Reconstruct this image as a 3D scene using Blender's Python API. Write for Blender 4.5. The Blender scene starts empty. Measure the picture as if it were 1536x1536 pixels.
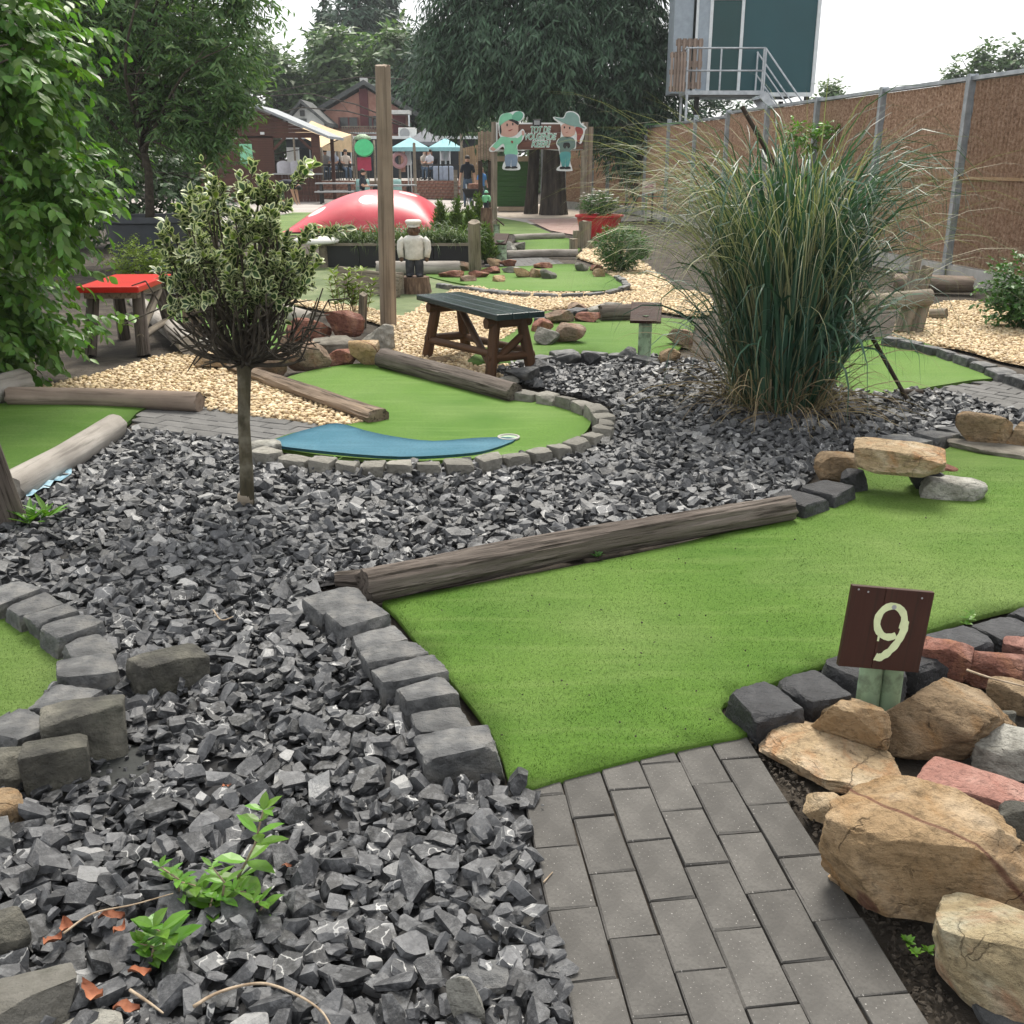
import bpy, bmesh, math, random
import numpy as np
from mathutils import Vector, Matrix, noise
from mathutils.geometry import delaunay_2d_cdt
RAD = math.radians
rng = np.random.default_rng(11)
random.seed(11)
sc = bpy.context.scene
col = sc.collection

# ---------------------------------------------------------------- camera
CAM_H, PITCH, FPX = 1.55, RAD(18.9), 1536.0
cam_d = bpy.data.cameras.new('camera')
cam_d.sensor_width = 36.0
cam_d.lens = 36.0
cam_d.clip_start = 0.05
cam_d.clip_end = 2000.0
cam = bpy.data.objects.new('camera', cam_d)
cam.location = (0, 0, CAM_H)
cam.rotation_euler = (math.pi / 2 - PITCH, 0, 0)
col.objects.link(cam)
sc.camera = cam

# ---------------------------------------------------------------- sky, sun, exposure
SUN_EL, SUN_AZ = RAD(58), RAD(8)          # azimuth from +Y towards +X
world = bpy.data.worlds.new('World')
sc.world = world
world.use_nodes = True
wn = world.node_tree
wn.nodes.clear()
sky = wn.nodes.new('ShaderNodeTexSky')
sky.sky_type = 'NISHITA'
sky.sun_disc = False
sky.sun_elevation = SUN_EL
sky.sun_rotation = SUN_AZ
sky.air_density = 1.0
sky.dust_density = 1.0
sky.ozone_density = 1.0
hs = wn.nodes.new('ShaderNodeHueSaturation')
hs.inputs['Saturation'].default_value = 0.45      # thin bright overcast: the blue is washed out
veil = wn.nodes.new('ShaderNodeMix')              # even white cloud veil over the clear sky
veil.data_type = 'RGBA'
veil.inputs[0].default_value = 0.72
veil.inputs[7].default_value = (7.9, 7.85, 7.7, 1)
bg = wn.nodes.new('ShaderNodeBackground')
bg.inputs['Strength'].default_value = 0.05
wo = wn.nodes.new('ShaderNodeOutputWorld')
wn.links.new(sky.outputs[0], hs.inputs['Color'])
wn.links.new(hs.outputs[0], veil.inputs[6])
wn.links.new(veil.outputs[2], bg.inputs['Color'])
wn.links.new(bg.outputs[0], wo.inputs['Surface'])
sun_d = bpy.data.lights.new('sun', 'SUN')
sun_d.energy = 1.5
sun_d.angle = RAD(30)
sun_d.color = (1.0, 0.94, 0.84)
sun = bpy.data.objects.new('sun', sun_d)
sdir = Vector((math.sin(SUN_AZ) * math.cos(SUN_EL), math.cos(SUN_AZ) * math.cos(SUN_EL), math.sin(SUN_EL)))
sun.rotation_euler = sdir.to_track_quat('Z', 'Y').to_euler()
sun.location = (0, 0, 30)
col.objects.link(sun)
sc.view_settings.view_transform = 'Standard'
sc.view_settings.look = 'None'
sc.view_settings.gamma = 1.0
sc.view_settings.use_curve_mapping = False
sc.view_settings.exposure = 1.95
sc.render.engine = 'CYCLES'
sc.cycles.use_denoising = True
sc.cycles.max_bounces = 6
sc.cycles.diffuse_bounces = 3
sc.cycles.glossy_bounces = 2
sc.cycles.transmission_bounces = 3
sc.cycles.transparent_max_bounces = 6
sc.cycles.sample_clamp_indirect = 8

# ---------------------------------------------------------------- photo pixel -> place
CT, ST = math.cos(PITCH), math.sin(PITCH)
def ray(x, y):
    u, v = (x - 768) / FPX, (768 - y) / FPX
    return Vector((u, CT + v * ST, -ST + v * CT))
def g(x, y, z=0.0):
    """point at height z seen at photo pixel (x, y)"""
    d = ray(x, y)
    t = (z - CAM_H) / d.z
    return Vector((d.x * t, d.y * t, z))
def at(x, y, Y):
    """point at ground distance Y seen at photo pixel"""
    d = ray(x, y)
    t = Y / d.y
    return Vector((d.x * t, Y, CAM_H + d.z * t))
def zdepth(p):
    return p[1] * CT + (CAM_H - p[2]) * ST
def ppm(p):
    return FPX / zdepth(p)

# ---------------------------------------------------------------- object helpers
WLOC = {}
def put(o, parent=None, loc=(0, 0, 0), frame=None):
    col.objects.link(o)
    loc = Vector(loc)
    WLOC[o.name] = loc.copy()
    if parent is not None:
        o.parent = parent
        o.location = loc - WLOC[parent.name]
    else:
        o.location = loc
    if frame is not None:
        o.rotation_euler = frame.to_euler()
    return o
def tag(o, label=None, cat=None, group=None, kind=None):
    if label: o['label'] = label
    if cat: o['category'] = cat
    if group: o['group'] = group
    if kind: o['kind'] = kind
    return o
def thing(name, label, cat, loc, group=None):
    o = bpy.data.objects.new(name, None)
    o.empty_display_size = 0.1
    put(o, None, loc)
    return tag(o, label, cat, group)
def mesh_from(name, V, F):
    me = bpy.data.meshes.new(name)
    V = np.asarray(V, dtype=np.float64).reshape(-1, 3)
    if isinstance(F, np.ndarray):
        nf, k = F.shape
        me.vertices.add(len(V)); me.vertices.foreach_set('co', V.ravel().astype(np.float32))
        me.loops.add(nf * k); me.loops.foreach_set('vertex_index', F.ravel().astype(np.int32))
        me.polygons.add(nf)
        me.polygons.foreach_set('loop_start', (np.arange(nf) * k).astype(np.int32))
        me.polygons.foreach_set('loop_total', np.full(nf, k, np.int32))
        me.update(calc_edges=True)
        me.validate()
        me.polygons.foreach_set('use_smooth', np.zeros(len(me.polygons), bool))
    else:
        me.from_pydata([tuple(v) for v in V], [], [tuple(f) for f in F])
        me.update()
    return me
def obj(name, V, F, mat, parent=None, smooth=False, origin=None, frame=None, sharp=None, attr=None, bev=0):
    """one mesh object from world-space vertices"""
    V = np.asarray(V, dtype=np.float64).reshape(-1, 3)
    if origin is None:
        lo, hi = V.min(0), V.max(0)
        origin = ((lo[0] + hi[0]) / 2, (lo[1] + hi[1]) / 2, lo[2])
    L = V - np.array(origin)
    if frame is not None:
        L = L @ np.array(frame)            # local = frame^T * world
    me = mesh_from(name, L, F)
    if attr:
        for an, av in attr.items():
            a = me.attributes.new(an, 'FLOAT', 'POINT')
            a.data.foreach_set('value', np.asarray(av, dtype=np.float32))
    if smooth:
        me.polygons.foreach_set('use_smooth', np.ones(len(me.polygons), bool))
        if sharp: me.set_sharp_from_angle(angle=RAD(sharp))
    if mat is not None: me.materials.append(mat)
    o = bpy.data.objects.new(name, me)
    put(o, parent, origin, frame)
    if bev:
        b = o.modifiers.new('bevel', 'BEVEL'); b.width = bev; b.segments = 2
        b.limit_method = 'ANGLE'; b.angle_limit = RAD(40)
    return o
def xframe(d, up=(0, 0, 1)):
    x = Vector(d).normalized()
    z = Vector(up) - x * Vector(up).dot(x)
    if z.length < 1e-4: z = Vector((0, 1, 0)) - x * x.y
    z.normalize()
    y = z.cross(x)
    return Matrix((x, y, z)).transposed()

class MB:
    """collects simple solids (world space) for ONE mesh object"""
    def __init__(s): s.v = []; s.f = []
    def add(s, V, F):
        n = len(s.v)
        s.v += [tuple(p) for p in V]
        s.f += [tuple(i + n for i in q) for q in F]
        return s
    def box(s, c, size, rz=0.0, M=None):
        a, b, h = size[0] / 2, size[1] / 2, size[2] / 2
        P = [Vector((x, y, z)) for z in (-h, h) for (x, y) in ((-a, -b), (a, -b), (a, b), (-a, b))]
        if M is None: M = Matrix.Rotation(rz, 3, 'Z')
        c = Vector(c)
        return s.add([M @ p + c for p in P], [(3, 2, 1, 0), (4, 5, 6, 7), (0, 1, 5, 4), (1, 2, 6, 5), (2, 3, 7, 6), (3, 0, 4, 7)])
    def beam(s, p0, p1, w, h, up=(0, 0, 1)):
        p0, p1 = Vector(p0), Vector(p1)
        M = xframe(p1 - p0, up)
        return s.box((p0 + p1) / 2, ((p1 - p0).length, w, h), M=M)
    def tube(s, pts, rad, n=8, cap=True, jit=0.0):
        pts = [Vector(p) for p in pts]
        if not hasattr(rad, '__len__'): rad = [rad] * len(pts)
        V, F = [], []
        ref = Vector((0.31, 0.2, 0.93))
        for i, p in enumerate(pts):
            d = (pts[min(i + 1, len(pts) - 1)] - pts[max(i - 1, 0)])
            d.normalize()
            a = ref - d * ref.dot(d)
            if a.length < 0.05:
                a = Vector((1, 0, 0)) - d * d.x
            a.normalize(); ref = a
            b = d.cross(a)
            for k in range(n):
                t = 2 * math.pi * k / n
                r = rad[i] * (1 + random.uniform(-jit, jit))
                V.append(p + (a * math.cos(t) + b * math.sin(t)) * r)
        for i in range(len(pts) - 1):
            for k in range(n):
                k2 = (k + 1) % n
                F.append((i * n + k, i * n + k2, (i + 1) * n + k2, (i + 1) * n + k))
        if cap:
            F.append(tuple(range(n - 1, -1, -1)))
            m = (len(pts) - 1) * n
            F.append(tuple(range(m, m + n)))
        return s.add(V, F)
    def lathe(s, c, prof, n=16, sx=1.0, sy=1.0, M=None):
        c = Vector(c)
        V, F = [], []
        for (r, z) in prof:
            for k in range(n):
                t = 2 * math.pi * k / n
                p = Vector((r * math.cos(t) * sx, r * math.sin(t) * sy, z))
                V.append((M @ p if M is not None else p) + c)
        for i in range(len(prof) - 1):
            for k in range(n):
                k2 = (k + 1) % n
                F.append((i * n + k, i * n + k2, (i + 1) * n + k2, (i + 1) * n + k))
        F.append(tuple(range(n - 1, -1, -1)))
        m = (len(prof) - 1) * n
        F.append(tuple(range(m, m + n)))
        return s.add(V, F)
    def ball(s, c, r, n=12, m=8, M=None):
        if not hasattr(r, '__len__'): r = (r, r, r)
        prof = [(math.sin(math.pi * i / m) + 1e-4, -math.cos(math.pi * i / m)) for i in range(m + 1)]
        D = Matrix.Diagonal(Vector(r))
        return s.lathe(c, prof, n, M=(M @ D if M is not None else D))
    def prism(s, poly, fn, t0, t1):
        """extrude a 2-D outline: fn(u, v, w) -> point"""
        n = len(poly)
        V = [fn(u, v, t0) for (u, v) in poly] + [fn(u, v, t1) for (u, v) in poly]
        F = [tuple(range(n)), tuple(range(2 * n - 1, n - 1, -1))]
        F += [(i, n + i, n + (i + 1) % n, (i + 1) % n) for i in range(n)]
        return s.add(V, F)
    def build(s, name, mat, parent=None, smooth=False, frame=None, sharp=None, bev=0, origin=None):
        return obj(name, s.v, s.f, mat, parent, smooth, origin, frame, sharp, None, bev)

def crv(pts, n=6, closed=False):
    """Catmull-Rom through points"""
    P = [np.array(p, float) for p in pts]
    out = []
    m = len(P)
    for i in range(m if closed else m - 1):
        p0 = P[(i - 1) % m] if closed or i > 0 else 2 * P[0] - P[1]
        p1, p2 = P[i], P[(i + 1) % m]
        p3 = P[(i + 2) % m] if closed or i + 2 < m else 2 * P[-1] - P[-2]
        for k in range(n):
            t = k / n
            out.append(0.5 * (2 * p1 + (p2 - p0) * t + (2 * p0 - 5 * p1 + 4 * p2 - p3) * t * t + (3 * p1 - p0 - 3 * p2 + p3) * t ** 3))
    if not closed: out.append(P[-1])
    return out
def G(px, z=0.0):
    return [(g(x, y, z).x, g(x, y, z).y) for (x, y) in px]
def inside(poly, X, Y):
    poly = np.asarray(poly)[:, :2]
    r = np.zeros(len(X), bool)
    x0, y0 = poly[:, 0], poly[:, 1]
    x1, y1 = np.roll(x0, -1), np.roll(y0, -1)
    for a, b, c, d in zip(x0, y0, x1, y1):
        if b == d: continue
        m = ((b > Y) != (d > Y)) & (X < (c - a) * (Y - b) / (d - b) + a)
        r ^= m
    return r
def fbm(V, scale, octv=3, seed=0):
    out = np.empty(len(V))
    off = Vector((seed * 7.31 % 97, seed * 3.17 % 89, seed * 5.77 % 83))
    for i, p in enumerate(V):
        q = Vector(p) * scale + off
        a, s = 1.0, 0.0
        for _ in range(octv):
            s += a * noise.noise(q)
            a *= 0.5
            q = q * 2.03
        out[i] = s
    return out

# ---------------------------------------------------------------- rock shapes
_cube = {}
def nrm0(a): return a / (np.linalg.norm(a, axis=-1, keepdims=True) + 1e-9)
def cubegrid(n):
    if n not in _cube:
        bm = bmesh.new()
        bmesh.ops.create_cube(bm, size=2.0)
        bmesh.ops.subdivide_edges(bm, edges=bm.edges[:], cuts=n, use_grid_fill=True)
        V = np.array([v.co[:] for v in bm.verts]); F = np.array([[v.index for v in f.verts] for f in bm.faces])
        bm.free()
        _cube[n] = (V, F)
    return _cube[n]
def rockV(seed, dims, n=6, k=5.0, cuts=8, cutd=(0.62, 0.95), rough=0.05, rs=2.0, skew=0.12, octv=4, strata=0.0):
    r = np.random.default_rng(seed)
    V, F = cubegrid(n)
    V = V.copy()
    mx = np.abs(V).max(1)
    nk = (np.abs(V) ** k).sum(1) ** (1 / k)
    V = V * (mx / nk)[:, None]
    # jitter the eight corners, trilinear
    c = r.uniform(-skew, skew, (2, 2, 2, 3))
    w = (V + 1) / 2
    d = np.zeros_like(V)
    for i in (0, 1):
        for j in (0, 1):
            for m in (0, 1):
                ww = (w[:, 0] if i else 1 - w[:, 0]) * (w[:, 1] if j else 1 - w[:, 1]) * (w[:, 2] if m else 1 - w[:, 2])
                d += ww[:, None] * c[i, j, m]
    V += d
    for _ in range(cuts):
        nn = r.normal(size=3); nn /= np.linalg.norm(nn)
        ext = (V @ nn).max()
        dd = ext * r.uniform(*cutd)
        over = np.maximum(V @ nn - dd, 0)
        V -= over[:, None] * nn * 0.97
    V += (V / np.linalg.norm(V, axis=1)[:, None]) * (fbm(V, rs, octv, seed) * rough)[:, None]
    if strata:                       # broken bedding ledges
        sdir_ = nrm0(np.array((r.normal(0, .35), r.normal(0, .35), 1.0)))
        t = V @ sdir_ * r.uniform(3.0, 4.5) + fbm(V, 1.7, 3, seed + 5) * .9
        saw = t - np.floor(t)
        V += nrm0(V * np.array((1, 1, .35))) * (strata * (saw ** 1.6 - .5) * (.5 + fbm(V, 1.1, 2, seed + 9)))[:, None]
    lo, hi = V.min(0), V.max(0)
    V = (V - (lo + hi) / 2) / (hi - lo) * np.array(dims)
    V[:, 2] -= V[:, 2].min()
    return V, F
def rotz(V, a):
    c, s = math.cos(a), math.sin(a)
    return np.stack([V[:, 0] * c - V[:, 1] * s, V[:, 0] * s + V[:, 1] * c, V[:, 2]], 1)
# ---------------------------------------------------------------- materials
def lin(r, gg, b):
    f = lambda c: (c / 255 / 12.92) if c <= 10 else ((c / 255 + 0.055) / 1.055) ** 2.4
    return (f(r), f(gg), f(b), 1.0)
class NT:
    def __init__(s, name):
        s.m = bpy.data.materials.new(name); s.m.use_nodes = True
        s.t = s.m.node_tree; s.t.nodes.clear()
        s.out = s.n('ShaderNodeOutputMaterial')
        s.b = s.n('ShaderNodeBsdfPrincipled')
        s.l(s.b.outputs[0], s.out.inputs['Surface'])
    def n(s, k, **kw):
        o = s.t.nodes.new(k)
        for a, v in kw.items(): setattr(o, a, v)
        return o
    def l(s, a, b): s.t.links.new(a, b)
    def coords(s, stretch=None, which='Object'):
        tc = s.n('ShaderNodeTexCoord')
        if stretch is None: return tc.outputs[which]
        mp = s.n('ShaderNodeMapping'); mp.inputs['Scale'].default_value = stretch
        s.l(tc.outputs[which], mp.inputs[0]); return mp.outputs[0]
    def noise(s, co, scale, detail=5, rough=0.55, dist=0.0):
        o = s.n('ShaderNodeTexNoise')
        o.inputs['Scale'].default_value = scale; o.inputs['Detail'].default_value = detail
        o.inputs['Roughness'].default_value = rough; o.inputs['Distortion'].default_value = dist
        s.l(co, o.inputs['Vector']); return o.outputs[0]
    def ramp(s, fac, cols, pos=None, interp='LINEAR'):
        o = s.n('ShaderNodeValToRGB'); e = o.color_ramp.elements; o.color_ramp.interpolation = interp
        k = len(cols)
        if pos is None: pos = [0.3 + 0.4 * i / max(1, k - 1) for i in range(k)]
        while len(e) < k: e.new(0.5)
        for i in range(k):
            e[i].position = pos[i]; c = cols[i]
            e[i].color = c if len(c) == 4 else (*c, 1)
        s.l(fac, o.inputs[0]); return o.outputs[0]
    def math(s, op, a, b=None, c=None):
        o = s.n('ShaderNodeMath', operation=op)
        for i, x in enumerate((a, b, c)):
            if x is None: continue
            if isinstance(x, (int, float)): o.inputs[i].default_value = x
            else: s.l(x, o.inputs[i])
        return o.outputs[0]
    def mix(s, fac, a, b, mode='MIX'):
        o = s.n('ShaderNodeMix', data_type='RGBA', blend_type=mode)
        for inp, x in ((o.inputs[0], fac), (o.inputs[6], a), (o.inputs[7], b)):
            if isinstance(x, (int, float)): inp.default_value = x
            elif isinstance(x, tuple): inp.default_value = x if len(x) == 4 else (*x, 1)
            else: s.l(x, inp)
        return o.outputs[2]
    def rnd(s):
        gi = s.n('ShaderNodeNewGeometry'); oi = s.n('ShaderNodeObjectInfo')
        return s.math('FRACT', s.math('ADD', gi.outputs['Random Per Island'], oi.outputs['Random']))
    def vary(s, colr, amp, fac=None, hue=0.0):
        fac = fac if fac is not None else s.rnd()
        h = s.n('ShaderNodeHueSaturation')
        s.l(s.math('MULTIPLY_ADD', fac, 2 * amp, 1 - amp), h.inputs['Value'])
        if hue: s.l(s.math('MULTIPLY_ADD', fac, hue, 0.5 - hue / 2), h.inputs['Hue'])
        s.l(colr, h.inputs['Color']); return h.outputs[0]
    def bump(s, hgt, strength=0.3, dist=0.01):
        o = s.n('ShaderNodeBump'); o.inputs['Strength'].default_value = strength; o.inputs['Distance'].default_value = dist
        s.l(hgt, o.inputs['Height']); s.l(o.outputs[0], s.b.inputs['Normal'])
    def set(s, colr, rough=0.8, spec=0.4, metal=0.0):
        if isinstance(colr, tuple): s.b.inputs['Base Color'].default_value = colr if len(colr) == 4 else (*colr, 1)
        else: s.l(colr, s.b.inputs['Base Color'])
        if isinstance(rough, (int, float)): s.b.inputs['Roughness'].default_value = rough
        else: s.l(rough, s.b.inputs['Roughness'])
        s.b.inputs['Specular IOR Level'].default_value = spec
        s.b.inputs['Metallic'].default_value = metal
        return s.m

def pm(name, cols, scale=5, detail=6, rough=0.8, bump=0.3, bscale=None, bdist=0.01, stretch=None, var=0.0, spec=0.4, metal=0.0, pos=None, dist=0.0, speck=None, stain=None, hue=0.0):
    t = NT(name)
    co = t.coords(stretch)
    c = t.ramp(t.noise(co, scale, detail, dist=dist), cols, pos)
    if stain:
        sn = t.noise(t.coords(), stain[1], 4)
        c = t.mix(t.ramp(sn, [(0, 0, 0), (stain[2],) * 3], [0.48, 0.68]), c, stain[0])
    if speck:
        v = t.noise(t.coords(), speck[1], 2)
        c = t.mix(t.ramp(v, [(0, 0, 0), (1, 1, 1)], [speck[2], speck[2] + 0.03]), c, speck[0])
    if var: c = t.vary(c, var, hue=hue)
    if bump: t.bump(t.noise(co, bscale or scale * 3, 8, 0.65), bump, bdist)
    return t.set(c, rough, spec, metal)

M = {}
M['earth'] = pm('earth', [(.018, .014, .010), (.045, .036, .027), (.09, .075, .058)], 4, 9, .95, .8, 16, .04)
M['paving_far'] = pm('paving_far', [(.26, .23, .21), (.33, .30, .28), (.38, .35, .32)], .6, 6, .9, .2, 20)
M['path_pink'] = pm('path_pink', [(.25, .16, .14), (.32, .22, .19), (.36, .26, .23)], 2, 6, .9, .2, 20)
M['gravel_path'] = pm('gravel_path', [(.22, .18, .14), (.33, .28, .23), (.40, .35, .3)], 6, 8, .95, .4, 30)
M['slate_base'] = pm('slate_base', [(.012, .012, .013), (.03, .03, .032), (.05, .048, .045)], 12, 6, .95, .5, 40)
M['pebble_base'] = pm('pebble_base', [(.19, .13, .07), (.34, .25, .15), (.52, .42, .28)], 38, 5, .95, .8, 38, .02)
def slate():
    t = NT('slate_chip')
    co = t.coords()
    r = t.rnd()
    base = t.ramp(r, [(.009, .010, .011), (.024, .025, .028), (.05, .052, .057), (.10, .103, .11), (.32, .32, .316)], [0, .28, .62, .93, 1.0])
    n = t.noise(co, 42, 8, .7)
    base = t.mix(t.ramp(n, [(.0, .0, .0), (.65, .65, .65)], [.47, .68]), base, (.19, .194, .202))
    base = t.mix(t.ramp(t.noise(co, 130, 4, .7), [(.35, .35, .35), (0, 0, 0)], [.36, .5]), base, (.02, .02, .022))
    v = t.n('ShaderNodeTexWave', wave_type='BANDS')
    v.inputs['Scale'].default_value = 6; v.inputs['Distortion'].default_value = 14; v.inputs['Detail'].default_value = 4; v.inputs['Detail Scale'].default_value = 2
    t.l(co, v.inputs[0])
    vein = t.ramp(v.outputs['Fac'], [(0, 0, 0), (.75, .75, .75)], [.955, .985])
    vm_ = t.math('GREATER_THAN', t.math('FRACT', t.math('MULTIPLY', r, 5.3)), .84)
    vf = t.n('ShaderNodeMix', data_type='RGBA'); vf.inputs[6].default_value = (0, 0, 0, 1); t.l(vm_, vf.inputs[0]); t.l(vein, vf.inputs[7])
    base = t.mix(vf.outputs[2], base, (.45, .45, .44))
    base = t.vary(base, .14, t.math('FRACT', t.math('MULTIPLY', r, 17.3)))
    t.bump(t.noise(co, 60, 8, .7), .6, .008)
    return t.set(base, .45, .5)
M['slate'] = slate()
M['basalt'] = pm('basalt', [(.035, .036, .038), (.075, .077, .08), (.14, .142, .142), (.22, .215, .20)], 9, 9, .6, 1.0, 20, .03, var=.22, stain=((.19, .17, .14), 5, .5))
M['basalt_black'] = pm('basalt_black', [(.014, .014, .016), (.032, .033, .037), (.07, .071, .075)], 9, 9, .5, 1.0, 18, .03, var=.2)
M['grey_stone'] = pm('grey_stone', [(.13, .125, .105), (.22, .21, .185), (.37, .36, .32)], 8, 9, .85, 1.0, 24, .03, var=.32, stain=((.08, .078, .06), 9, .8))
M['dark_block'] = pm('dark_block', [(.035, .034, .03), (.10, .096, .08), (.24, .225, .185)], 9, 9, .8, 1.0, 24, .04, var=.15, stain=((.055, .06, .04), 4, .6))
def sand(name, cols, dark, vein=None, sc_=3.0, red=None, amt=.75):
    t = NT(name)
    co = t.coords()
    c = t.ramp(t.noise(co, sc_, 9, .62, .6), cols, [.28, .45, .58, .74])
    if red:
        c = t.mix(t.ramp(t.noise(co, sc_ * 1.4, 6, .6, 1.0), [(0, 0, 0), (.85, .85, .85)], [.47, .62]), c, red)
    c = t.mix(t.ramp(t.noise(t.coords((1, 1, 2.4)), sc_ * 3.2, 8, .7), [(0, 0, 0), (amt,) * 3], [.56, .72]), c, dark)
    c = t.mix(t.ramp(t.noise(co, 48, 6, .7), [(0, 0, 0), (.62, .62, .62)], [.5, .66]), c, tuple(x * .35 for x in cols[1]))  # this and the next: cavity shade put into the stone colour as dark pits
    c = t.mix(t.ramp(t.noise(co, 9, 8, .75, 1.5), [(.85, .85, .85), (0, 0, 0)], [.33, .40]), c, tuple(x * .25 for x in cols[0]))
    c = t.mix(t.ramp(t.noise(co, sc_ * .8, 5, .6, .5), [(0, 0, 0), (.5, .5, .5)], [.5, .64]), c, tuple(min(x * 1.12 + .03, .8) for x in cols[3]))
    wp_ = t.n('ShaderNodeMix', data_type='VECTOR'); wp_.inputs[0].default_value = .16
    nc = t.n('ShaderNodeTexNoise'); nc.inputs['Scale'].default_value = 9; nc.inputs['Detail'].default_value = 5; t.l(co, nc.inputs['Vector'])
    t.l(co, wp_.inputs[4]); t.l(nc.outputs['Color'], wp_.inputs[5])
    vo = t.n('ShaderNodeTexVoronoi', feature='DISTANCE_TO_EDGE'); vo.inputs['Scale'].default_value = sc_ * 1.5; t.l(wp_.outputs[1], vo.inputs['Vector'])
    crack_ = t.math('MULTIPLY', t.ramp(vo.outputs['Distance'], [(.6, .6, .6), (0, 0, 0)], [.0, .016]), t.ramp(t.noise(co, sc_ * 1.7, 3), [(0, 0, 0), (.8, .8, .8)], [.46, .56]))
    c = t.mix(crack_, c, tuple(x * .22 for x in cols[0]))
    if vein:
        w = t.n('ShaderNodeTexWave', wave_type='BANDS', bands_direction='DIAGONAL')
        w.inputs['Scale'].default_value = 1.9; w.inputs['Distortion'].default_value = 3; w.inputs['Detail'].default_value = 3
        t.l(co, w.inputs[0])
        c = t.mix(t.ramp(w.outputs['Fac'], [(0, 0, 0), (.8, .8, .8)], [.992, .999]), c, vein)
    c = t.vary(c, .12)
    h = t.math('ADD', t.noise(t.coords((1, 1, 1.8)), sc_ * 4, 10, .68), t.math('MULTIPLY', t.noise(co, 75, 5, .7), .35))
    h = t.math('SUBTRACT', h, t.math('MULTIPLY', crack_, .5))
    t.bump(h, 1.0, .05)
    return t.set(c, .88, .25)
M['sandstone'] = sand('sandstone', [(.26, .17, .085), (.46, .32, .18), (.58, .43, .27), (.68, .55, .40)], (.13, .085, .04), (.16, .06, .045), 3.0, (.42, .24, .10))
M['sandstone_pale'] = sand('sandstone_pale', [(.34, .25, .15), (.52, .39, .24), (.64, .51, .35), (.72, .62, .48)], (.20, .13, .06), None, 4.0, (.46, .24, .11), .5)
M['sandstone_lichen'] = sand('sandstone_lichen', [(.30, .23, .13), (.48, .39, .24), (.56, .52, .38), (.66, .58, .43)], (.12, .09, .05), None, 4.5, (.40, .20, .11), .6)
M['sandstone_brown'] = sand('sandstone_brown', [(.17, .115, .07), (.30, .215, .13), (.42, .315, .20), (.54, .42, .29)], (.10, .08, .05), None, 3.5, (.33, .19, .08))
M['red_stone'] = sand('red_stone', [(.14, .055, .04), (.26, .115, .085), (.36, .18, .14), (.46, .29, .24)], (.09, .045, .035), None, 4.0, (.40, .19, .10), .6)
M['pink_stone'] = sand('pink_stone', [(.30, .14, .11), (.42, .22, .18), (.50, .29, .24), (.56, .38, .32)], (.22, .10, .08), None, 4.0, (.38, .17, .13), .4)
M['mix_stone'] = sand('mix_stone', [(.13, .10, .075), (.26, .19, .14), (.36, .26, .19), (.46, .37, .29)], (.09, .075, .06), None, 3.0, (.30, .15, .10))
M['white_stone'] = sand('white_stone', [(.24, .23, .20), (.38, .37, .33), (.52, .51, .46), (.66, .65, .60)], (.13, .12, .09), None, 4.0, None, .6)
def paver(name, a, b):
    t = NT(name); co = t.coords()
    c = t.ramp(t.noise(co, 9, 7), [a, b], [.3, .7])
    c = t.mix(t.ramp(t.noise(t.coords(None, 'Object'), 190, 2), [(0, 0, 0), (1, 1, 1)], [.69, .72]), c, (.30, .29, .275))
    c = t.mix(t.ramp(t.noise(co, 120, 3), [(.45, .45, .45), (1, 1, 1)], [.3, .55]), (.06, .058, .054), c)
    c = t.vary(c, .13, t.n('ShaderNodeObjectInfo').outputs['Random'])
    t.bump(t.noise(co, 160, 4, .7), .5, .004)
    return t.set(c, .88, .3)
M['paver'] = paver('paver', (.066, .063, .059), (.112, .107, .10))
M['paver_pale'] = paver('paver_pale', (.10, .099, .098), (.155, .152, .148))
def turf(name, a, b, wear, sc1=1.6):
    t = NT(name)
    co = t.coords()
    c = t.ramp(t.noise(co, sc1, 5, .6, .4), [a, b], [.32, .7])
    c = t.mix(t.ramp(t.noise(co, sc1 * .55, 3), [(0, 0, 0), (.75, .75, .75)], [.45, .72]), c, wear)
    fine = t.noise(co, 300, 3, .8)
    c = t.mix(t.ramp(fine, [(.38, .38, .38), (0, 0, 0)], [.3, .62]), c, (.02, .05, .006))
    c = t.mix(t.ramp(t.noise(co, 75, 4, .75), [(.4, .4, .4), (0, 0, 0)], [.36, .56]), c, tuple(x * .45 for x in a))
    c = t.mix(t.ramp(t.noise(t.coords((.35, 3, 1)), 5, 4), [(0, 0, 0), (.2, .2, .2)], [.5, .65]), c, wear)
    c = t.vary(c, .14)
    t.bump(fine, .7, .006)
    return t.set(c, .75, .15)
M['turf_near'] = turf('turf_near', (.068, .15, .016), (.108, .20, .03), (.18, .25, .075))
M['turf_mid'] = turf('turf_mid', (.066, .155, .018), (.105, .205, .03), (.165, .25, .072), 1.3)
M['turf_far'] = turf('turf_far', (.075, .175, .022), (.12, .225, .035), (.165, .255, .075), 1.0)
M['turf_blue'] = turf('turf_blue', (.04, .14, .21), (.065, .19, .27), (.12, .25, .33), 2)
M['lawn_dull'] = pm('lawn_dull', [(.07, .10, .04), (.12, .155, .07), (.17, .19, .10)], 2.5, 8, .95, .5, 60)
M['lawn'] = pm('lawn', [(.06, .11, .025), (.10, .16, .04), (.15, .21, .06)], 1.2, 8, .95, .5, 40)
M['pebble'] = pm('pebble', [(.40, .29, .16), (.58, .45, .28), (.70, .60, .44)], 20, 3, .75, .2, 60, var=.24, hue=.012)
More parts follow.
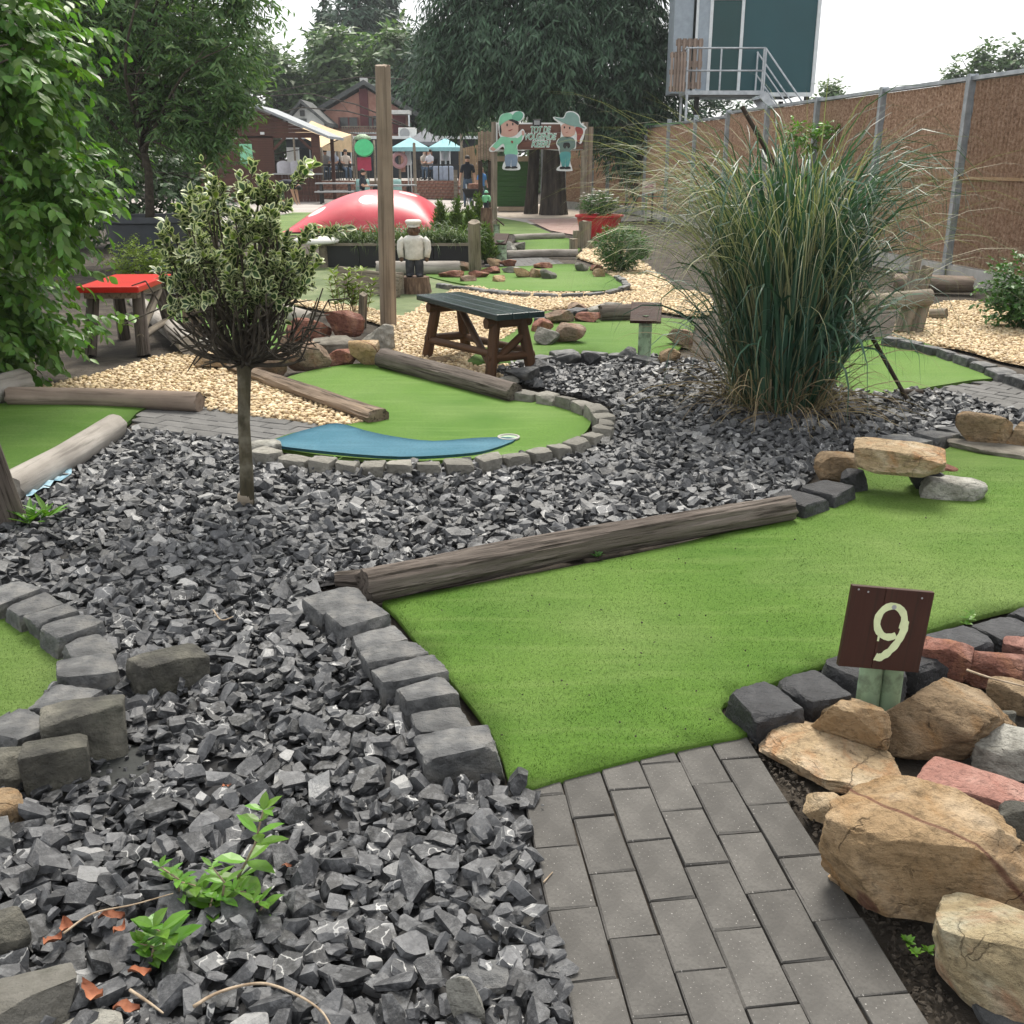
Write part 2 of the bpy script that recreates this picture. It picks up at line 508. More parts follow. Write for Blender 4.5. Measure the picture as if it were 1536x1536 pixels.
# wood: grain runs along the object's own X axis
def wood(name, cols, rough=.85, crack=.6, sc_=6, long=.12, bump=.8, dark=(.02, .015, .01), var=0):
    t = NT(name)
    co = t.coords((long, 1, 1))
    c = t.ramp(t.noise(co, sc_, 9, .65, .3), cols, [.25 + .5 * i / (len(cols) - 1) for i in range(len(cols))])
    fine = t.noise(t.coords((long * .5, 1, 1)), sc_ * 7, 6, .7)
    c = t.mix(t.ramp(fine, [(crack, crack, crack), (0, 0, 0)], [.40, .49]), c, dark)
    c = t.mix(t.ramp(t.noise(t.coords(), 3, 4), [(0, 0, 0), (.35, .35, .35)], [.45, .7]), c, tuple(x * .55 for x in cols[0]))
    if var: c = t.vary(c, var)
    t.bump(fine, bump, .012)
    return t.set(c, rough, .25)
M['log_dark'] = wood('log_dark', [(.06, .048, .041), (.13, .108, .093), (.215, .188, .165)], .88, .85, 7, .07, 1.0)
M['log_half'] = wood('log_half', [(.07, .05, .035), (.15, .11, .08), (.25, .19, .14), (.42, .30, .16)], .88, .8, 5, .08, 1.0)
M['log_grey'] = wood('log_grey', [(.17, .15, .13), (.32, .295, .265), (.44, .415, .385)], .85, .35, 4, .12, .5)
M['log_brown'] = wood('log_brown', [(.14, .105, .08), (.23, .18, .145), (.32, .265, .22)], .85, .4, 5, .1, .5)
M['pole'] = wood('pole_wood', [(.19, .145, .105), (.27, .215, .165), (.36, .295, .235)], .8, .45, 5, .05, .3)
M['post_grey'] = wood('post_wood', [(.14, .115, .085), (.24, .205, .16), (.33, .29, .235)], .85, .6, 6, .08, .6)
M['bench_brown'] = wood('bench_brown', [(.04, .018, .008), (.085, .04, .018), (.13, .065, .03)], .6, .5, 6, .08, .3)
M['bench_top'] = wood('bench_top', [(.014, .026, .028), (.026, .042, .044), (.05, .07, .07)], .17, .4, 5, .05, .25)
M['sign_brown'] = wood('sign_brown', [(.028, .011, .008), (.05, .02, .014), (.075, .032, .023)], .55, .5, 6, .06, .25)
M['kiosk_brown'] = wood('kiosk_brown', [(.05, .022, .016), (.085, .036, .026), (.12, .055, .04)], .7, .5, 4, .05, .3)
M['plank'] = wood('plank', [(.16, .12, .085), (.24, .19, .14), (.31, .25, .19)], .85, .5, 5, .06, .5, var=.15)
M['plank_tan'] = wood('plank_tan', [(.30, .19, .11), (.39, .26, .15), (.46, .32, .2)], .85, .4, 5, .06, .3, var=.15)
M['pallet'] = wood('pallet', [(.20, .15, .12), (.30, .23, .19), (.38, .3, .25)], .9, .5, 5, .06, .4, var=.2)
M['bark'] = pm('bark', [(.018, .014, .012), (.045, .036, .03), (.085, .07, .058)], 3, 8, .95, 1.0, 7, .06, stretch=(3, 3, .6))
M['twig'] = pm('twig', [(.025, .02, .015), (.055, .045, .034), (.09, .075, .055)], 20, 4, .9, .4, 50)
M['trunk_small'] = pm('trunk_small', [(.03, .027, .015), (.065, .055, .032), (.11, .095, .06)], 14, 6, .9, .8, 30, .008, stretch=(2, 2, .4), stain=((.30, .28, .22), 9, .5))
M['stump'] = pm('stump', [(.05, .03, .02), (.12, .075, .05), (.22, .15, .10)], 14, 6, .9, .8, 30, .01, stretch=(2, 2, .4))
M['galv'] = pm('galvanised', [(.30, .33, .36), (.40, .43, .46), (.50, .53, .56)], 8, 4, .45, .1, 40, metal=.55)
M['mortar'] = pm('mortar', [(.09, .08, .065), (.16, .145, .12), (.23, .21, .18)], 8, 8, .95, .6, 30, .02)
M['concrete'] = pm('concrete', [(.28, .27, .25), (.38, .37, .35), (.46, .45, .43)], 4, 8, .9, .3, 40)
def coco():
    t = NT('coconut_panel')
    co = t.coords()
    c = t.ramp(t.noise(co, 26, 8, .75), [(.10, .055, .035), (.27, .165, .108), (.43, .28, .195), (.60, .44, .335)], [.3, .42, .53, .66])
    c = t.mix(t.ramp(t.noise(co, .7, 4), [(0, 0, 0), (.6, .6, .6)], [.4, .7]), c, (.38, .235, .15))
    c = t.vary(c, .14, t.n('ShaderNodeObjectInfo').outputs['Random'])
    t.bump(t.noise(co, 45, 6, .8), 1.0, .03)
    return t.set(c, .95, .1)
M['coco'] = coco()
def flat(name, c, rough=.6, spec=.4, metal=0.0, amp=.06, sc_=6, bump=.05):
    c = np.array(c[:3])
    return pm(name, [tuple(c * (1 - 2 * amp)), tuple(c), tuple(np.minimum(c * (1 + 2 * amp), .95))], sc_, 5, rough, bump, sc_ * 6, .004, spec=spec, metal=metal)
M['black'] = flat('black_plastic', (.012, .012, .014), .5)
M['black_metal'] = flat('black_metal', (.02, .02, .022), .45)
M['pot_grey'] = flat('pot_grey', (.05, .055, .065), .6)
M['red_paint'] = flat('red_paint', (.50, .018, .012), .35)
M['red_pot'] = flat('red_pot', (.45, .02, .03), .4)
M['white_paint'] = flat('white_paint', (.68, .67, .64), .6, amp=.05)
M['number_paint'] = flat('number_paint', (.62, .70, .42), .6, amp=.05, sc_=30)
M['post_green'] = pm('post_green', [(.17, .26, .16), (.30, .42, .27), (.40, .52, .36)], 9, 6, .7, .3, 30, stain=((.05, .04, .03), 14, .9), stretch=(1, 1, .3))
M['shirt_green'] = flat('shirt_green', (.20, .52, .28), .7)
M['cap_green'] = flat('cap_green', (.25, .58, .38), .7)
M['cut_white'] = flat('cutout_edge_white', (.72, .74, .74), .5)
M['cut_green'] = flat('cutout_green', (.22, .55, .36), .5)
M['cut_green_dark'] = flat('cutout_green_dark', (.13, .40, .27), .5)
M['cut_hat'] = flat('cutout_hat_grey', (.20, .33, .30), .5)
M['cut_jacket'] = flat('cutout_jacket_grey', (.13, .20, .18), .5)
M['cut_teal'] = flat('cutout_teal', (.08, .30, .30), .5)
M['cut_blue'] = flat('cutout_blue', (.20, .27, .37), .5)
M['cut_skin'] = flat('cutout_skin', (.55, .33, .27), .5)
M['cut_hair'] = flat('cutout_hair', (.015, .015, .018), .5)
M['cut_red'] = flat('cutout_red_hair', (.28, .06, .05), .5)
M['sign_plank'] = wood('sign_plank', [(.09, .04, .03), (.15, .07, .052), (.21, .105, .08)], .6, .6, 4, .06, .2)
M['statue_face'] = pm('statue_face', [(.04, .02, .012), (.09, .05, .03), (.15, .09, .055)], 20, 5, .8, .5, 40)
M['statue_white'] = pm('statue_white', [(.42, .41, .37), (.60, .59, .55), (.70, .69, .66)], 8, 6, .75, .4, 30, stain=((.25, .23, .18), 9, .5))
M['statue_navy'] = pm('statue_navy', [(.01, .012, .016), (.02, .023, .03), (.05, .05, .055)], 12, 6, .7, .4, 30)
M['teal_wall'] = flat('teal_wall', (.010, .065, .078), .45, amp=.04, sc_=1)
M['teal_door'] = flat('teal_door', (.007, .05, .052), .45, amp=.05, sc_=1)
M['grey_wall'] = flat('grey_wall', (.28, .33, .38), .5)
M['frame_white'] = flat('frame_white', (.62, .66, .68), .45)
M['brick_far'] = pm('brick_far', [(.26, .13, .10), (.34, .18, .14), (.40, .22, .18)], 3, 8, .9, .3, 30)
M['brick_low'] = pm('brick_low', [(.18, .08, .055), (.30, .15, .11), (.42, .26, .2)], 9, 6, .9, .5, 20)
M['roof_dark'] = pm('roof_dark', [(.04, .045, .045), (.07, .075, .075), (.11, .11, .11)], 5, 6, .85, .3, 20)
M['roof_grey'] = pm('roof_grey', [(.17, .19, .21), (.24, .26, .28), (.30, .32, .34)], 3, 6, .6, .2, 20)
M['maroon'] = flat('maroon', (.09, .015, .02), .6)
M['render_white'] = flat('render_white', (.56, .56, .55), .8)
M['dark_wall'] = flat('dark_wall', (.016, .02, .028), .7)
M['glass_dark'] = flat('glass_dark', (.015, .02, .022), .12, .6)
M['sail'] = flat('sail_canvas', (.62, .46, .28), .9)
M['parasol_teal'] = flat('parasol_teal', (.26, .50, .54), .85)
M['parasol_grey'] = flat('parasol_grey', (.17, .18, .20), .85)
M['cloth_white'] = flat('cloth_white', (.60, .60, .66), .9)
M['lounge_blue'] = flat('lounge_blue', (.40, .46, .58), .8)
M['slide_green'] = flat('slide_green', (.06, .50, .20), .4)
M['wall_red'] = flat('climb_red', (.36, .03, .07), .6)
M['ring_pink'] = flat('ring_pink', (.42, .24, .26), .5)
M['barrel_teal'] = flat('barrel_teal', (.22, .38, .36), .6)
M['shed_green'] = wood('shed_green', [(.035, .10, .028), (.05, .14, .04), (.07, .17, .055)], .7, .3, 4, .05, .3)
M['shed_edge'] = flat('shed_edge', (.40, .32, .24), .8)
M['skin'] = flat('skin', (.48, .28, .20), .55)
M['hair_dark'] = flat('hair_dark', (.018, .013, .010), .6)
M['polo_black'] = flat('polo_black', (.010, .013, .022), .85)
M['jeans'] = flat('jeans', (.07, .11, .17), .85)
M['shorts_green'] = flat('shorts_green', (.08, .13, .07), .85)
M['cloth_grey'] = flat('cloth_grey', (.30, .31, .32), .85)
M['cloth_blue'] = flat('cloth_blue', (.06, .22, .55), .8)
M['cloth_cream'] = flat('cloth_cream', (.55, .48, .42), .85)
M['car_grey'] = flat('car_grey', (.30, .33, .36), .3, .5)
M['ac_white'] = flat('ac_white', (.62, .63, .62), .5)
M['bag_blue'] = pm('plastic_blue', [(.10, .22, .30), (.22, .38, .48), (.45, .58, .64)], 25, 4, .3, .6, 30, spec=.6)
M['weed_cloth'] = pm('weed_cloth', [(.010, .012, .012), (.022, .025, .024)], 8, 4, .7, .3, 60, stretch=(1, 6, 1))
M['dead_leaf'] = pm('dead_leaf', [(.13, .035, .015), (.26, .09, .04), (.38, .17, .09)], 14, 5, .7, .4, 40, var=.3)
M['stick'] = pm('stick', [(.16, .11, .07), (.30, .23, .16), (.40, .33, .25)], 25, 4, .85, .4, 60)
M['dark_pole'] = wood('dark_pole', [(.02, .014, .01), (.045, .032, .024), (.075, .055, .04)], .8, .6, 6, .06, .6)
def pillow():
    t = NT('inflatable_pillow')
    co = t.coords()
    c = t.ramp(t.noise(co, 1.2, 4), [(.42, .018, .035), (.52, .03, .055), (.58, .06, .085)], [.3, .5, .75])
    for (x, y, r) in ((-1.08, -1.05, .21), (.12, -1.1, .20), (1.0, -.35, .22), (-.5, .0, .25), (.9, .9, .22), (-1.2, .7, .2)):
        vm = t.n('ShaderNodeVectorMath', operation='DISTANCE')
        mp = t.n('ShaderNodeMapping'); mp.inputs['Scale'].default_value = (1, 1, 0)
        t.l(co, mp.inputs[0]); t.l(mp.outputs[0], vm.inputs[0]); vm.inputs[1].default_value = (x, y, 0)
        c = t.mix(t.math('LESS_THAN', vm.outputs['Value'], r), c, (.72, .66, .62))
    t.b.inputs['Coat Weight'].default_value = .2; t.b.inputs['Coat Roughness'].default_value = .3
    t.bump(t.noise(co, 1.5, 3), .15, .05)
    return t.set(c, .42, .5)
M['pillow'] = pillow()
# leaves: attribute "edge" is 1 at the margin, 0 at the mid rib
def leafm(name, c0, c1, margin=None, var=.3, trans=.3, rough=.45, hue=.02, young=None):
    t = NT(name)
    r = t.rnd()
    c = t.mix(r, c0, c1)
    if young:
        c = t.mix(t.ramp(t.math('FRACT', t.math('MULTIPLY', r, 13.7)), [(0, 0, 0), (1, 1, 1)], [.9, .93]), c, young)
    if margin:
        a = t.n('ShaderNodeAttribute', attribute_name='edge')
        nz = t.noise(t.coords(), 40, 2)
        f = t.math('ADD', a.outputs['Fac'], t.math('MULTIPLY_ADD', nz, .5, -.25))
        c = t.mix(t.ramp(f, [(0, 0, 0), (1, 1, 1)], [.62, .74]), c, margin)
    c = t.vary(c, var, t.math('FRACT', t.math('MULTIPLY', r, 7.1)), hue)
    t.set(c, rough, .4)
    if trans:
        tr = t.n('ShaderNodeBsdfTranslucent'); t.l(t.mix(1.0, c, (1.0, 1.15, .55), 'MULTIPLY'), tr.inputs[0])
        ms = t.n('ShaderNodeMixShader'); ms.inputs[0].default_value = trans
        t.l(t.b.outputs[0], ms.inputs[1]); t.l(tr.outputs[0], ms.inputs[2]); t.l(ms.outputs[0], t.out.inputs['Surface'])
    return t.m
M['leaf_big'] = leafm('leaf_broad', (.055, .13, .022), (.13, .25, .048), None, .3, .4, .36, .03, (.13, .24, .05))
M['leaf_fine'] = leafm('leaf_fine', (.06, .125, .042), (.125, .215, .075), None, .3, .4, .45, .02, (.16, .24, .08))
M['leaf_dark'] = leafm('leaf_dark', (.03, .065, .024), (.055, .11, .036), None, .3, .25)
M['leaf_euo'] = leafm('leaf_variegated', (.02, .048, .014), (.045, .09, .025), (.48, .52, .29), .25, .2, .4, .015, (.22, .34, .04))
M['leaf_cedar'] = leafm('leaf_cedar', (.018, .05, .026), (.065, .13, .07), None, .3, .15, .6)
M['leaf_far'] = leafm('leaf_far', (.07, .13, .05), (.13, .2, .08), None, .3, .3)
M['leaf_spruce'] = leafm('leaf_spruce', (.04, .08, .055), (.07, .12, .08), None, .25, .15, .6)
M['leaf_weed'] = leafm('leaf_weed', (.08, .20, .02), (.14, .29, .04), None, .2, .35, .35, .02)
M['leaf_yellow'] = leafm('leaf_yellow', (.12, .18, .02), (.20, .27, .03), None, .3, .35)
M['leaf_bush'] = leafm('leaf_bush', (.035, .10, .02), (.07, .16, .035), None, .3, .3)
M['leaf_thuja'] = leafm('leaf_thuja', (.05, .11, .015), (.12, .18, .02), None, .3, .2, .6)
M['blade'] = leafm('grass_blade', (.024, .068, .044), (.068, .135, .085), None, .3, .25, .38, .03)
M['blade_pale'] = leafm('grass_blade_pale', (.18, .20, .11), (.36, .34, .21), None, .25, .3, .5)
M['straw'] = leafm('straw', (.13, .095, .05), (.33, .26, .16), None, .4, .2, .8)
M['fern'] = leafm('fern_blade', (.05, .10, .03), (.16, .20, .09), None, .3, .3)
M['petal'] = flat('petal_white', (.72, .70, .66), .7)
# ---------------------------------------------------------------- ground sheets
def und_z(P, X, Y, und, seed):
    d = np.full(len(X), 9.0)
    for a in P: d = np.minimum(d, np.hypot(X - a[0], Y - a[1]))
    return und * np.minimum(d / .35, 1) * (fbm(np.stack([X, Y, np.zeros_like(X)], 1), 1.1, 2, seed) + .25)
def sheet(name, poly, z, mat, grid=0.3, und=0.0, seed=1, kind='structure', skirt=0.02, parent=None):
    poly = [np.array(p[:2], float) for p in poly]
    P = np.array(poly)
    lo, hi = P.min(0), P.max(0)
    gx, gy = np.meshgrid(np.arange(lo[0], hi[0], grid), np.arange(lo[1], hi[1], grid))
    X, Y = gx.ravel(), gy.ravel()
    X = X + rng.uniform(-.2, .2, len(X)) * grid; Y = Y + rng.uniform(-.2, .2, len(Y)) * grid
    m = inside(P, X, Y)
    Q = np.stack([X[m], Y[m]], 1)
    dmin = np.full(len(Q), 9.0)
    for a in P[::1]:
        dmin = np.minimum(dmin, np.hypot(Q[:, 0] - a[0], Q[:, 1] - a[1]))
    keep = dmin > grid * .35
    Q, dmin = Q[keep], dmin[keep]
    nb = len(P)
    vs = [Vector(p) for p in P] + [Vector(q) for q in Q]
    res = delaunay_2d_cdt(vs, [], [list(range(nb))], 1, 1e-6)
    V2, F = res[0], [list(f) for f in res[2]]
    V = np.array([[v.x, v.y, z] for v in V2])
    if und:
        V[:, 2] += und_z(P, V[:, 0], V[:, 1], und, seed)
    V = V.tolist()
    if skirt:
        n0 = len(V)
        V += [[p[0], p[1], z - skirt] for p in P]
        bidx = [min(range(len(V2)), key=lambda i: (V2[i].x - p[0]) ** 2 + (V2[i].y - p[1]) ** 2) for p in P]
        for i in range(nb):
            j = (i + 1) % nb
            F.append([bidx[i], n0 + i, n0 + j, bidx[j]])
    o = obj(name, V, F, mat, parent, True, origin=(0, 0, 0))
    # keep faces looking up
    bm = bmesh.new(); bm.from_mesh(o.data)
    for f in bm.faces:
        if f.normal.z < -.2: f.normal_flip()
    bm.to_mesh(o.data); bm.free()
    return tag(o, kind=kind)
def gpoly(px, n=4, smooth=True):
    p = G(px)
    return crv(p, n, True) if smooth else [np.array(q) for q in p]

ground = obj('ground', [(-150, -30, -.03), (150, -30, -.03), (150, 250, -.03), (-150, 250, -.03)], [(0, 1, 2, 3)], M['earth'], origin=(0, 0, -.03))
tag(ground, kind='structure')
sheet('paving', [(-30, 29.5), (-4, 28.5), (1.0, 28), (4.0, 30), (2.5, 40), (-4, 47), (-30, 48)], -.018, M['paving_far'], 2.0, skirt=0)
sheet('gravel_path', gpoly([(745, 322), (800, 327), (850, 326), (870, 318), (800, 305), (745, 300)]), -.010, M['gravel_path'], 1.0, skirt=0)
sheet('pink_path', [np.array(p) for p in G([(790, 329), (862, 327), (885, 335), (900, 352), (862, 352), (825, 345)])], -.006, M['path_pink'], 1.0, skirt=0)
sheet('lawn', [np.array(p) for p in G([(425, 352), (660, 352), (735, 352), (760, 350), (835, 352), (790, 333), (750, 326), (700, 318), (560, 318), (440, 318), (380, 330)])], -.012, M['lawn'], 1.5, skirt=0)
sheet('lawn', gpoly([(320, 400), (400, 396), (480, 400), (600, 402), (660, 412), (720, 428), (650, 452), (600, 476), (560, 464), (480, 456), (420, 456), (340, 430)]), -.008, M['lawn_dull'], .4, .01)

POLY = {}
POLY['near'] = gpoly([(575, 905), (592, 925), (640, 985), (665, 1012), (703, 1057), (737, 1105), (754, 1142), (775, 1187), (850, 1170), (950, 1143), (1050, 1120), (1124, 1104), (1090, 1082),
                      (1085, 1060), (1150, 1032), (1230, 1002), (1300, 985), (1390, 950), (1460, 930), (1536, 912), (1720, 880), (1850, 800), (1750, 675), (1536, 668), (1440, 664), (1410, 680), (1300, 690),
                      (1262, 735), (1190, 770), (1000, 824), (800, 864), (640, 892)], 3)
POLY['mid'] = gpoly([(420, 577), (470, 557), (540, 547), (590, 545), (640, 558), (720, 580), (770, 596), (840, 606), (880, 621), (886, 638), (866, 660), (805, 680), (720, 690), (620, 694), (500, 687),
                     (415, 675), (400, 668), (440, 652), (505, 641), (565, 628), (500, 602)], 4)
POLY['left'] = gpoly([(-150, 588), (0, 588), (120, 598), (226, 604), (205, 622), (186, 641), (120, 680), (20, 745), (-80, 800), (-200, 760)], 3)
POLY['corner'] = gpoly([(-200, 880), (-60, 905), (0, 928), (55, 948), (92, 985), (98, 1020), (85, 1048), (45, 1075), (0, 1092), (-80, 1120), (-220, 1080)], 4)
POLY['far_mid'] = gpoly([(700, 545), (790, 545), (860, 532), (940, 536), (1000, 536), (1030, 510), (1040, 485), (985, 478), (900, 478), (850, 468), (805, 472), (770, 500)], 4)
POLY['third'] = gpoly([(640, 412), (700, 404), (790, 400), (840, 397), (880, 400), (935, 424), (915, 436), (830, 438), (755, 437), (700, 428), (660, 420)], 4)
POLY['fourth'] = gpoly([(775, 383), (785, 368), (770, 358), (830, 356), (866, 362), (868, 378), (840, 380)], 4)
POLY['strip'] = gpoly([(190, 452), (260, 452), (330, 456), (430, 470), (470, 488), (440, 515), (400, 525), (300, 495)], 3)
POLY['right'] = gpoly([(1230, 548), (1310, 508), (1370, 512), (1440, 535), (1520, 564), (1460, 572), (1405, 581), (1330, 592), (1260, 585)], 3)
for k, m, z, gr, un in (('near', 'turf_near', .012, .10, .018), ('mid', 'turf_mid', .012, .15, .012), ('left', 'turf_mid', .012, .2, .01), ('corner', 'turf_near', .012, .12, .01), ('far_mid', 'turf_far', .012, .3, .01),
                        ('third', 'turf_far', .012, .5, .01), ('fourth', 'turf_far', .012, .8, .0), ('strip', 'turf_far', .012, .4, .01), ('right', 'turf_far', .012, .3, .01)):
    o = sheet('putting_green', POLY[k], z, M[m], gr, un, seed=len(k) * 7)
    if k == 'near': near_green = o
    if k == 'corner': corner_green = o
    if k == 'mid': mid_green = o
blue = gpoly([(408, 673), (430, 660), (470, 648), (507, 641), (548, 652), (590, 661), (650, 668), (720, 663), (775, 664), (735, 681), (690, 688), (600, 692), (500, 685)], 3)
sheet('blue_turf', blue, .027, M['turf_blue'], .15, .004, skirt=.02)

# cup in the middle green
c = g(763, 657, .02)
cup = thing('golf_cup', 'pale metal cup ring sunk in the green beside blue turf', 'golf cup', (c.x, c.y, .01))
th = [2 * math.pi * i / 28 for i in range(28)]
V = []
for r_, z_ in ((.064, .020), (.066, .030), (.054, .030), (.052, .012)):
    V += [(c.x + r_ * math.cos(a), c.y + r_ * math.sin(a), z_) for a in th]
F = [(i * 28 + k, i * 28 + (k + 1) % 28, (i + 1) * 28 + (k + 1) % 28, (i + 1) * 28 + k) for i in range(3) for k in range(28)]
obj('rim', V, F, M['concrete'], cup, True)
MB().lathe((c.x, c.y, .020), [(.052, 0), (.052, .004)], 24).build('cup_floor', M['post_green'], cup)

# ---------------------------------------------------------------- turf fibres on the near greens
def fibres(poly, dens, ymax, zf, parent, mat, und, seed, h=.0065, w=.003):
    P = np.array(poly); lo, hi = P.min(0), P.max(0); hi[1] = min(hi[1], ymax)
    n = int((hi[0] - lo[0]) * (hi[1] - lo[1]) * dens)
    X = rng.uniform(lo[0], hi[0], n); Y = rng.uniform(lo[1], hi[1], n)
    m = inside(P, X, Y) & (np.abs(X) < Y * .56 + .5) & (rng.uniform(0, 1, n) < np.clip((2.6 / Y) ** 1.6, .12, 1))
    X, Y = X[m], Y[m]; n = len(X)
    Z = zf + und_z(P, X, Y, und, seed)
    a = rng.uniform(0, 2 * math.pi, n); hh = h * rng.uniform(.5, 1.2, n); ww = w * (.7 + .35 * Y / 2.4)
    B = np.stack([X, Y, Z - .004], 1)
    S = np.stack([np.cos(a), np.sin(a), np.zeros(n)], 1) * (ww / 2)[:, None]
    T = B + np.stack([rng.normal(0, .004, n), rng.normal(0, .004, n), hh + .002], 1)
    V = np.stack([B - S, B + S, T], 1).reshape(-1, 3)
    o = obj('turf_fibre', V, np.arange(3 * n).reshape(-1, 3), mat, parent, origin=(0, 0, 0))
    tag(o, kind='stuff')
fibres(POLY['near'], 26000, 5.2, .012, near_green, M['turf_near'], .018, 28)
fibres(POLY['corner'], 22000, 4.0, .012, corner_green, M['turf_near'], .010, 42)

# ---------------------------------------------------------------- pavers
def paver_mesh(l, w, h=.06, c=.0035):
    a, b = l / 2, w / 2
    V = [(-a, -b, -h), (a, -b, -h), (a, b, -h), (-a, b, -h), (-a, -b, -c), (a, -b, -c), (a, b, -c), (-a, b, -c),
         (-a + c, -b + c, 0), (a - c, -b + c, 0), (a - c, b - c, 0), (-a + c, b - c, 0)]
    F = [(8, 9, 10, 11)] + [(4 + i, 4 + (i + 1) % 4, 8 + (i + 1) % 4, 8 + i) for i in range(4)] + [(i, (i + 1) % 4, 4 + (i + 1) % 4, 4 + i) for i in range(4)]
    return mesh_from('paver', V, F)
def paver_variants(mat, l=.207, w=.1035):
    out = []
    for i in range(6):
        me = paver_mesh(l, w)
        for v in me.vertices: v.co += Vector((random.uniform(-.002, .002), random.uniform(-.002, .002), random.uniform(-.0015, .0015)))
        me.materials.append(mat); out.append(me)
    return out
def lay(path, vari, o0, u, v, cells):
    ang = math.atan2(u.y, u.x)
    for (s_, t_) in cells:
        p = o0 + u * s_ + v * t_
        o = bpy.data.objects.new('paver', random.choice(vari))
        put(o, path, (p.x, p.y, random.uniform(-.002, .002)))
        o.rotation_euler = (random.uniform(-.008, .008), random.uniform(-.008, .008), ang + random.uniform(-.008, .008) + random.choice((0, math.pi)))
pv = paver_variants(M['paver'], .209, .1085)
u = Vector((.12, -.993)).normalized(); v = Vector((-u.y, u.x))
o0 = Vector((0.015, 2.36, 0)).to_2d()
path = sheet('paved_path', [np.array(o0 + u * a + v * b) for a, b in ((-.12, .004), (2.2, .004), (2.2, .676), (-.3, .676))], -.014, M['earth'], .3, skirt=0)
cells = [(s_, .056 + .1125 * c_) for c_ in range(6) for s_ in [.105 - .325 + (.105 if c_ % 2 else 0) + .2125 * i for i in range(12)] if s_ > -.22 + .02 - .016 * c_ * 5 + (0 if c_ > 2 else .08)]
lay(path, pv, o0, u, v, cells)
def lay_poly(px, mat, du, label):
    poly = np.array(G(px))
    p = sheet('paved_path', [np.array(q) for q in poly], -.014, M['earth'], .5, skirt=0)
    vari = paver_variants(mat)
    u = Vector(du).normalized(); v = Vector((-u.y, u.x))
    c = Vector(poly.mean(0))
    cells = []
    for j in range(-40, 41):
        for i in range(-20, 21):
            s_, t_ = (i + (.5 if j % 2 else 0)) * .2125, j * .1085
            q = c + u * s_ + v * t_
            if inside(poly, np.array([q.x]), np.array([q.y]))[0]: cells.append((s_, t_))
    lay(p, vari, c, u, v, cells)
lay_poly([(180, 650), (228, 603), (312, 610), (440, 630), (520, 640), (405, 676), (300, 664)], M['paver_pale'], (g(440, 636) - g(230, 610)).to_2d(), '')
lay_poly([(1400, 583), (1470, 572), (1530, 565), (1640, 570), (1760, 640), (1600, 632), (1490, 610)], M['paver_pale'], (g(1536, 598) - g(1440, 583)).to_2d(), '')
lay_poly([(735, 397), (765, 384), (812, 384), (850, 398), (800, 402)], M['paver_pale'], (1, .1), '')
sheet('paved_path', gpoly([(240, 438), (330, 442), (420, 440), (350, 418), (250, 415)], 3), -.005, M['paver_pale'], .5, skirt=0)

# ---------------------------------------------------------------- loose stones
def scatter(polys, excl, sp, jit=.48):
    out = []
    for P in polys:
        P = np.array(P)[:, :2]; lo, hi = P.min(0), P.max(0)
        gx, gy = np.meshgrid(np.arange(lo[0], hi[0], sp), np.arange(lo[1], hi[1], sp))
        X = gx.ravel() + rng.uniform(-jit, jit, gx.size) * sp; Y = gy.ravel() + rng.uniform(-jit, jit, gx.size) * sp
        m = inside(P, X, Y) & (np.abs(X) < Y * .58 + 1.1)
        for e in excl: m &= ~inside(e, X, Y)
        out.append(np.stack([X[m], Y[m]], 1))
    return np.concatenate(out)
def rotmats(n, tilt):
    yaw = rng.uniform(0, 2 * math.pi, n); tx = rng.normal(0, tilt, n); ty = rng.normal(0, tilt, n)
    def Rm(ax, a):
        c, s = np.cos(a), np.sin(a); o, z = np.ones_like(a), np.zeros_like(a)
        if ax == 'x': r = [[o, z, z], [z, c, -s], [z, s, c]]
        elif ax == 'y': r = [[c, z, s], [z, o, z], [-s, z, c]]
        else: r = [[c, -s, z], [s, c, z], [z, z, o]]
        return np.array(r).transpose(2, 0, 1)
    return Rm('x', tx) @ Rm('y', ty) @ Rm('z', yaw)
def joined(vari, which, pos, rot, scl):
    VV, FF, n0 = [], [], 0
    for k, (v, f) in enumerate(vari):
        idx = np.nonzero(which == k)[0]
        if not len(idx): continue
        W = np.einsum('nij,vj->nvi', rot[idx] * scl[idx][:, None, :], v) + pos[idx][:, None, :]
        VV.append(W.reshape(-1, 3))
        FF.append((f[None] + (np.arange(len(idx)) * len(v))[:, None, None]).reshape(-1, 3) + n0)
        n0 += len(idx) * len(v)
    return np.concatenate(VV), np.concatenate(FF)
def hull_variants(k, n, squash, r0=.75):
    out = []
    for i in range(k):
        bm = bmesh.new()
        for _ in range(n):
            p = Vector(rng.normal(size=3)).normalized()
            p = Vector([math.copysign(abs(c) ** .8, c) for c in p]) * random.uniform(r0, 1.0)
            bm.verts.new((p.x, p.y * random.uniform(.8, 1), p.z))
        r = bmesh.ops.convex_hull(bm, input=bm.verts[:])
        junk = [e for e in set(r['geom_interior']) | set(r['geom_unused']) if isinstance(e, bmesh.types.BMVert)]
        bmesh.ops.delete(bm, geom=junk, context='VERTS')
        bmesh.ops.triangulate(bm, faces=bm.faces[:])
        bm.verts.index_update()
        V = np.array([v.co[:] for v in bm.verts]) * np.array((1, 1, squash))
        V -= (V.max(0) + V.min(0)) / 2
        F = np.array([[v.index for v in f.verts] for f in bm.faces])
        bm.free(); out.append((V, F))
    return out
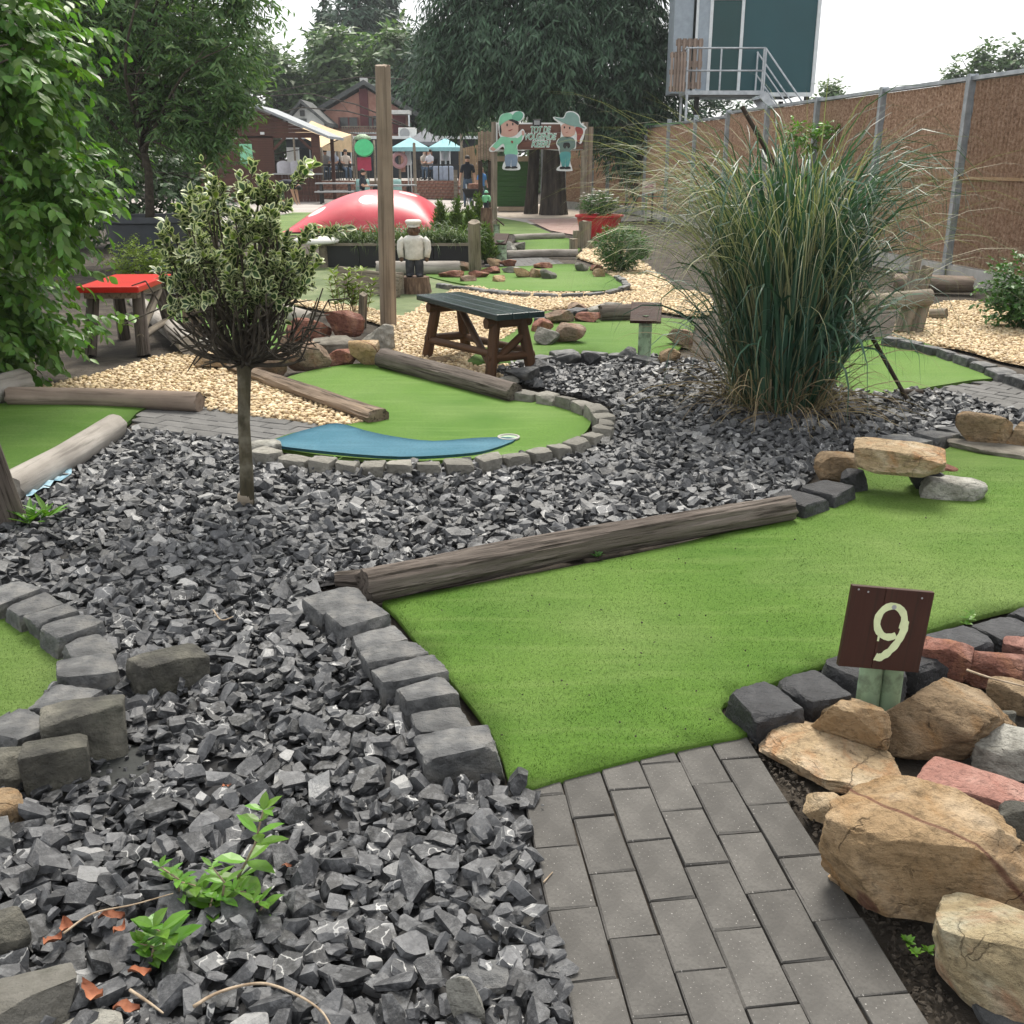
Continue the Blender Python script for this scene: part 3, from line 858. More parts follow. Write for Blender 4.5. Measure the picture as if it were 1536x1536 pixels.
SLATE = gpoly([(-160, 850), (-160, 775), (0, 770), (30, 745), (110, 690), (190, 650), (290, 660), (380, 672), (420, 690), (520, 700), (690, 700), (800, 690), (890, 668), (925, 640), (915, 612), (880, 597), (800, 580),
               (745, 562), (770, 548), (850, 545), (950, 535), (1010, 540), (1130, 552), (1250, 572), (1330, 585), (1395, 590), (1470, 604), (1560, 630), (1750, 650), (1536, 645), (1400, 655), (1300, 665), (1230, 695), (1185, 748), (1000, 800), (800, 840),
               (520, 870), (470, 885), (490, 915), (560, 985), (630, 1080), (650, 1150), (700, 1180), (770, 1185)], 2)
SLATE = SLATE + [np.array(p) for p in ((.02, 2.3), (.108, 1.6), (.19, .9), (-1.6, .9), (-2.1, 1.9), (-2.4, 2.9))]
tag(sheet('gravel_bed', SLATE, -.010, M['slate_base'], .4, skirt=0), kind='structure')
EXC = [POLY['near'], POLY['mid'], POLY['corner'], POLY['left'], POLY['right']]
def shard_variants(k):
    out = []
    for i in range(k):
        bm = bmesh.new(); bmesh.ops.create_cube(bm, size=2.0)
        sk = rng.uniform(-.42, .42, (8, 3))
        for v, d in zip(bm.verts, sk): v.co += Vector(d)
        for v in bm.verts: v.co = Vector((v.co.x, v.co.y * .82, v.co.z * .62))
        for _ in range(int(rng.integers(5, 9))):
            n_ = Vector(rng.normal(size=3)).normalized()
            ext = max(v.co.dot(n_) for v in bm.verts)
            r_ = bmesh.ops.bisect_plane(bm, geom=bm.verts[:] + bm.edges[:] + bm.faces[:], plane_co=n_ * ext * random.uniform(.42, .85), plane_no=n_, clear_outer=True)
            ed = [e for e in r_['geom_cut'] if isinstance(e, bmesh.types.BMEdge)]
            if len(ed) > 2: bmesh.ops.contextual_create(bm, geom=ed)
        bmesh.ops.recalc_face_normals(bm, faces=bm.faces[:])
        bmesh.ops.triangulate(bm, faces=bm.faces[:]); bm.verts.index_update()
        V = np.array([v.co[:] for v in bm.verts]); V -= (V.max(0) + V.min(0)) / 2; V /= np.abs(V[:, 0]).max()
        out.append((V, np.array([[v.index for v in f.verts] for f in bm.faces]))); bm.free()
    return out
chips = shard_variants(36)
L0 = scatter([SLATE], EXC, .045); L1 = scatter([SLATE], EXC, .050)
# a few bare patches where the ground shows between the chips
def bare(P):
    m = np.ones(len(P), bool)
    for (x, y, r_) in ((185, 1155, .09), (330, 1165, .08), (500, 1235, .07), (110, 830, .10)):
        q = g(x, y); m &= np.hypot(P[:, 0] - q.x, P[:, 1] - q.y) > r_ * rng.uniform(.6, 1.1, len(P))
    return P[m]
L0 = bare(L0); L1 = bare(L1)
n0, n1 = len(L0), len(L1)
def chip_xf(P, zlo, zhi, tilt, s0, s1):
    n = len(P)
    pos = np.column_stack([P, rng.uniform(zlo, zhi, n)])
    a = s0 + (s1 - s0) * rng.uniform(0, 1, n) ** 1.4 * np.where(rng.uniform(0, 1, n) < .10, 1.35, 1.0)
    scl = np.stack([a, a * rng.uniform(.6, 1.05, n), a * rng.uniform(.3, .8, n)], 1)
    return pos, rotmats(n, tilt), scl
A = chip_xf(L0, .000, .012, .30, .020, .038); B = chip_xf(L1, .016, .034, .45, .016, .042)
pos = np.concatenate([A[0], B[0]]); rot = np.concatenate([A[1], B[1]]); scl = np.concatenate([A[2], B[2]])
which = rng.integers(0, len(chips), len(pos))
# the 300 chips that show largest are objects of their own
zd = pos[:, 1] * CT + (CAM_H - pos[:, 2]) * ST
uu = pos[:, 0] / zd; vv = (pos[:, 1] * ST + (pos[:, 2] - CAM_H) * CT) / zd
vis = (np.abs(uu) < .5) & (np.abs(vv) < .5) & (np.arange(len(pos)) >= n0)
score = np.where(vis, scl[:, 0] / zd, 0)
top = np.argsort(-score)[:300]
rest = np.ones(len(pos), bool); rest[top] = False
V, F = joined(chips, which[rest], pos[rest], rot[rest], scl[rest])
tag(obj('slate_gravel', V, F, M['slate'], origin=(0, 0, 0)), 'bed of angular dark grey slate chips around the greens', 'gravel', kind='stuff')
for i in top:
    v, f = chips[which[i]]
    me = mesh_from('slate_chip', v * scl[i], f); me.materials.append(M['slate'])
    o = bpy.data.objects.new('slate_chip', me)
    put(o, None, pos[i])
    mt = Matrix(rot[i].tolist()).to_4x4()
    mt.translation = Vector(pos[i]); o.matrix_basis = mt
    tag(o, 'loose angular dark slate chip lying on top of the gravel beside the paving', 'stone', 'loose slate chips on top of the gravel')
# beige pebbles
def ico():
    bm = bmesh.new(); bmesh.ops.create_icosphere(bm, subdivisions=1, radius=1.0)
    V = np.array([v.co[:] for v in bm.verts]); F = np.array([[v.index for v in f.verts] for f in bm.faces]); bm.free(); return V, F
iv, if_ = ico()
pebs = [(iv * (1 + rng.uniform(-.18, .18, (len(iv), 1))) * np.array((1, .8, .6)), if_) for _ in range(8)]
BEDS = [([(20, 592), (60, 580), (150, 562), (230, 538), (300, 527), (380, 548), (450, 582), (582, 614), (575, 630), (515, 642), (440, 632), (310, 614), (305, 592), (150, 600)], .030),
        ([(425, 452), (480, 454), (560, 464), (600, 476), (640, 456), (700, 430), (800, 438), (900, 440), (1000, 436), (1060, 442), (1060, 474), (960, 464), (850, 462), (800, 474), (786, 510), (800, 535), (770, 562), (700, 576), (640, 555), (590, 535), (575, 492), (540, 478)], .034),
        ([(1340, 507), (1370, 470), (1440, 452), (1536, 468), (1650, 488), (1750, 560), (1600, 562), (1536, 548), (1500, 541), (1440, 524)], .034),
        ([(868, 385), (880, 372), (905, 360), (960, 392), (1010, 435), (930, 432), (905, 402), (870, 388)], .06)]
VV, FF, nn = [], [], 0
for px, sp in BEDS:
    P = gpoly(px, 3)
    sheet('gravel_bed', P, -.004, M['pebble_base'], .5, skirt=0)
    Q = scatter([P], EXC + [POLY['strip'], POLY['far_mid'], POLY['third'], POLY['fourth']], sp)
    n = len(Q)
    s_ = sp * rng.uniform(.42, .8, n)
    v, f = joined(pebs, rng.integers(0, 8, n), np.column_stack([Q, rng.uniform(.0, .016, n)]), rotmats(n, .3), np.stack([s_] * 3, 1))
    VV.append(v); FF.append(f + nn); nn += len(v)
tag(obj('pebble_gravel', np.concatenate(VV), np.concatenate(FF), M['pebble'], smooth=True, origin=(0, 0, 0)), 'pale beige rounded pebbles filling the beds between the greens', 'gravel', kind='stuff')
L2 = scatter([SLATE], EXC, .036); L2 = L2[L2[:, 1] < 4.6]
C_ = chip_xf(L2, .000, .020, .6, .005, .014)
V, F = joined(chips, rng.integers(0, len(chips), len(L2)), *C_)
tag(obj('slate_crumbs', V, F, M['slate'], origin=(0, 0, 0)), 'small slate crumbs between the larger chips', 'gravel', kind='stuff')
nd = 150
DX = rng.uniform(-.3, 2.4, nd); DYd = rng.uniform(2.4, 4.4, nd); md = inside(POLY['near'], DX, DYd)
V, F = joined(chips, rng.integers(0, len(chips), md.sum()), np.column_stack([DX[md], DYd[md], .022 + und_z(np.array(POLY['near']), DX[md], DYd[md], .018, 28)]), rotmats(md.sum(), .5), np.stack([rng.uniform(.0015, .0038, md.sum())] * 3, 1))
tag(obj('turf_litter', V, F, M['earth'], near_green, origin=(0, 0, 0)), kind='stuff')
SOILP = np.array(G([(1118, 1104), (1160, 1110), (1230, 1200), (1300, 1330), (1400, 1400), (1420, 1480), (1480, 1560), (1402, 1545), (1328, 1412), (1198, 1212)]))
L3 = scatter([SOILP], [], .012); C_ = chip_xf(L3, -.016, .002, .8, .003, .009)
V, F = joined(chips, rng.integers(0, len(chips), len(L3)), *C_)
tag(obj('soil_crumbs', V, F, M['earth'], origin=(0, 0, 0)), 'brown soil crumbs between the paving and the sandstone rocks', 'soil', kind='stuff')
print('chips', n0, n1, 'pebbles', nn // 12)
# ---------------------------------------------------------------- stone edging
SEED = [100]
def edging(label, px, z, n, wid, hgt, mat, nres=4, over=.93, rough=.05, px_top=True, wv=.15):
    """a row of set stones along a line drawn through their top centres"""
    pts = crv([g(x, y, z)[:] for (x, y) in px], 12)
    P = np.array(pts); seg = np.r_[0, np.cumsum(np.linalg.norm(np.diff(P[:, :2], axis=0), axis=1))]
    w = np.array([random.uniform(1 - wv * 1.4, 1 + wv * 1.4) for _ in range(n)]); w = np.r_[0, np.cumsum(w)] / w.sum() * seg[-1]
    mid = P[len(P) // 2]
    root = thing('stone_edging', label, 'stone edging', (mid[0], mid[1], 0))
    for i in range(n):
        a, b = [np.array([np.interp(t, seg, P[:, k]) for k in (0, 1)]) for t in (w[i], w[i + 1])]
        c = (a + b) / 2; d = b - a; L = np.linalg.norm(d)
        SEED[0] += 1
        h = hgt * random.uniform(.85, 1.12)
        V, F = rockV(SEED[0], (L * over, wid * random.uniform(1 - wv, 1 + wv), h + .03), nres + 5, 24, 8, (.84, .98), rough * .9, 4.5, .20, 4)
        V = rotz(V, math.atan2(d[1], d[0]) + random.uniform(-.07, .07))
        V += np.array([c[0], c[1], -.03])
        obj('stone', V, F, mat, root, True, sharp=20)
    return root
edging('short row of dark grey setts between the slate gravel and the hole nine green', [(487, 886), (540, 922), (578, 962), (618, 1010), (655, 1060), (702, 1133)], .085, 8, .20, .085, M['basalt'], 7)
edging('dark setts curving round the small corner green beside the big grey blocks', [(-60, 868), (0, 878), (62, 908), (110, 940), (135, 968), (132, 1002), (112, 1038), (52, 1078), (-20, 1110)], .085, 9, .17, .09, M['basalt'], 7)
edging('curved row of weathered grey setts holding the green with the blue turf', [(382, 672), (440, 682), (520, 690), (610, 692), (700, 688), (790, 678), (860, 662), (905, 640), (908, 622), (880, 603), (830, 590), (772, 582)], .085, 22, .115, .085, M['grey_stone'], 4)
edging('black angular setts between the hole nine green and the sandstone rocks', [(1105, 1058), (1190, 1036), (1275, 1010), (1350, 985), (1425, 962), (1490, 940), (1580, 918), (1680, 895)], .085, 8, .19, .09, M['basalt_black'], 7)
edging('two dark flat setts joining the weathered log to the stone arch', [(1180, 752), (1212, 740), (1262, 722)], .075, 2, .20, .075, M['basalt_black'], 6)
edging('flat blue grey slabs along the far rim of the hole nine green', [(1330, 662), (1385, 652), (1430, 645), (1500, 636), (1600, 640)], .05, 5, .22, .05, M['basalt'], 4)
edging('row of dark setts between beige pebbles and the green behind the tall grass', [(1325, 505), (1370, 512), (1420, 525), (1470, 541), (1530, 562), (1600, 585)], .08, 10, .14, .085, M['basalt'], 4)
edging('low grey stones below the green behind the bench', [(780, 545), (830, 530), (870, 528), (930, 532), (985, 540)], .05, 6, .16, .06, M['basalt'], 3)
edging('thin dark kerb stones between beige pebbles and the green with the post', [(655, 424), (700, 430), (760, 438), (840, 441), (900, 438), (940, 428), (925, 412)], .05, 14, .10, .055, M['basalt'], 3)
edging('dark setts behind the bench at the edge of the pebbles', [(808, 478), (840, 470), (870, 464), (880, 462)], .06, 3, .16, .07, M['basalt_black'], 3)

# ---------------------------------------------------------------- single rocks
def rock(name, label, x0, y0, x1, y1, mat, k=.8, seed=None, n=8, pw=5, cuts=9, cutd=(.62, .95), rough=.06, rs=2.0, skew=.16, base=0.0, yaw=0.0, hmin=.35, group=None, cat='rock', hs_=1.0, sink=.015):
    """rock filling the photo box; its lower front edge rests on height `base`"""
    xc = (x0 + x1) / 2
    p = g(xc, y1, base)
    s = 1 / ppm(p)
    w = (x1 - x0) * s
    fwd = Vector((p.x, p.y, 0)).normalized()
    phi = math.atan2(CAM_H - base, p.y)
    ext = (y1 - y0) * s
    dep = k * w
    h = (ext - dep * math.sin(phi)) / math.cos(phi)
    if h < hmin * ext:
        h = hmin * ext; dep = max((ext - h * math.cos(phi)) / math.sin(phi), .3 * w)
    h *= hs_
    if seed is None:
        SEED[0] += 1; seed = SEED[0]
    ca, sa = abs(math.cos(yaw)), abs(math.sin(yaw))
    V, F = rockV(seed, (w, dep, h + sink), int(n * 1.35) + 2, pw + 1.5, cuts + (6 if cuts > 5 else 0), (cutd[0] - .02, cutd[1]), rough * .75, rs, skew * 1.1, 5, .035 if mat.name.startswith(('sand', 'red', 'pink', 'mix')) else .02)
    if yaw:
        V = rotz(V, yaw); V[:, 0] *= w / np.ptp(V[:, 0]); V[:, 1] *= dep / np.ptp(V[:, 1])
    V = rotz(V, -math.atan2(fwd.x, fwd.y))
    c = p + fwd * dep * .5
    V += np.array([c.x, c.y, base - sink])
    o = obj(name, V, F, mat, None, True, sharp=24)
    return tag(o, label, cat, group)
B = 'boulder'; K = 'rock'
rock(B, 'large tan sandstone boulder with dark veins overhanging the paved path', 1196, 1136, 1534, 1402, M['sandstone'], .62, 917, 26, 3.6, 9, (.60, .9), .10, 1.6, .26, yaw=.35, cat='boulder')
rock(B, 'yellow grey lichened sandstone boulder at the corner of the paved path', 1378, 1338, 1640, 1545, M['sandstone_lichen'], .6, 923, 24, 3.6, 8, (.62, .9), .09, 1.8, .22, cat='boulder')
rock('flat_stone', 'flat pale tan sandstone slab beside the paving and the black setts', 1128, 1066, 1350, 1185, M['sandstone_pale'], .85, 931, 18, 5, 8, (.66, .95), .08, 2.2, .26, hmin=.22, cat='stone slab')
rock('flat_stone', 'broad brown sandstone slab leaning behind the number nine sign', 1310, 988, 1508, 1152, M['sandstone_brown'], .75, 942, 18, 4, 9, (.6, .95), .08, 2.0, .34, hmin=.45, cat='stone slab')
rock(K, 'small tan rounded rock between the black setts and the sign post', 1186, 1036, 1300, 1092, M['sandstone_pale'], .5, 951, 12, 4, 6, (.7, .95), .06, hmin=.6)
rock(K, 'tan wedge shaped rock standing on the flat pale slab', 1214, 1032, 1332, 1114, M['sandstone'], .55, 963, 14, 3.6, 11, (.5, .9), .05, 2, .3, base=.05, hmin=.7)
rock(K, 'pale grey white rock beside the broad brown slab', 1450, 1078, 1575, 1172, M['white_stone'], .6, 971, 14, 4, 9, (.6, .95), .07)
rock('flat_stone', 'pink sandstone slab wedged behind the large tan boulder', 1370, 1138, 1570, 1240, M['pink_stone'], .5, 983, 12, 6, 8, (.7, .95), .04, hmin=.5, cat='stone slab')
rock(K, 'dark grey rough rock beside the large tan boulder', 1486, 1196, 1600, 1312, M['dark_block'], .6, 985, 12, 3.6, 8, (.65, .95), .08)
rock(K, 'small orange rock peeping out from under the large tan boulder', 1203, 1180, 1262, 1236, M['sandstone_pale'], .8, 991, 10, 4, 6)
rock(K, 'reddish pink rock just behind the number nine sign', 1372, 950, 1450, 1024, M['red_stone'], .6, 1001, 12, 5, 9, (.6, .95))
rock(K, 'long red rock with a pale top edge beside the black setts', 1428, 965, 1530, 1030, M['red_stone'], .5, 1003, 12, 6, 8, (.7, .95), hmin=.5)
rock(K, 'pale pink rock lying on the red rocks by the black setts', 1500, 948, 1590, 1012, M['pink_stone'], .6, 1013, 12, 5, 8)
rock(K, 'rusty orange angular rock below the thin dry stem', 1478, 1005, 1572, 1072, M['sandstone_brown'], .6, 1021, 12, 5, 9, (.6, .95))
rock(K, 'small rust red rock at the top of the pile by the black setts', 1502, 918, 1570, 950, M['red_stone'], .7, 1023, 10, 5, 7)
rock(K, 'small grey stone in the gap between the brown slab and the rust rocks', 1490, 1060, 1520, 1088, M['dark_block'], .8, 1031, 6, 5, 6)
rock('flat_stone', 'bluish grey slab at the foot of the lichened boulder', 1450, 1490, 1600, 1560, M['basalt'], .6, 1033, 10, 5, 8, hmin=.4, cat='stone slab')
# stone arch on the green
rock('flat_stone', 'orange tan lintel stone bridging the golf tunnel', 1276, 652, 1412, 718, M['sandstone_pale'], .62, 1041, 16, 7, 6, (.78, .97), .06, 2.2, .14, base=.13, cat='stone slab', sink=.0)
rock(K, 'rusty brown support rock under the left end of the lintel stone', 1218, 672, 1284, 728, M['sandstone_brown'], .7, 1043, 12, 4, 8)
rock(K, 'dark support stone under the right end of the lintel stone', 1355, 690, 1412, 742, M['basalt_black'], .7, 1047, 8, 6, 6, hmin=.6)
rock(K, 'dark inner stone at the tunnel mouth beside the rusty support rock', 1258, 700, 1300, 742, M['basalt_black'], .8, 1048, 8, 6, 6)
rock('flat_stone', 'pale blue grey stone slab sloping down in front of the tunnel', 1378, 708, 1474, 756, M['white_stone'], .55, 1051, 12, 6, 8, (.72, .96), hmin=.3, cat='stone slab')
rock(K, 'small reddish stone wedged behind the pale sloping slab', 1402, 692, 1436, 712, M['red_stone'], .7, 1053, 6, 5, 6)
rock(K, 'brown pointed rock set in mortar at the far rim of the green', 1430, 612, 1512, 676, M['sandstone_brown'], .5, 1061, 14, 3.6, 9, (.6, .95), .06, 2, .3, hmin=.6)
rock(K, 'rounded mossy brown rock next to the pointed rock in mortar', 1508, 632, 1600, 684, M['sandstone_brown'], .5, 1063, 12, 3.4, 7, hmin=.6)
rock('mortar_footing', 'grey mortar footing under the brown pointed rock', 1420, 655, 1600, 690, M['mortar'], .35, 1067, 8, 5, 6, hmin=.3, cat='mortar', hs_=.7)
# left blocks
rock(K, 'solid dark square block standing alone on the slate chips', 196, 960, 320, 1050, M['dark_block'], .62, 1071, 16, 12, 3, (.86, .97), .05, 2.4, .12, yaw=.35, hmin=.66)
rock(K, 'tall grey green angular block tilted at the end of the corner setts', 76, 1030, 200, 1150, M['dark_block'], .7, 1083, 16, 12, 4, (.78, .96), .04, 2, .32, hmin=.66)
rock(K, 'square grey block with a flat pale top beside the black liner', 42, 1098, 142, 1192, M['dark_block'], .6, 1087, 14, 14, 3, (.88, .97), .04, 2, .14, hmin=.66)
rock(K, 'mossy grey block touching the square pale topped block', -60, 1112, 52, 1202, M['dark_block'], .6, 1091, 14, 6, 7, (.7, .96), .05, hmin=.62)
rock(B, 'smooth round brown boulder next to the mossy grey block', -70, 1176, 40, 1262, M['sandstone_brown'], .7, 1093, 14, 2.3, 0, (.9, .95), .02, cat='boulder', hmin=.6)
rock(K, 'rough grey rock in front of the smooth brown boulder', -60, 1226, 24, 1300, M['basalt'], .7, 1097, 12, 4, 8)
rock(K, 'dark brown grey boulder near the dead red leaves', -70, 1362, 50, 1460, M['dark_block'], .6, 1103, 14, 4, 8, hmin=.5)
rock('flat_stone', 'large flat grey slab with a sharp ridge by the dead leaves', -60, 1432, 128, 1580, M['grey_stone'], .7, 1109, 16, 6, 8, (.6, .95), .03, 2, .3, hmin=.3, cat='stone slab')
rock(K, 'pale grey rock next to the ridged slab', 92, 1512, 190, 1590, M['white_stone'], .8, 1117, 10, 5, 8)
rock(K, 'large grey boulder chip with white veins next to the paving edge', 690, 1438, 765, 1500, M['basalt'], .8, 1123, 8, 5, 9)
rock(K, 'thin pale upright shard standing among the slate chips', 670, 1465, 728, 1545, M['white_stone'], .4, 1127, 6, 6, 9, (.6, .9), hmin=.7)
rock(K, 'pale grey rounded stone at the left end of the weathered setts', 374, 655, 424, 692, M['white_stone'], .8, 1131, 10, 3, 4)
# rocks round the middle green
for (a, b, c, d, m, kk, lab, base, hm) in [
    (425, 508, 496, 558, 'mix_stone', .6, 'brown grey boulder with a flat face at the corner of the middle green', 0, .6),
    (378, 525, 436, 570, 'mix_stone', .7, 'dull grey brown boulder beside the half log', 0, .55),
    (492, 520, 540, 550, 'red_stone', .6, 'small red brick shaped stone between two boulders', 0, .6),
    (526, 506, 576, 552, 'sandstone', .8, 'orange brown rounded boulder beside the red brick shaped stone', 0, .7),
    (536, 482, 592, 528, 'grey_stone', .8, 'dark grey boulder at the end of the weathered log', 0, .6),
    (430, 472, 500, 514, 'red_stone', .7, 'dusky pink slab leaning on the rockery', .05, .6),
    (486, 462, 546, 506, 'red_stone', .6, 'purple red layered slab on top of the rockery', .08, .6),
    (416, 498, 458, 522, 'mix_stone', .7, 'small brown stone tucked behind the flat faced boulder', 0, .5),
    (462, 500, 545, 535, 'mortar', .8, 'grey mortared stones filling the middle of the rockery', 0, .5),
    (282, 502, 325, 530, 'white_stone', .8, 'pale cream stone at the foot of the square timber post', 0, .5),
    (292, 525, 350, 556, 'sandstone_brown', .7, 'brown flat stone behind the trained shrub', 0, .5),
    (350, 520, 385, 545, 'mix_stone', .7, 'dull stone behind the trunk of the trained shrub', 0, .5)]:
    rock(K, lab, a, b, c, d, M[m], kk, None, 11, 2.8, 10, (.52, .93), .08, 2.0, .26, base=base, hmin=hm, yaw=random.uniform(-.5, .5))
for (a, b, c, d, m, lab) in [
    (756, 545, 812, 578, 'basalt', 'broad dark grey boulder beside the bench leg'),
    (790, 535, 835, 566, 'basalt_black', 'black rounded boulder between two grey ones near the bench'),
    (832, 524, 873, 552, 'basalt', 'grey angular boulder behind the slate gravel by the green'),
    (868, 525, 902, 552, 'basalt_black', 'black triangular rock at the end of the boulder row'),
    (745, 560, 782, 578, 'grey_stone', 'low grey stone at the end of the weathered log by the setts'),
    (642, 533, 676, 546, 'sandstone_brown', 'brown flake of stone lying on the beige pebbles'),
    (924, 518, 955, 545, 'basalt', 'dark upright stone at the foot of the green sign post'),
    (735, 515, 790, 540, 'basalt_black', 'low black slab under the bench'),
    # rock island on the green behind the bench
    (800, 488, 840, 520, 'grey_stone', 'grey brown boulder at the front of the island on the green'),
    (832, 482, 880, 518, 'mix_stone', 'brown topped boulder at the front of the island on the green'),
    (796, 475, 830, 500, 'red_stone', 'layered red stone at the side of the island on the green'),
    (816, 462, 862, 488, 'mix_stone', 'flat reddish slab on the island on the green'),
    (860, 466, 900, 486, 'red_stone', 'small red grey stone at the back of the island'),
    (880, 455, 915, 478, 'grey_stone', 'grey rounded rock behind the island by the pebbles'),
    (850, 452, 880, 470, 'mix_stone', 'brown rock between the island and the pebbles'),
    (905, 452, 935, 472, 'grey_stone', 'speckled grey rock near the dark log end'),
    (985, 520, 1020, 548, 'sandstone_brown', 'tan rock half hidden by the tall grass'),
    (1000, 490, 1040, 520, 'mix_stone', 'flat brown rock behind the tall grass'),
    # around the grey post
    (660, 404, 700, 418, 'red_stone', 'flat reddish slab lying left of the grey post'),
    (678, 390, 708, 408, 'mix_stone', 'rounded brown rock behind the flat reddish slab'),
    (702, 404, 734, 418, 'red_stone', 'flat red stone at the foot of the grey post'),
    (688, 412, 714, 424, 'mix_stone', 'small stone in front of the flat reddish slab'),
    (738, 412, 758, 425, 'sandstone', 'orange stone at the right foot of the grey post'),
    (722, 398, 752, 412, 'red_stone', 'red brown rock behind the grey post'),
    (752, 398, 785, 411, 'grey_stone', 'pale grey slab in the rock row on the green'),
    (770, 400, 798, 418, 'sandstone', 'tan orange rock in the rock row on the green'),
    (792, 402, 814, 418, 'sandstone_brown', 'brown cube shaped rock in the rock row on the green'),
    (810, 402, 836, 420, 'grey_stone', 'grey rock at the end of the rock row on the green'),
    (800, 392, 830, 404, 'red_stone', 'red topped rock at the back of the rock row'),
    (730, 386, 752, 400, 'sandstone_brown', 'dark brown rock beside the small thuja'),
    (748, 388, 775, 400, 'red_stone', 'flat red rock in front of the paved strip'),
    (745, 360, 775, 382, 'white_stone', 'pale grey rockery stone behind the green sign post'),
    (768, 362, 790, 378, 'grey_stone', 'grey rockery stone next to the small green'),
    (740, 374, 760, 388, 'grey_stone', 'low grey rockery stone in front of the thuja'),
    (862, 393, 884, 408, 'grey_stone', 'mossy grey rock on the far edge of the pebbles'),
    (884, 396, 905, 408, 'red_stone', 'dull red rock beside the mossy grey rock'),
    (888, 402, 908, 417, 'sandstone_brown', 'brown rock in front of the dull red rock')]:
    rock(K, lab, a, b, c, d, M[m], .75, None, 6, 2.2, 12, (.48, .92), .08, 2.0, .32, hmin=.5, yaw=random.uniform(-.6, .6))

# ---------------------------------------------------------------- logs and posts
def log(name, label, p0, p1, r0, r1, mat, bend=(0, 0), knob=.05, nl=60, nr=28, flatten=0, cat='log', seed=0, ends=True, end_mat=None, ridge=.02, part=None):
    """a log with its grain along local X; bend = sideways and upward bow of the middle"""
    p0, p1 = Vector(p0), Vector(p1)
    d = p1 - p0; L = d.length
    fr = xframe(d)
    V, F = [], []
    for i in range(nl + 1):
        t = i / nl
        c = Vector((t * L, bend[0] * math.sin(math.pi * t), bend[1] * math.sin(math.pi * t)))
        r = (r0 + (r1 - r0) * t) * (1 + knob * noise.noise(Vector((t * L * 2.2, seed * 3.1, 0))))
        for k in range(nr):
            a = 2 * math.pi * k / nr
            n1 = noise.noise(Vector((t * L * 1.5, math.cos(a) * 3.5 + seed, math.sin(a) * 3.5)))
            n2 = noise.noise(Vector((t * L * 3, math.cos(a) * 13 + seed, math.sin(a) * 13)))
            rr = r * (1 + ridge * 2.2 * n1 - ridge * 2.6 * abs(n2))
            y, z = math.cos(a) * rr, math.sin(a) * rr
            if flatten and z > 0: z *= (1 - flatten)
            xx = c.x
            if i in (0, nl): xx += noise.noise(Vector((seed, math.cos(a) * 2, math.sin(a) * 2 + i))) * r * .35
            V.append(p0 + fr @ Vector((xx, c.y + y, c.z + z)))
    for i in range(nl):
        for k in range(nr):
            k2 = (k + 1) % nr
            F.append((i * nr + k, (i + 1) * nr + k, (i + 1) * nr + k2, i * nr + k2))
    F.append(tuple(range(nr))); m = nl * nr
    F.append(tuple(range(m + nr - 1, m - 1, -1)))
    o = obj(name, V, F, mat, part, True, origin=tuple(p0), frame=fr, sharp=45)
    if part is None: tag(o, label, cat)
    return o
log('log', 'long dark weathered log with a rotten end bordering the hole nine green', g(545, 880, .065), g(1184, 762, .062), .068, .062, M['log_dark'], (.03, .0), .07, 150, 56, seed=3, ridge=.06)
log('log', 'short splintered piece of wood at the rotten end of the dark log', g(505, 868, .035), g(570, 868, .05), .028, .04, M['log_dark'], nl=20, nr=14, seed=4, ridge=.08)
log('log', 'thick silver grey log lying beside the slate chips', g(10, 735, .075), g(172, 640, .075), .078, .076, M['log_grey'], (-.02, 0), .05, 60, 32, seed=7)
log('log', 'slim brown log between the green and the beige pebbles', g(15, 594, .06), g(300, 603, .06), .062, .066, M['log_brown'], (.03, .0), .06, 60, 28, seed=9)
log('log', 'pale grey log end under the dark leafy shrub', g(-60, 600, .09), g(34, 574, .09), .10, .10, M['log_grey'], seed=11, nl=30)
log('log', 'weathered brown log between the middle green and the bench', g(575, 538, .07), g(772, 590, .06), .085, .072, M['log_dark'], (.0, .0), .06, 70, 32, seed=13, ridge=.05)
log('log', 'split half log with a charred end pointing into the middle green', g(350, 548, .05), g(568, 624, .045), .06, .085, M['log_half'], (0, 0), .06, 70, 32, flatten=.45, seed=15, ridge=.07)
log('post', 'thick dark leaning post beside a fern like weed', g(18, 800, -.05), at(-48, 620, g(22, 800).y - .1), .085, .075, M['log_dark'], (0, 0), .05, 30, 24, cat='post', seed=17)
log('log', 'round grey log lying behind the red topped table', g(205, 452, .08), g(285, 518, .09), .08, .09, M['log_grey'], seed=19, nl=24, nr=18)
log('log', 'pale log lying on pebbles behind the trained shrub', g(400, 462, .08), g(470, 482, .08), .09, .09, M['log_grey'], seed=21, nl=24, nr=18)
log('post', 'square sawn timber post behind the trained shrub', g(290, 515, -.03), at(286, 441, g(290, 515).y), .085, .08, M['pole'], nl=8, nr=4, cat='post', seed=23, knob=0)
log('post', 'tall round wooden pole standing in the beige pebbles', g(583, 495, -.05), at(574, 98, g(583, 495).y), .083, .070, M['pole'], (.0, 0), .03, 40, 24, cat='pole', seed=25, ridge=.012)
log('post', 'short square grey stake beside the purple rock', g(543, 492, -.03), at(545, 441, g(543, 492).y), .045, .043, M['post_grey'], nl=8, nr=4, cat='post', seed=27, knob=0)
log('post', 'weathered grey post standing in the rocks on the far green', g(713, 412, -.03), at(711, 333, g(713, 412).y), .098, .085, M['post_grey'], nl=20, nr=16, cat='post', seed=29)
log('log', 'long pale log lying in front of the black planter', g(565, 402, .09), g(690, 402, .09), .10, .10, M['log_grey'], seed=31, nl=30, nr=18)
log('log', 'grey branch edging the small far green', g(760, 382, .06), g(866, 380, .06), .07, .07, M['log_grey'], (.12, 0), .05, 30, 14, seed=33)
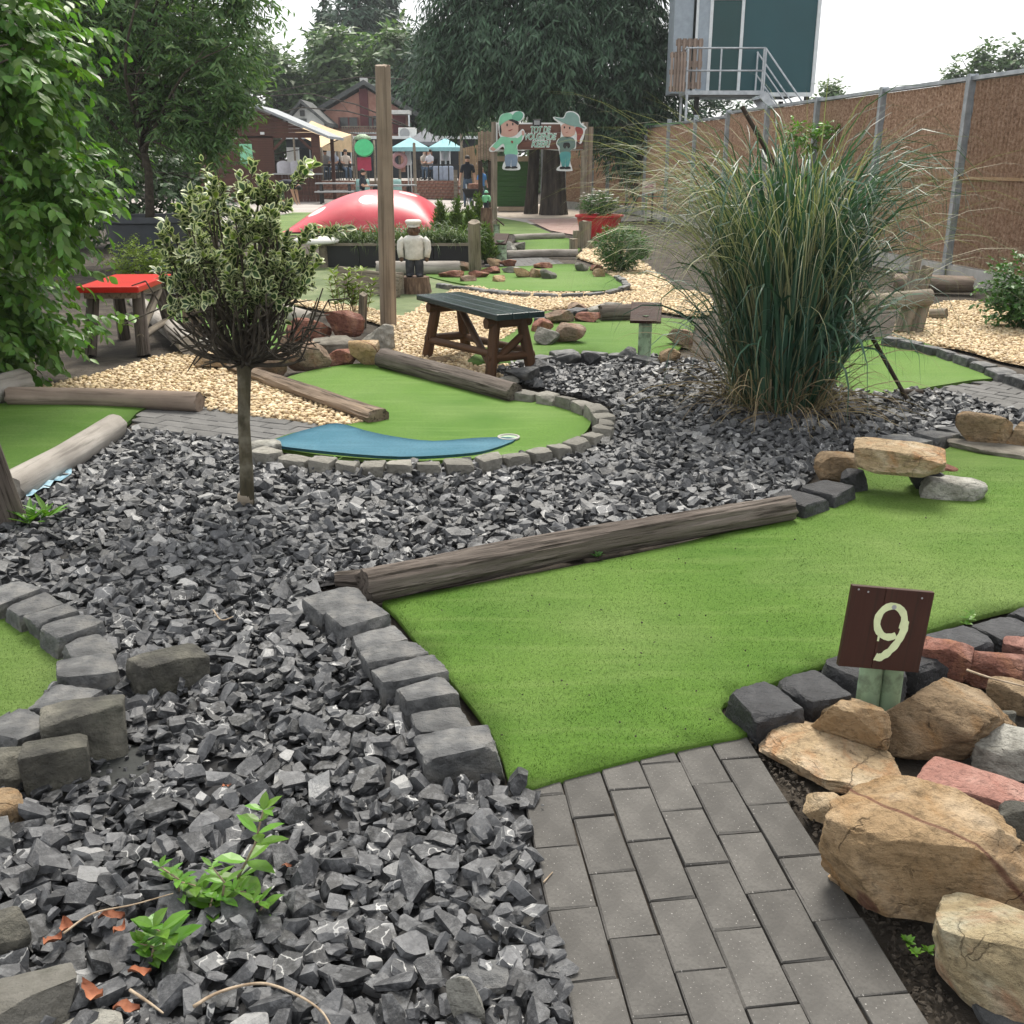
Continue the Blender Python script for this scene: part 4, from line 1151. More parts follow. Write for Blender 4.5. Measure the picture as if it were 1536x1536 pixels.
log('log', 'pale log along the far side of the small far green', g(770, 357, .06), g(845, 354, .06), .07, .07, M['log_grey'], (.1, 0), .05, 30, 14, seed=35)
log('log', 'dark log end poking out behind the brown sign', g(900, 470, .08), g(985, 468, .08), .09, .09, M['log_dark'], seed=37, nl=20, nr=16)
for i, (x, yb, yt, r_, lab) in enumerate([(877, 372, 332, .12, 'tallest of the short palisade posts beside the red pot'), (866, 372, 346, .09, 'lower palisade post left of the tallest one'), (860, 378, 358, .075, 'lowest palisade post at the end of the grey branch'),
                                           (896, 372, 355, .085, 'stubby palisade post in front of the red pot'), (886, 374, 362, .07, 'smallest palisade post between two others')]):
    q = g(x, yb); log('post', lab, (q.x, q.y, -.03), (q.x, q.y, at(x, yt, q.y).z), r_, r_, M['post_grey'], nl=8, nr=14, cat='post', seed=41 + i)
# crossed timbers behind the tall grass
q = g(1366, 500)
tr = thing('log_stack', 'leaning pile of grey timber offcuts at the edge of the pebbles', 'timber pile', (q.x, q.y, 0))
for (a, b, ya, c, d, yb, r_, s_) in ((1352, 498, 9.75, 1366, 455, 9.8, .075, 1), (1372, 498, 9.8, 1385, 450, 9.85, .075, 2), (1300, 455, 9.7, 1395, 446, 9.75, .08, 3), (1362, 446, 10.0, 1376, 383, 10.05, .05, 4), (1380, 440, 10.1, 1392, 400, 10.1, .06, 5)):
    log('timber', '', at(a, b, ya), at(c, d, yb), r_, r_, M['post_grey'], nl=12, nr=12, seed=50 + s_, part=tr)
q = g(1410, 438)
log('log', 'hollow split log lying below the fence', (q.x - .55, q.y + .15, .13), (q.x + .35, q.y - .1, .14), .16, .13, M['log_brown'], nl=24, nr=18, flatten=.5, seed=61)
log('log', 'short sawn log lying on the pebbles near the timber pile', g(1395, 471, .05), g(1420, 470, .07), .055, .055, M['post_grey'], nl=8, nr=12, seed=63)
log('pole', 'dark leaning pole poking out of both sides of the tall grass', g(1368, 612, -.03), at(1113, 160, 7.15), .016, .014, M['dark_pole'], nl=50, nr=12, cat='pole', seed=65, ridge=.05)
q = g(1350, 590, .03)
log('log', 'dark bark scrap lying at the foot of the leaning pole', q, q + Vector((.16, .02, .0)), .03, .025, M['dark_pole'], nl=10, nr=10, seed=67)

# ---------------------------------------------------------------- hole number signs
def digit9(c, fr, s):
    """hand painted nine: a stroked ribbon on the board"""
    cl = []
    for i in range(22):
        a = math.radians(-25 + 330 * i / 21)
        cl.append((math.cos(a) * .33 + .02, math.sin(a) * .40 + .26))
    cl = [(.34 - .02 * k / 3, .10 + .07 * k) for k in range(0)] + cl
    stem = [(.36, .30), (.38, .14), (.33, -.10), (.22, -.36), (.05, -.58), (-.10, -.68), (-.20, -.66)]
    mb = MB()
    for line, w0, h0 in ((cl, .085, 0), (crv(stem, 4), .09, .0007)):
        n = len(line)
        V, F = [], []
        for i, p in enumerate(line):
            a = np.array(line[max(i - 1, 0)]); b = np.array(line[min(i + 1, n - 1)]); t = (b - a) / (np.linalg.norm(b - a) + 1e-9)
            nn = np.array((-t[1], t[0])); w = w0 * (1 + .22 * math.sin(i * 1.7) * .5 + random.uniform(-.08, .08))
            for sgn in (-1, 1):
                q = np.array(p) + nn * w * sgn
                for h in (h0, h0 + .0016): V.append(c + fr @ Vector((q[0] * s, q[1] * s, h)))
        for i in range(n - 1):
            k = i * 4
            F += [(k + 1, k + 5, k + 7, k + 3), (k, k + 1, k + 5, k + 4), (k + 2, k + 6, k + 7, k + 3)]
        mb.add(V, F)
    # paint drip
    mb.box(c + fr @ Vector((-.20 * s, -.16 * s, .0009)), (.05 * s, .20 * s, .0014), M=fr)
    return mb
q = g(1322, 1078)
sg = thing('hole_sign', 'dark brown board with a pale painted 9 on a green post', 'sign', (q.x, q.y, 0))
MB().tube([(q.x - .028, q.y + .05, -.05), (q.x - .028, q.y + .05, .10), (q.x - .028, q.y + .05, .24)], [.034, .034, .033], 14, jit=.02).build('post', M['post_green'], sg, True, sharp=50)
MB().tube([(q.x + .034, q.y + .05, -.05), (q.x + .034, q.y + .05, .10), (q.x + .034, q.y + .05, .23)], [.033, .033, .032], 14, jit=.02).build('post', M['post_green'], sg, True, sharp=50)
Yb = q.y - .02
c4 = [at(1272, 878, Yb + .02), at(1391, 886, Yb + .02), at(1385, 1009, Yb - .0), at(1261, 996, Yb - .0)]
cc = sum(c4, Vector()) / 4
ex = (c4[1] - c4[0] + c4[2] - c4[3]).normalized(); ey0 = (c4[0] - c4[3] + c4[1] - c4[2]); ey = (ey0 - ex * ey0.dot(ex)).normalized(); ez = ex.cross(ey)
fr = Matrix((ex, ey, ez)).transposed()
w_, h_ = ((c4[1] - c4[0]).length + (c4[2] - c4[3]).length) / 2, ((c4[0] - c4[3]).length + (c4[1] - c4[2]).length) / 2
gfr = Matrix((ey, -ex, ez)).transposed()        # grain up the board
for (x0, x1) in ((-.5, -.09), (-.086, .5)):
    b = MB().box(cc + ex * (x0 + x1) / 2 * w_, ((x1 - x0) * w_, h_, .018), M=fr)
    b.build('board', M['sign_brown'], sg, frame=gfr, bev=.0015)
digit9(cc + ex * .006 + ez * .0092 - ey * .005, fr, w_ * .50).build('number', M['number_paint'], sg)
MB().lathe(cc + ex * .01 + ey * h_ * .285 + ez * .009, [(.008, 0), (.007, .002)], 12, M=fr).build('screw', M['galv'], sg)
for (ax, ay) in ((-.42, .46), (-.30, .44), (.36, .42)):
    MB().lathe(cc + ex * ax * w_ + ey * ay * h_ + ez * .009, [(.003, 0), (.0025, .001)], 8, M=fr).build('nail', M['galv'], sg)
def back_sign(label, xb, yb, x0, y0, x1, y1, mat, pr=.045, tilt=.25, roof=False, face=M['sign_brown']):
    q = g(xb, yb)
    t = thing('hole_sign', label, 'sign', (q.x, q.y, 0))
    zt = at(xb, (y0 + y1) / 2, q.y).z
    MB().tube([(q.x, q.y, -.04), (q.x, q.y, zt)], [pr, pr], 12).build('post', mat, t, True, sharp=50)
    c = at((x0 + x1) / 2, (y0 + y1) / 2, q.y); s = 1 / ppm(c)
    fr = Matrix.Rotation(tilt, 3, 'Z') @ Matrix.Rotation(RAD(38), 3, 'X')
    hh = (y1 - y0) * s / math.cos(RAD(38)) * 1.1
    MB().box(c + Vector((0, 0, .015)), ((x1 - x0) * s * .92, hh, .03), M=fr).build('board', face, t, bev=.003)
    return t
back_sign('brown board on a green post seen from behind at the tall grass', 966, 540, 944, 458, 994, 486, M['post_green'], .055, -.15)
back_sign('brown board on a green post beside the far rockery', 752, 390, 739, 352, 763, 368, M['post_green'], .09, -.3)
q = g(745, 352)
bh = thing('bird_house', 'small wooden bird house like sign with a pitched roof near the arch', 'sign', (q.x, q.y, 0))
MB().tube([(q.x, q.y, -.03), (q.x, q.y, .22)], [.07, .07], 10).build('post', M['post_green'], bh, True, sharp=50)
MB().beam((q.x - .17, q.y, .20), (q.x + .01, q.y, .34), .25, .02).build('roof_board', M['post_grey'], bh)
MB().beam((q.x + .17, q.y, .20), (q.x - .01, q.y, .345), .25, .02).build('roof_board', M['sign_brown'], bh)
q = g(980, 335)
wsn = thing('warning_sign', 'small white and red notice on thin stakes by the fence', 'sign', (q.x, q.y, 0))
c = at(974, 281, q.y)
MB().box((c.x, c.y, c.z), (.34, .03, .30)).build('panel', M['cloth_cream'], wsn, bev=.005)
MB().box((c.x, c.y - .018, c.z + .01), (.22, .004, .15)).build('printed_panel', M['ring_pink'], wsn)
for dx in (-.06, .1): MB().beam((c.x + dx, c.y + .04, -.03), (c.x + dx, c.y + .04, c.z - .02), .045, .045).build('stake', M['black_metal'] if dx > 0 else M['post_green'], wsn)

# ---------------------------------------------------------------- leaves on stems
def leaf_arrays(P, D, N, L, W, fold=.12, curl=.1):
    P, D, N = (np.asarray(a, float) for a in (P, D, N))
    L = np.broadcast_to(np.asarray(L, float), (len(P),)); W = np.broadcast_to(np.asarray(W, float), (len(P),))
    D = D / np.linalg.norm(D, axis=1)[:, None]
    S = np.cross(D, N); S /= np.linalg.norm(S, axis=1)[:, None] + 1e-9
    N = np.cross(S, D)
    return P, D, S, N, L, W
LEAF_UV = np.array([(0, 0, 0), (.42, .5, .12), (.42, -.5, .12), (1, 0, -.12), (.45, 0, 0)])
LEAF9_UV = np.array([(0, 0, 0), (.22, .36, .07), (.5, .5, .12), (.78, .30, .04), (1, 0, -.14), (.78, -.30, .04), (.5, -.5, .12), (.22, -.36, .07), (.5, 0, 0)])
LEAF9_F = np.array([(8, i, (i + 1) % 8)[::-1] for i in range(8)])
LEAF9_E = np.array([.6, 1, 1, 1, 1, 1, 1, 1, 0.0])
LEAF_F = np.array([(0, 4, 1), (0, 2, 4), (4, 3, 1), (4, 2, 3)])
LEAF_E = np.array([.55, 1, 1, 1, 0.0])
def leaf_batch(name, P, D, N, L, W, mat, parent, indiv=0, lname='leaf'):
    LU, LF, LE = (LEAF9_UV, LEAF9_F, LEAF9_E) if indiv else (LEAF_UV, LEAF_F, LEAF_E)
    nv_ = len(LU)
    P, D, S, N, L, W = leaf_arrays(P, D, N, L, W)
    idx = np.arange(len(P))
    ind = np.array([], int)
    if indiv:
        zd = P[:, 1] * CT + (CAM_H - P[:, 2]) * ST
        uu = P[:, 0] / zd; vv = (P[:, 1] * ST + (P[:, 2] - CAM_H) * CT) / zd
        sco = np.where((np.abs(uu) < .5) & (np.abs(vv) < .5), L * W / zd ** 4, 0)
        ind = np.argsort(-sco)[:indiv]
        idx = np.setdiff1d(idx, ind)
    def verts(ii):
        u = LU
        return (P[ii][:, None, :] + D[ii][:, None, :] * (u[None, :, 0] * L[ii][:, None])[..., None]
                + S[ii][:, None, :] * (u[None, :, 1] * W[ii][:, None])[..., None] + N[ii][:, None, :] * (u[None, :, 2] * W[ii][:, None])[..., None])
    root = None
    if len(idx):
        V = verts(idx).reshape(-1, 3)
        F = (LF[None] + (np.arange(len(idx)) * nv_)[:, None, None]).reshape(-1, 3)
        root = obj(name, V, F, mat, parent, True, attr={'edge': np.tile(LE, len(idx))})
        tag(root, kind='stuff')
    if len(ind):
        me = mesh_from(lname, LU, LF); me.materials.append(mat)
        a = me.attributes.new('edge', 'FLOAT', 'POINT'); a.data.foreach_set('value', LE.astype(np.float32))
        par = root if root is not None else parent
        for i in ind:
            o = bpy.data.objects.new(lname, me); put(o, par, P[i])
            m3 = Matrix((D[i] * L[i], S[i] * W[i], N[i] * W[i])).transposed().to_4x4()
            m3.translation = Vector(P[i]) - WLOC[par.name]
            o.matrix_basis = m3
    return root
def rosette(c, n, L, W, up=.5, seed=0):
    r = np.random.default_rng(seed)
    a = np.arange(n) * 2.4 + r.uniform(0, 1)
    e = r.uniform(.2, 1.0, n) * up
    D = np.stack([np.cos(a), np.sin(a), e], 1)
    N = np.stack([-np.cos(a) * .3, -np.sin(a) * .3, np.ones(n)], 1)
    return np.tile(np.array(c), (n, 1)), D, N, L * r.uniform(.65, 1.1, n), W * r.uniform(.8, 1.1, n)
# broad leaved weed in the slate chips
q = g(300, 1400)
wd = thing('weed', 'broad leaved green weed sprouting among slate chips and dead leaves', 'weed', (q.x, q.y, 0))
PP, DD, NN, LL, WW = [], [], [], [], []
stems = [((345, 1340), .235, (395, 1215), 9, .075, .036), ((240, 1440), .10, (230, 1390), 6, .085, .052), ((300, 1360), .10, (260, 1320), 7, .06, .032), ((310, 1380), .12, (305, 1345), 7, .07, .036),
         ((385, 1380), .11, (380, 1352), 10, .06, .024), ((330, 1370), .11, (318, 1300), 7, .05, .022), ((270, 1360), .09, (240, 1300), 7, .05, .022), ((225, 1450), .08, (210, 1415), 7, .06, .03), ((360, 1365), .09, (352, 1335), 7, .05, .02)]
for i, (b, h, t, n, l, w) in enumerate(stems):
    p0 = g(*b); p1 = at(t[0], t[1], p0.y + random.uniform(-.05, .05)); p1.z = max(p1.z, .05)
    pm_ = (p0 + p1) / 2 + Vector((.02, 0, .02))
    MB().tube([p0, pm_, p1], [.003, .0025, .0018], 6).build('stem', M['stick'], wd, True)
    nn2 = 6 if i == 0 else 4
    for j in range(nn2):
        t_ = 1 - j / nn2; c = p0.lerp(pm_, t_ * 2) if t_ < .5 else pm_.lerp(p1, t_ * 2 - 1)
        a = rosette(c, (4 if j == 0 else 3) if i or j != 3 else 1, l * (.62 + .13 * j), w * (.55 + .12 * j), 1.1 - .2 * j, i * 5 + j)
        for lst, x in zip((PP, DD, NN, LL, WW), a): lst.append(x)
leaf_batch('foliage', np.concatenate(PP), np.concatenate(DD), np.concatenate(NN), np.concatenate(LL), np.concatenate(WW), M['leaf_weed'], wd, 300)
def small_weed(label, x, y, n, L, W, mat, up=1.0, h=.05, spread=.06, seed=1):
    q = g(x, y)
    t = thing('weed', label, 'weed', (q.x, q.y, 0))
    A = [rosette((q.x + random.uniform(-spread, spread), q.y + random.uniform(-spread, spread), .02 + h * random.uniform(0, 1)), n, L, W, up, seed + i) for i in range(4)]
    leaf_batch('foliage', *[np.concatenate([a[i] for a in A]) for i in range(5)], mat, t, 200)
small_weed('bright fern like weed at the foot of the dark leaning post', 60, 790, 6, .14, .028, M['leaf_weed'], 1.2, .02, .04, 3)
small_weed('tiny green sprig in front of the weathered grey setts', 497, 702, 3, .06, .016, M['leaf_weed'], 1.0, .02, .03, 4)
small_weed('tiny sprig on the black setts behind the sign', 1450, 952, 3, .03, .018, M['leaf_weed'], .8, .06, .02, 5)
small_weed('little clover tuft against the dark weathered log', 895, 846, 5, .035, .012, M['leaf_bush'], 1.0, .02, .03, 6)
small_weed('moss tuft in the gap between the paving and the lichened boulder', 1385, 1440, 8, .02, .009, M['leaf_weed'], 1.0, .01, .03, 7)
q = g(530, 470)
yp = thing('shrub', 'young leafy plant with upright yellow green shoots behind the grey stake', 'plant', (q.x, q.y, 0))
PP, DD, NN, LL, WW = [], [], [], [], []
for i in range(12):
    b = Vector((q.x + random.uniform(-.16, .16), q.y + random.uniform(-.12, .12), 0)); h = random.uniform(.25, .46)
    t = b + Vector((random.uniform(-.1, .1), random.uniform(-.08, .08), h))
    MB().tube([b, t], [.006, .004], 5).build('stem', M['stick'], yp, True)
    for k in range(5):
        a = rosette(b.lerp(t, .3 + .7 * k / 4), 6, .10, .035, .9, i * 9 + k)
        for lst, x in zip((PP, DD, NN, LL, WW), a): lst.append(x)
leaf_batch('foliage', np.concatenate(PP), np.concatenate(DD), np.concatenate(NN), np.concatenate(LL), np.concatenate(WW), M['leaf_yellow'], yp, 60)
# fallen leaves, sticks, liner, plastic
for (x, y, s, a, lab) in [(168, 1378, .055, .4, 'orange brown dead leaf lying beside the weed'), (180, 1395, .045, 1.4, 'second orange dead leaf touching the broad weed leaves'), (100, 1392, .05, 2.2, 'dark red curled dead leaf by the grey boulder'),
                          (80, 1412, .05, 1.2, 'long rusty dead leaf by the dark boulder'), (190, 1515, .05, .2, 'deep red dead leaf beside the pale grey rock'), (140, 1490, .06, 2.6, 'crumpled tan dead leaf next to the ridged slab'),
                          (210, 1460, .045, 3.5, 'maroon dead leaf under the weed'), (340, 1180, .03, .9, 'small orange dead leaf on the bare patch of soil'), (430, 1300, .025, .3, 'reddish dead leaf fragment among the chips')]:
    p = g(x, y, .05); V = []
    for i in range(7):
        t = i / 6; w = math.sin(math.pi * min(t * .97 + .02, 1)) * .26 * random.uniform(.75, 1.15)
        for sg_ in (-1, 0, 1): V.append((t - .5, sg_ * w + random.uniform(-.03, .03), .16 * math.sin(t * 5 + a) + abs(sg_) * random.uniform(.05, .28) + .05))
    F = [(i * 3 + k, i * 3 + k + 1, i * 3 + k + 4, i * 3 + k + 3) for i in range(6) for k in (0, 1)]
    V = rotz(np.array(V) * s * .95, a) + np.array(p[:])
    tag(obj('dead_leaf', V, F, M['dead_leaf'], None, True), lab, 'leaf')
def stick(label, px, r_, z=.055, mat='stick', lift=0):
    pts = crv([g(x, y, z + lift * i)[:] for i, (x, y) in enumerate(px)], 6)
    o = MB().tube([Vector(p) for p in pts], list(np.linspace(r_, r_ * .5, len(pts))), 7, jit=.1).build('twig', M[mat], None, True)
    tag(o, label, 'twig')
stick('bare pale twig lying across the chips below the weed', [(290, 1510), (330, 1488), (390, 1475), (440, 1490), (480, 1515), (500, 1545)], .0036)
stick('thin reddish runner stem arching from the weed to the dead leaves', [(95, 1400), (140, 1370), (200, 1357), (260, 1340)], .0025, .07)
stick('short dry twig beside the ridged slab', [(195, 1485), (225, 1505), (245, 1520)], .0035)
stick('thin dry stem lying over the red rocks by the sign', [(1450, 1005), (1490, 1018), (1560, 1035)], .004, .14)
stick('tiny pale twig on the chips near the dark square block', [(320, 915), (332, 930), (350, 925)], .003)
stick('small dead stalk on the near pavers', [(815, 1324), (829, 1308)], .0022, .004)
q = g(185, 1150)
MBl = MB(); MBl.add([g(130, 1185, .004), g(225, 1190, .006), g(215, 1120, .012), g(150, 1110, .004)], [(0, 1, 2, 3)])
tag(MBl.build('black_liner', M['weed_cloth'], None), 'strip of black woven liner showing beside the square grey block', 'liner')
P4 = []
for i in range(9):
    for j in range(4):
        a = g(40 + 68 * i / 8, 742 - 34 * i / 8 + 9 * (j - 1.5) * .6, .03); P4.append((a.x, a.y, .045 + .03 * noise.noise(Vector((i * .9, j * 1.3, 2)))))
tag(obj('plastic_wrapper', P4, [(i * 4 + j, (i + 1) * 4 + j, (i + 1) * 4 + j + 1, i * 4 + j + 1) for i in range(8) for j in range(3)], M['bag_blue'], None, True), 'crumpled pale blue plastic strip by the silver grey log', 'wrapper')
# ---------------------------------------------------------------- crowns
def nrm(a): return a / (np.linalg.norm(a, axis=-1, keepdims=True) + 1e-9)
def sprays(blobs, n, k, L, W, length, droop=.5, seed=0, inner=.45, lump=.35, up=.6, side=.7, flat_=0.0, zmin=None, lod=None):
    """leafy twigs growing outwards through blob volumes -> leaf arrays and twig lines"""
    r = np.random.default_rng(seed)
    vol = np.array([b[3] * b[4] + b[4] * b[5] + b[3] * b[5] for b in blobs]); vol = vol / vol.sum()
    bi = r.choice(len(blobs), n, p=vol)
    B = np.array(blobs)[bi]
    d = nrm(r.normal(size=(n, 3)))
    lm = np.array([noise.noise(Vector(x * 2.1) + Vector((seed, b * 3.3, 0))) for x, b in zip(d, bi)])
    rad = (inner + (1 - inner) * r.uniform(0, 1, n) ** .5) * (1 + lump * lm)
    end = B[:, :3] + d * B[:, 3:6] * rad[:, None]
    out = nrm(d * np.array((1, 1, .55)) + r.normal(0, .25, (n, 3)))
    out[:, 2] += .1
    out = nrm(out)
    ln = length * r.uniform(.6, 1.3, n)
    st = end - out * ln[:, None]
    P, D, N = [], [], []
    for j in range(k):
        t = (j + .6) / k
        p = st + out * (ln * t)[:, None]
        p[:, 2] -= droop * .35 * ln * t * t
        sd = nrm(np.cross(out, np.array((0, 0, 1.0))) + 1e-4) * (1 if j % 2 else -1)
        dd = out * .6 + sd * side + r.normal(0, .28, (n, 3)); dd[:, 2] -= droop
        nn_ = np.array((0, 0, up)) + d * .6 + r.normal(0, .35, (n, 3))
        P.append(p); D.append(dd); N.append(nn_)
    P, D, N = (np.concatenate(a) for a in (P, D, N))
    m = np.ones(len(P), bool)
    if zmin is not None: m = P[:, 2] > zmin
    P, D, N = P[m], nrm(D[m]), nrm(N[m])
    q = r.uniform(.65, 1.15, len(P))
    return (P, D, N, L * q, W * q * r.uniform(.85, 1.1, len(P))), (st, end)
def limbs(root, blobs, base, top_r, r0, mat, n=18, seed=0, sub=3):
    """tapered limbs from the trunk into every blob"""
    r = np.random.default_rng(seed)
    mb = MB()
    for i in range(n):
        b = blobs[i % len(blobs)]
        d = nrm(r.normal(size=3)); tip = np.array(b[:3]) + d * np.array(b[3:6]) * .8
        s = np.array(base) + np.array((0, 0, r.uniform(.3, 1.0) * top_r))
        mid = s * .5 + tip * .5 + r.normal(0, .08, 3) * np.linalg.norm(tip - s); mid[2] += .08 * np.linalg.norm(tip - s)
        pts = crv([s, mid, tip], 4)
        mb.tube([Vector(p) for p in pts], list(np.linspace(r0, r0 * .15, len(pts))), 6)
        for k in range(sub):
            a = pts[3 + k]; t2 = a + nrm(r.normal(size=3)) * np.array(b[3:6]) * .45
            mb.tube([Vector(a), Vector((a + t2) / 2 + r.normal(0, .03, 3)), Vector(t2)], [r0 * .4, r0 * .25, r0 * .08], 5)
    o = mb.build('branches', mat, root, True)
    return tag(o, kind='stuff')
def tree(name, label, base, trunk, blobs, n, k, L, W, length, mat, cat='tree', droop=.5, seed=0, indiv=0, bark='bark', group=None, inner=.45, lump=.35, side=.7, nl=18, sub=3, limb_r=None, up=.6):
    t = thing(name, label, cat, base, group)
    h, r0, r1 = trunk
    b = Vector(base)
    MB().tube([b + Vector((0, 0, -.05)), b + Vector((.03 * h, 0, h * .35)), b + Vector((-.02 * h, 0, h * .7)), b + Vector((0, .02 * h, h))], [r0 * 1.25, r0, (r0 + r1) / 2, r1], 12, jit=.06).build('trunk', M[bark], t, True)
    limbs(t, blobs, tuple(b), h, limb_r or r1 * .8, M[bark], nl, seed, sub)
    (P, D, N, LL, WW), _ = sprays(blobs, n, k, L, W, length, droop, seed, inner, lump, up, side)
    leaf_batch('crown', P, D, N, LL, WW, M[mat], t, indiv)
    return t

# near leafy shrub on the left
tree('leafy_tree', 'dense bright green broad leaved tree overhanging the red topped table', (-4.1, 8.0, 0), (1.6, .07, .04),
     [(-3.75, 7.2, 2.75, 1.0, 1.0, .85), (-3.05, 6.75, 2.15, .62, .7, .55), (-3.6, 7.1, 1.5, .95, .95, .8), (-2.95, 6.9, 1.35, .45, .6, .5), (-3.85, 7.4, .62, .95, .8, .62), (-3.6, 7.5, .42, .5, .5, .35), (-4.5, 7.9, 1.8, 1.2, 1.0, 1.9), (-3.3, 6.9, 2.75, .55, .6, .5)],
     2500, 9, .092, .050, .34, 'leaf_big', droop=.75, seed=5, indiv=300, bark='twig', inner=.35, lump=.45, nl=26)
tree('planted_tree', 'tall fine leaved tree growing from the large grey pot', (-5.6, 16.4, .5), (2.6, .06, .04),
     [(-5.6, 16.5, 3.7, 1.7, 1.5, 1.3), (-4.5, 16.2, 1.9, .7, .7, .5), (-4.1, 16.1, 2.35, .6, .7, .35), (-4.35, 16.2, 3.05, 1.15, 1.1, .72), (-3.9, 16.2, 3.9, .75, .9, .75), (-6.4, 16.8, 2.4, 1.5, 1.2, 1.2), (-4.9, 16.3, 2.3, 1.0, 1.0, .7), (-5.2, 16.4, 4.8, 1.6, 1.4, 1.0), (-6.6, 16.6, 4.2, 1.4, 1.2, 1.3)],
     3400, 11, .15, .036, .5, 'leaf_fine', droop=.55, seed=9, bark='twig', inner=.3, lump=.4, nl=30, indiv=0)
tree('hedge_bush', 'dark overgrown shrub filling the gap behind the large grey pot', (-8.6, 20.5, 0), (1.4, .06, .04),
     [(-9.5, 20.5, 1.4, 2.0, 1.2, 1.5), (-7.3, 20.3, 1.0, 1.6, 1.2, 1.2), (-11.5, 20.5, 2.5, 2.4, 1.4, 2.4), (-9.2, 21, 3.4, 2.2, 1.4, 1.8), (-5.9, 20.5, .7, 1.0, .8, .8), (-7.2, 21.5, 2.5, 1.7, 1.2, 1.5)],
     2600, 8, .19, .075, .6, 'leaf_dark', cat='shrub', droop=.5, seed=13, bark='twig', inner=.4)
# large pot
q = g(210, 398)
pot = thing('plant_pot', 'large dark grey round plastic pot holding the fine leaved tree', 'pot', (-5.6, 16.3, 0))
MB().lathe((-5.6, 16.4, 0), [(.52, 0), (.60, .35), (.66, .66), (.70, .68), (.70, .76), (.64, .76), (.62, .62)], 32).build('body', M['pot_grey'], pot, True, sharp=40)
MB().lathe((-5.6, 16.4, .6), [(.61, 0), (.58, .03)], 24).build('soil', M['earth'], pot)
tree('yellow_shrub', 'low yellow green shrub beside the red topped table', (-4.55, 13.3, 0), (.15, .03, .02), [(-4.75, 13.3, .34, .42, .4, .34), (-4.35, 13.2, .28, .35, .35, .28)], 480, 9, .045, .022, .16, 'leaf_yellow', cat='shrub', droop=.1, seed=15, bark='twig', nl=8, sub=1, limb_r=.012)

# ---------------------------------------------------------------- trained variegated shrub on a single stem
TB = g(370, 765)
tp = thing('standard_shrub', 'variegated cream edged shrub trained on a single bare stem', 'shrub', (TB.x, TB.y, 0))
tops = [Vector((TB.x, TB.y, -.04)), Vector((TB.x + .016, TB.y, .2)), Vector((TB.x + .022, TB.y, .42)), Vector((TB.x + .042, TB.y, .63)), Vector((TB.x + .048, TB.y, .74))]
MB().tube(tops, [.036, .030, .027, .031, .036], 16, jit=.05).build('trunk', M['trunk_small'], tp, True)
MB().lathe((TB.x, TB.y, .03), [(.038, 0), (.040, .02), (.036, .05)], 14).build('tie', M['post_grey'], tp, True)
r = np.random.default_rng(4)
crotch = np.array((TB.x + .046, TB.y, .70))
cen = np.array((TB.x + .065, TB.y, 1.15)); rad = np.array((.36, .33, .32))
mbb = MB(); tipP = []
for i in range(54):
    a = i * 2.39996; zc = r.uniform(-.7, 1.0)
    rr = math.sqrt(max(0, 1 - zc * zc)) * r.uniform(.75, 1.0)
    e = cen + np.array((math.cos(a) * rr, math.sin(a) * rr, zc)) * rad
    s = crotch + r.normal(0, .012, 3); s[2] = crotch[2] + r.uniform(-.06, .08)
    mid = s * .45 + e * .55 + r.normal(0, .025, 3); mid[:2] += (e - s)[:2] * .12
    pts = crv([s, s * .75 + mid * .25 + r.normal(0, .01, 3), mid, e], 4)
    mbb.tube([Vector(p) for p in pts], list(np.linspace(.011, .003, len(pts))), 6, jit=.15)
    bare_ = e[2] < cen[2] - .10
    for k in range(5):
        b0 = pts[4 + int(r.integers(0, len(pts) - 5))]
        dd = nrm(e - s) * .5 + nrm(r.normal(size=3)); dd[2] += .25
        b1 = b0 + nrm(dd) * r.uniform(.06, .15)
        mbb.tube([Vector(b0), Vector((b0 + b1) / 2 + r.normal(0, .008, 3)), Vector(b1)], [.0045, .0035, .002], 5, jit=.15)
        if not bare_ or (r.uniform() < .12): tipP.append((b1, nrm(dd)))
    if not bare_: tipP.append((e, nrm(e - mid)))
for i in range(5):          # long shoots above the crown
    a = r.uniform(0, 6.28); e = cen + np.array((math.cos(a) * .26, math.sin(a) * .2, .30)); t = e + np.array((math.cos(a) * .07, math.sin(a) * .05, r.uniform(.04, .10)))
    mbb.tube([Vector(e), Vector(t)], [.003, .002], 5); tipP += [(t, nrm(t - e), 8), ((e + t) / 2, nrm(t - e), 6)]
for (a, ln) in ((.1, .10), (-.25, .12)):
    e = cen + np.array((math.cos(a) * .36, -.1, .10 if a < 1 else .28)); t = e + np.array((math.cos(a) * ln, -.02, .03))
    mbb.tube([Vector(e), Vector(t)], [.003, .002], 5); tipP += [(t, nrm(t - e), 9), ((e + t) / 2, nrm(t - e), 5)]
for i in range(36):         # bare clipped twigs low on the crown
    a = r.uniform(0, 6.28); e = crotch + np.array((math.cos(a) * r.uniform(.2, .42), math.sin(a) * r.uniform(.2, .36), r.uniform(.12, .40)))
    mid = crotch * .5 + e * .5 + r.normal(0, .02, 3) + np.array((math.cos(a) * .05, math.sin(a) * .05, -.05))
    pts = crv([crotch + r.normal(0, .01, 3), mid, e], 4)
    mbb.tube([Vector(p) for p in pts], list(np.linspace(.008, .003, len(pts))), 6, jit=.2)
    for k in range(3):
        b0 = pts[int(r.integers(4, len(pts)))]; b1 = b0 + r.normal(0, .04, 3) + np.array((math.cos(a), math.sin(a), .1)) * .05
        mbb.tube([Vector(b0), Vector(b1)], [.004, .0025], 5)
tag(mbb.build('branches', M['twig'], tp, True), kind='stuff')
PP, DD, NN, LL, WW = [], [], [], [], []
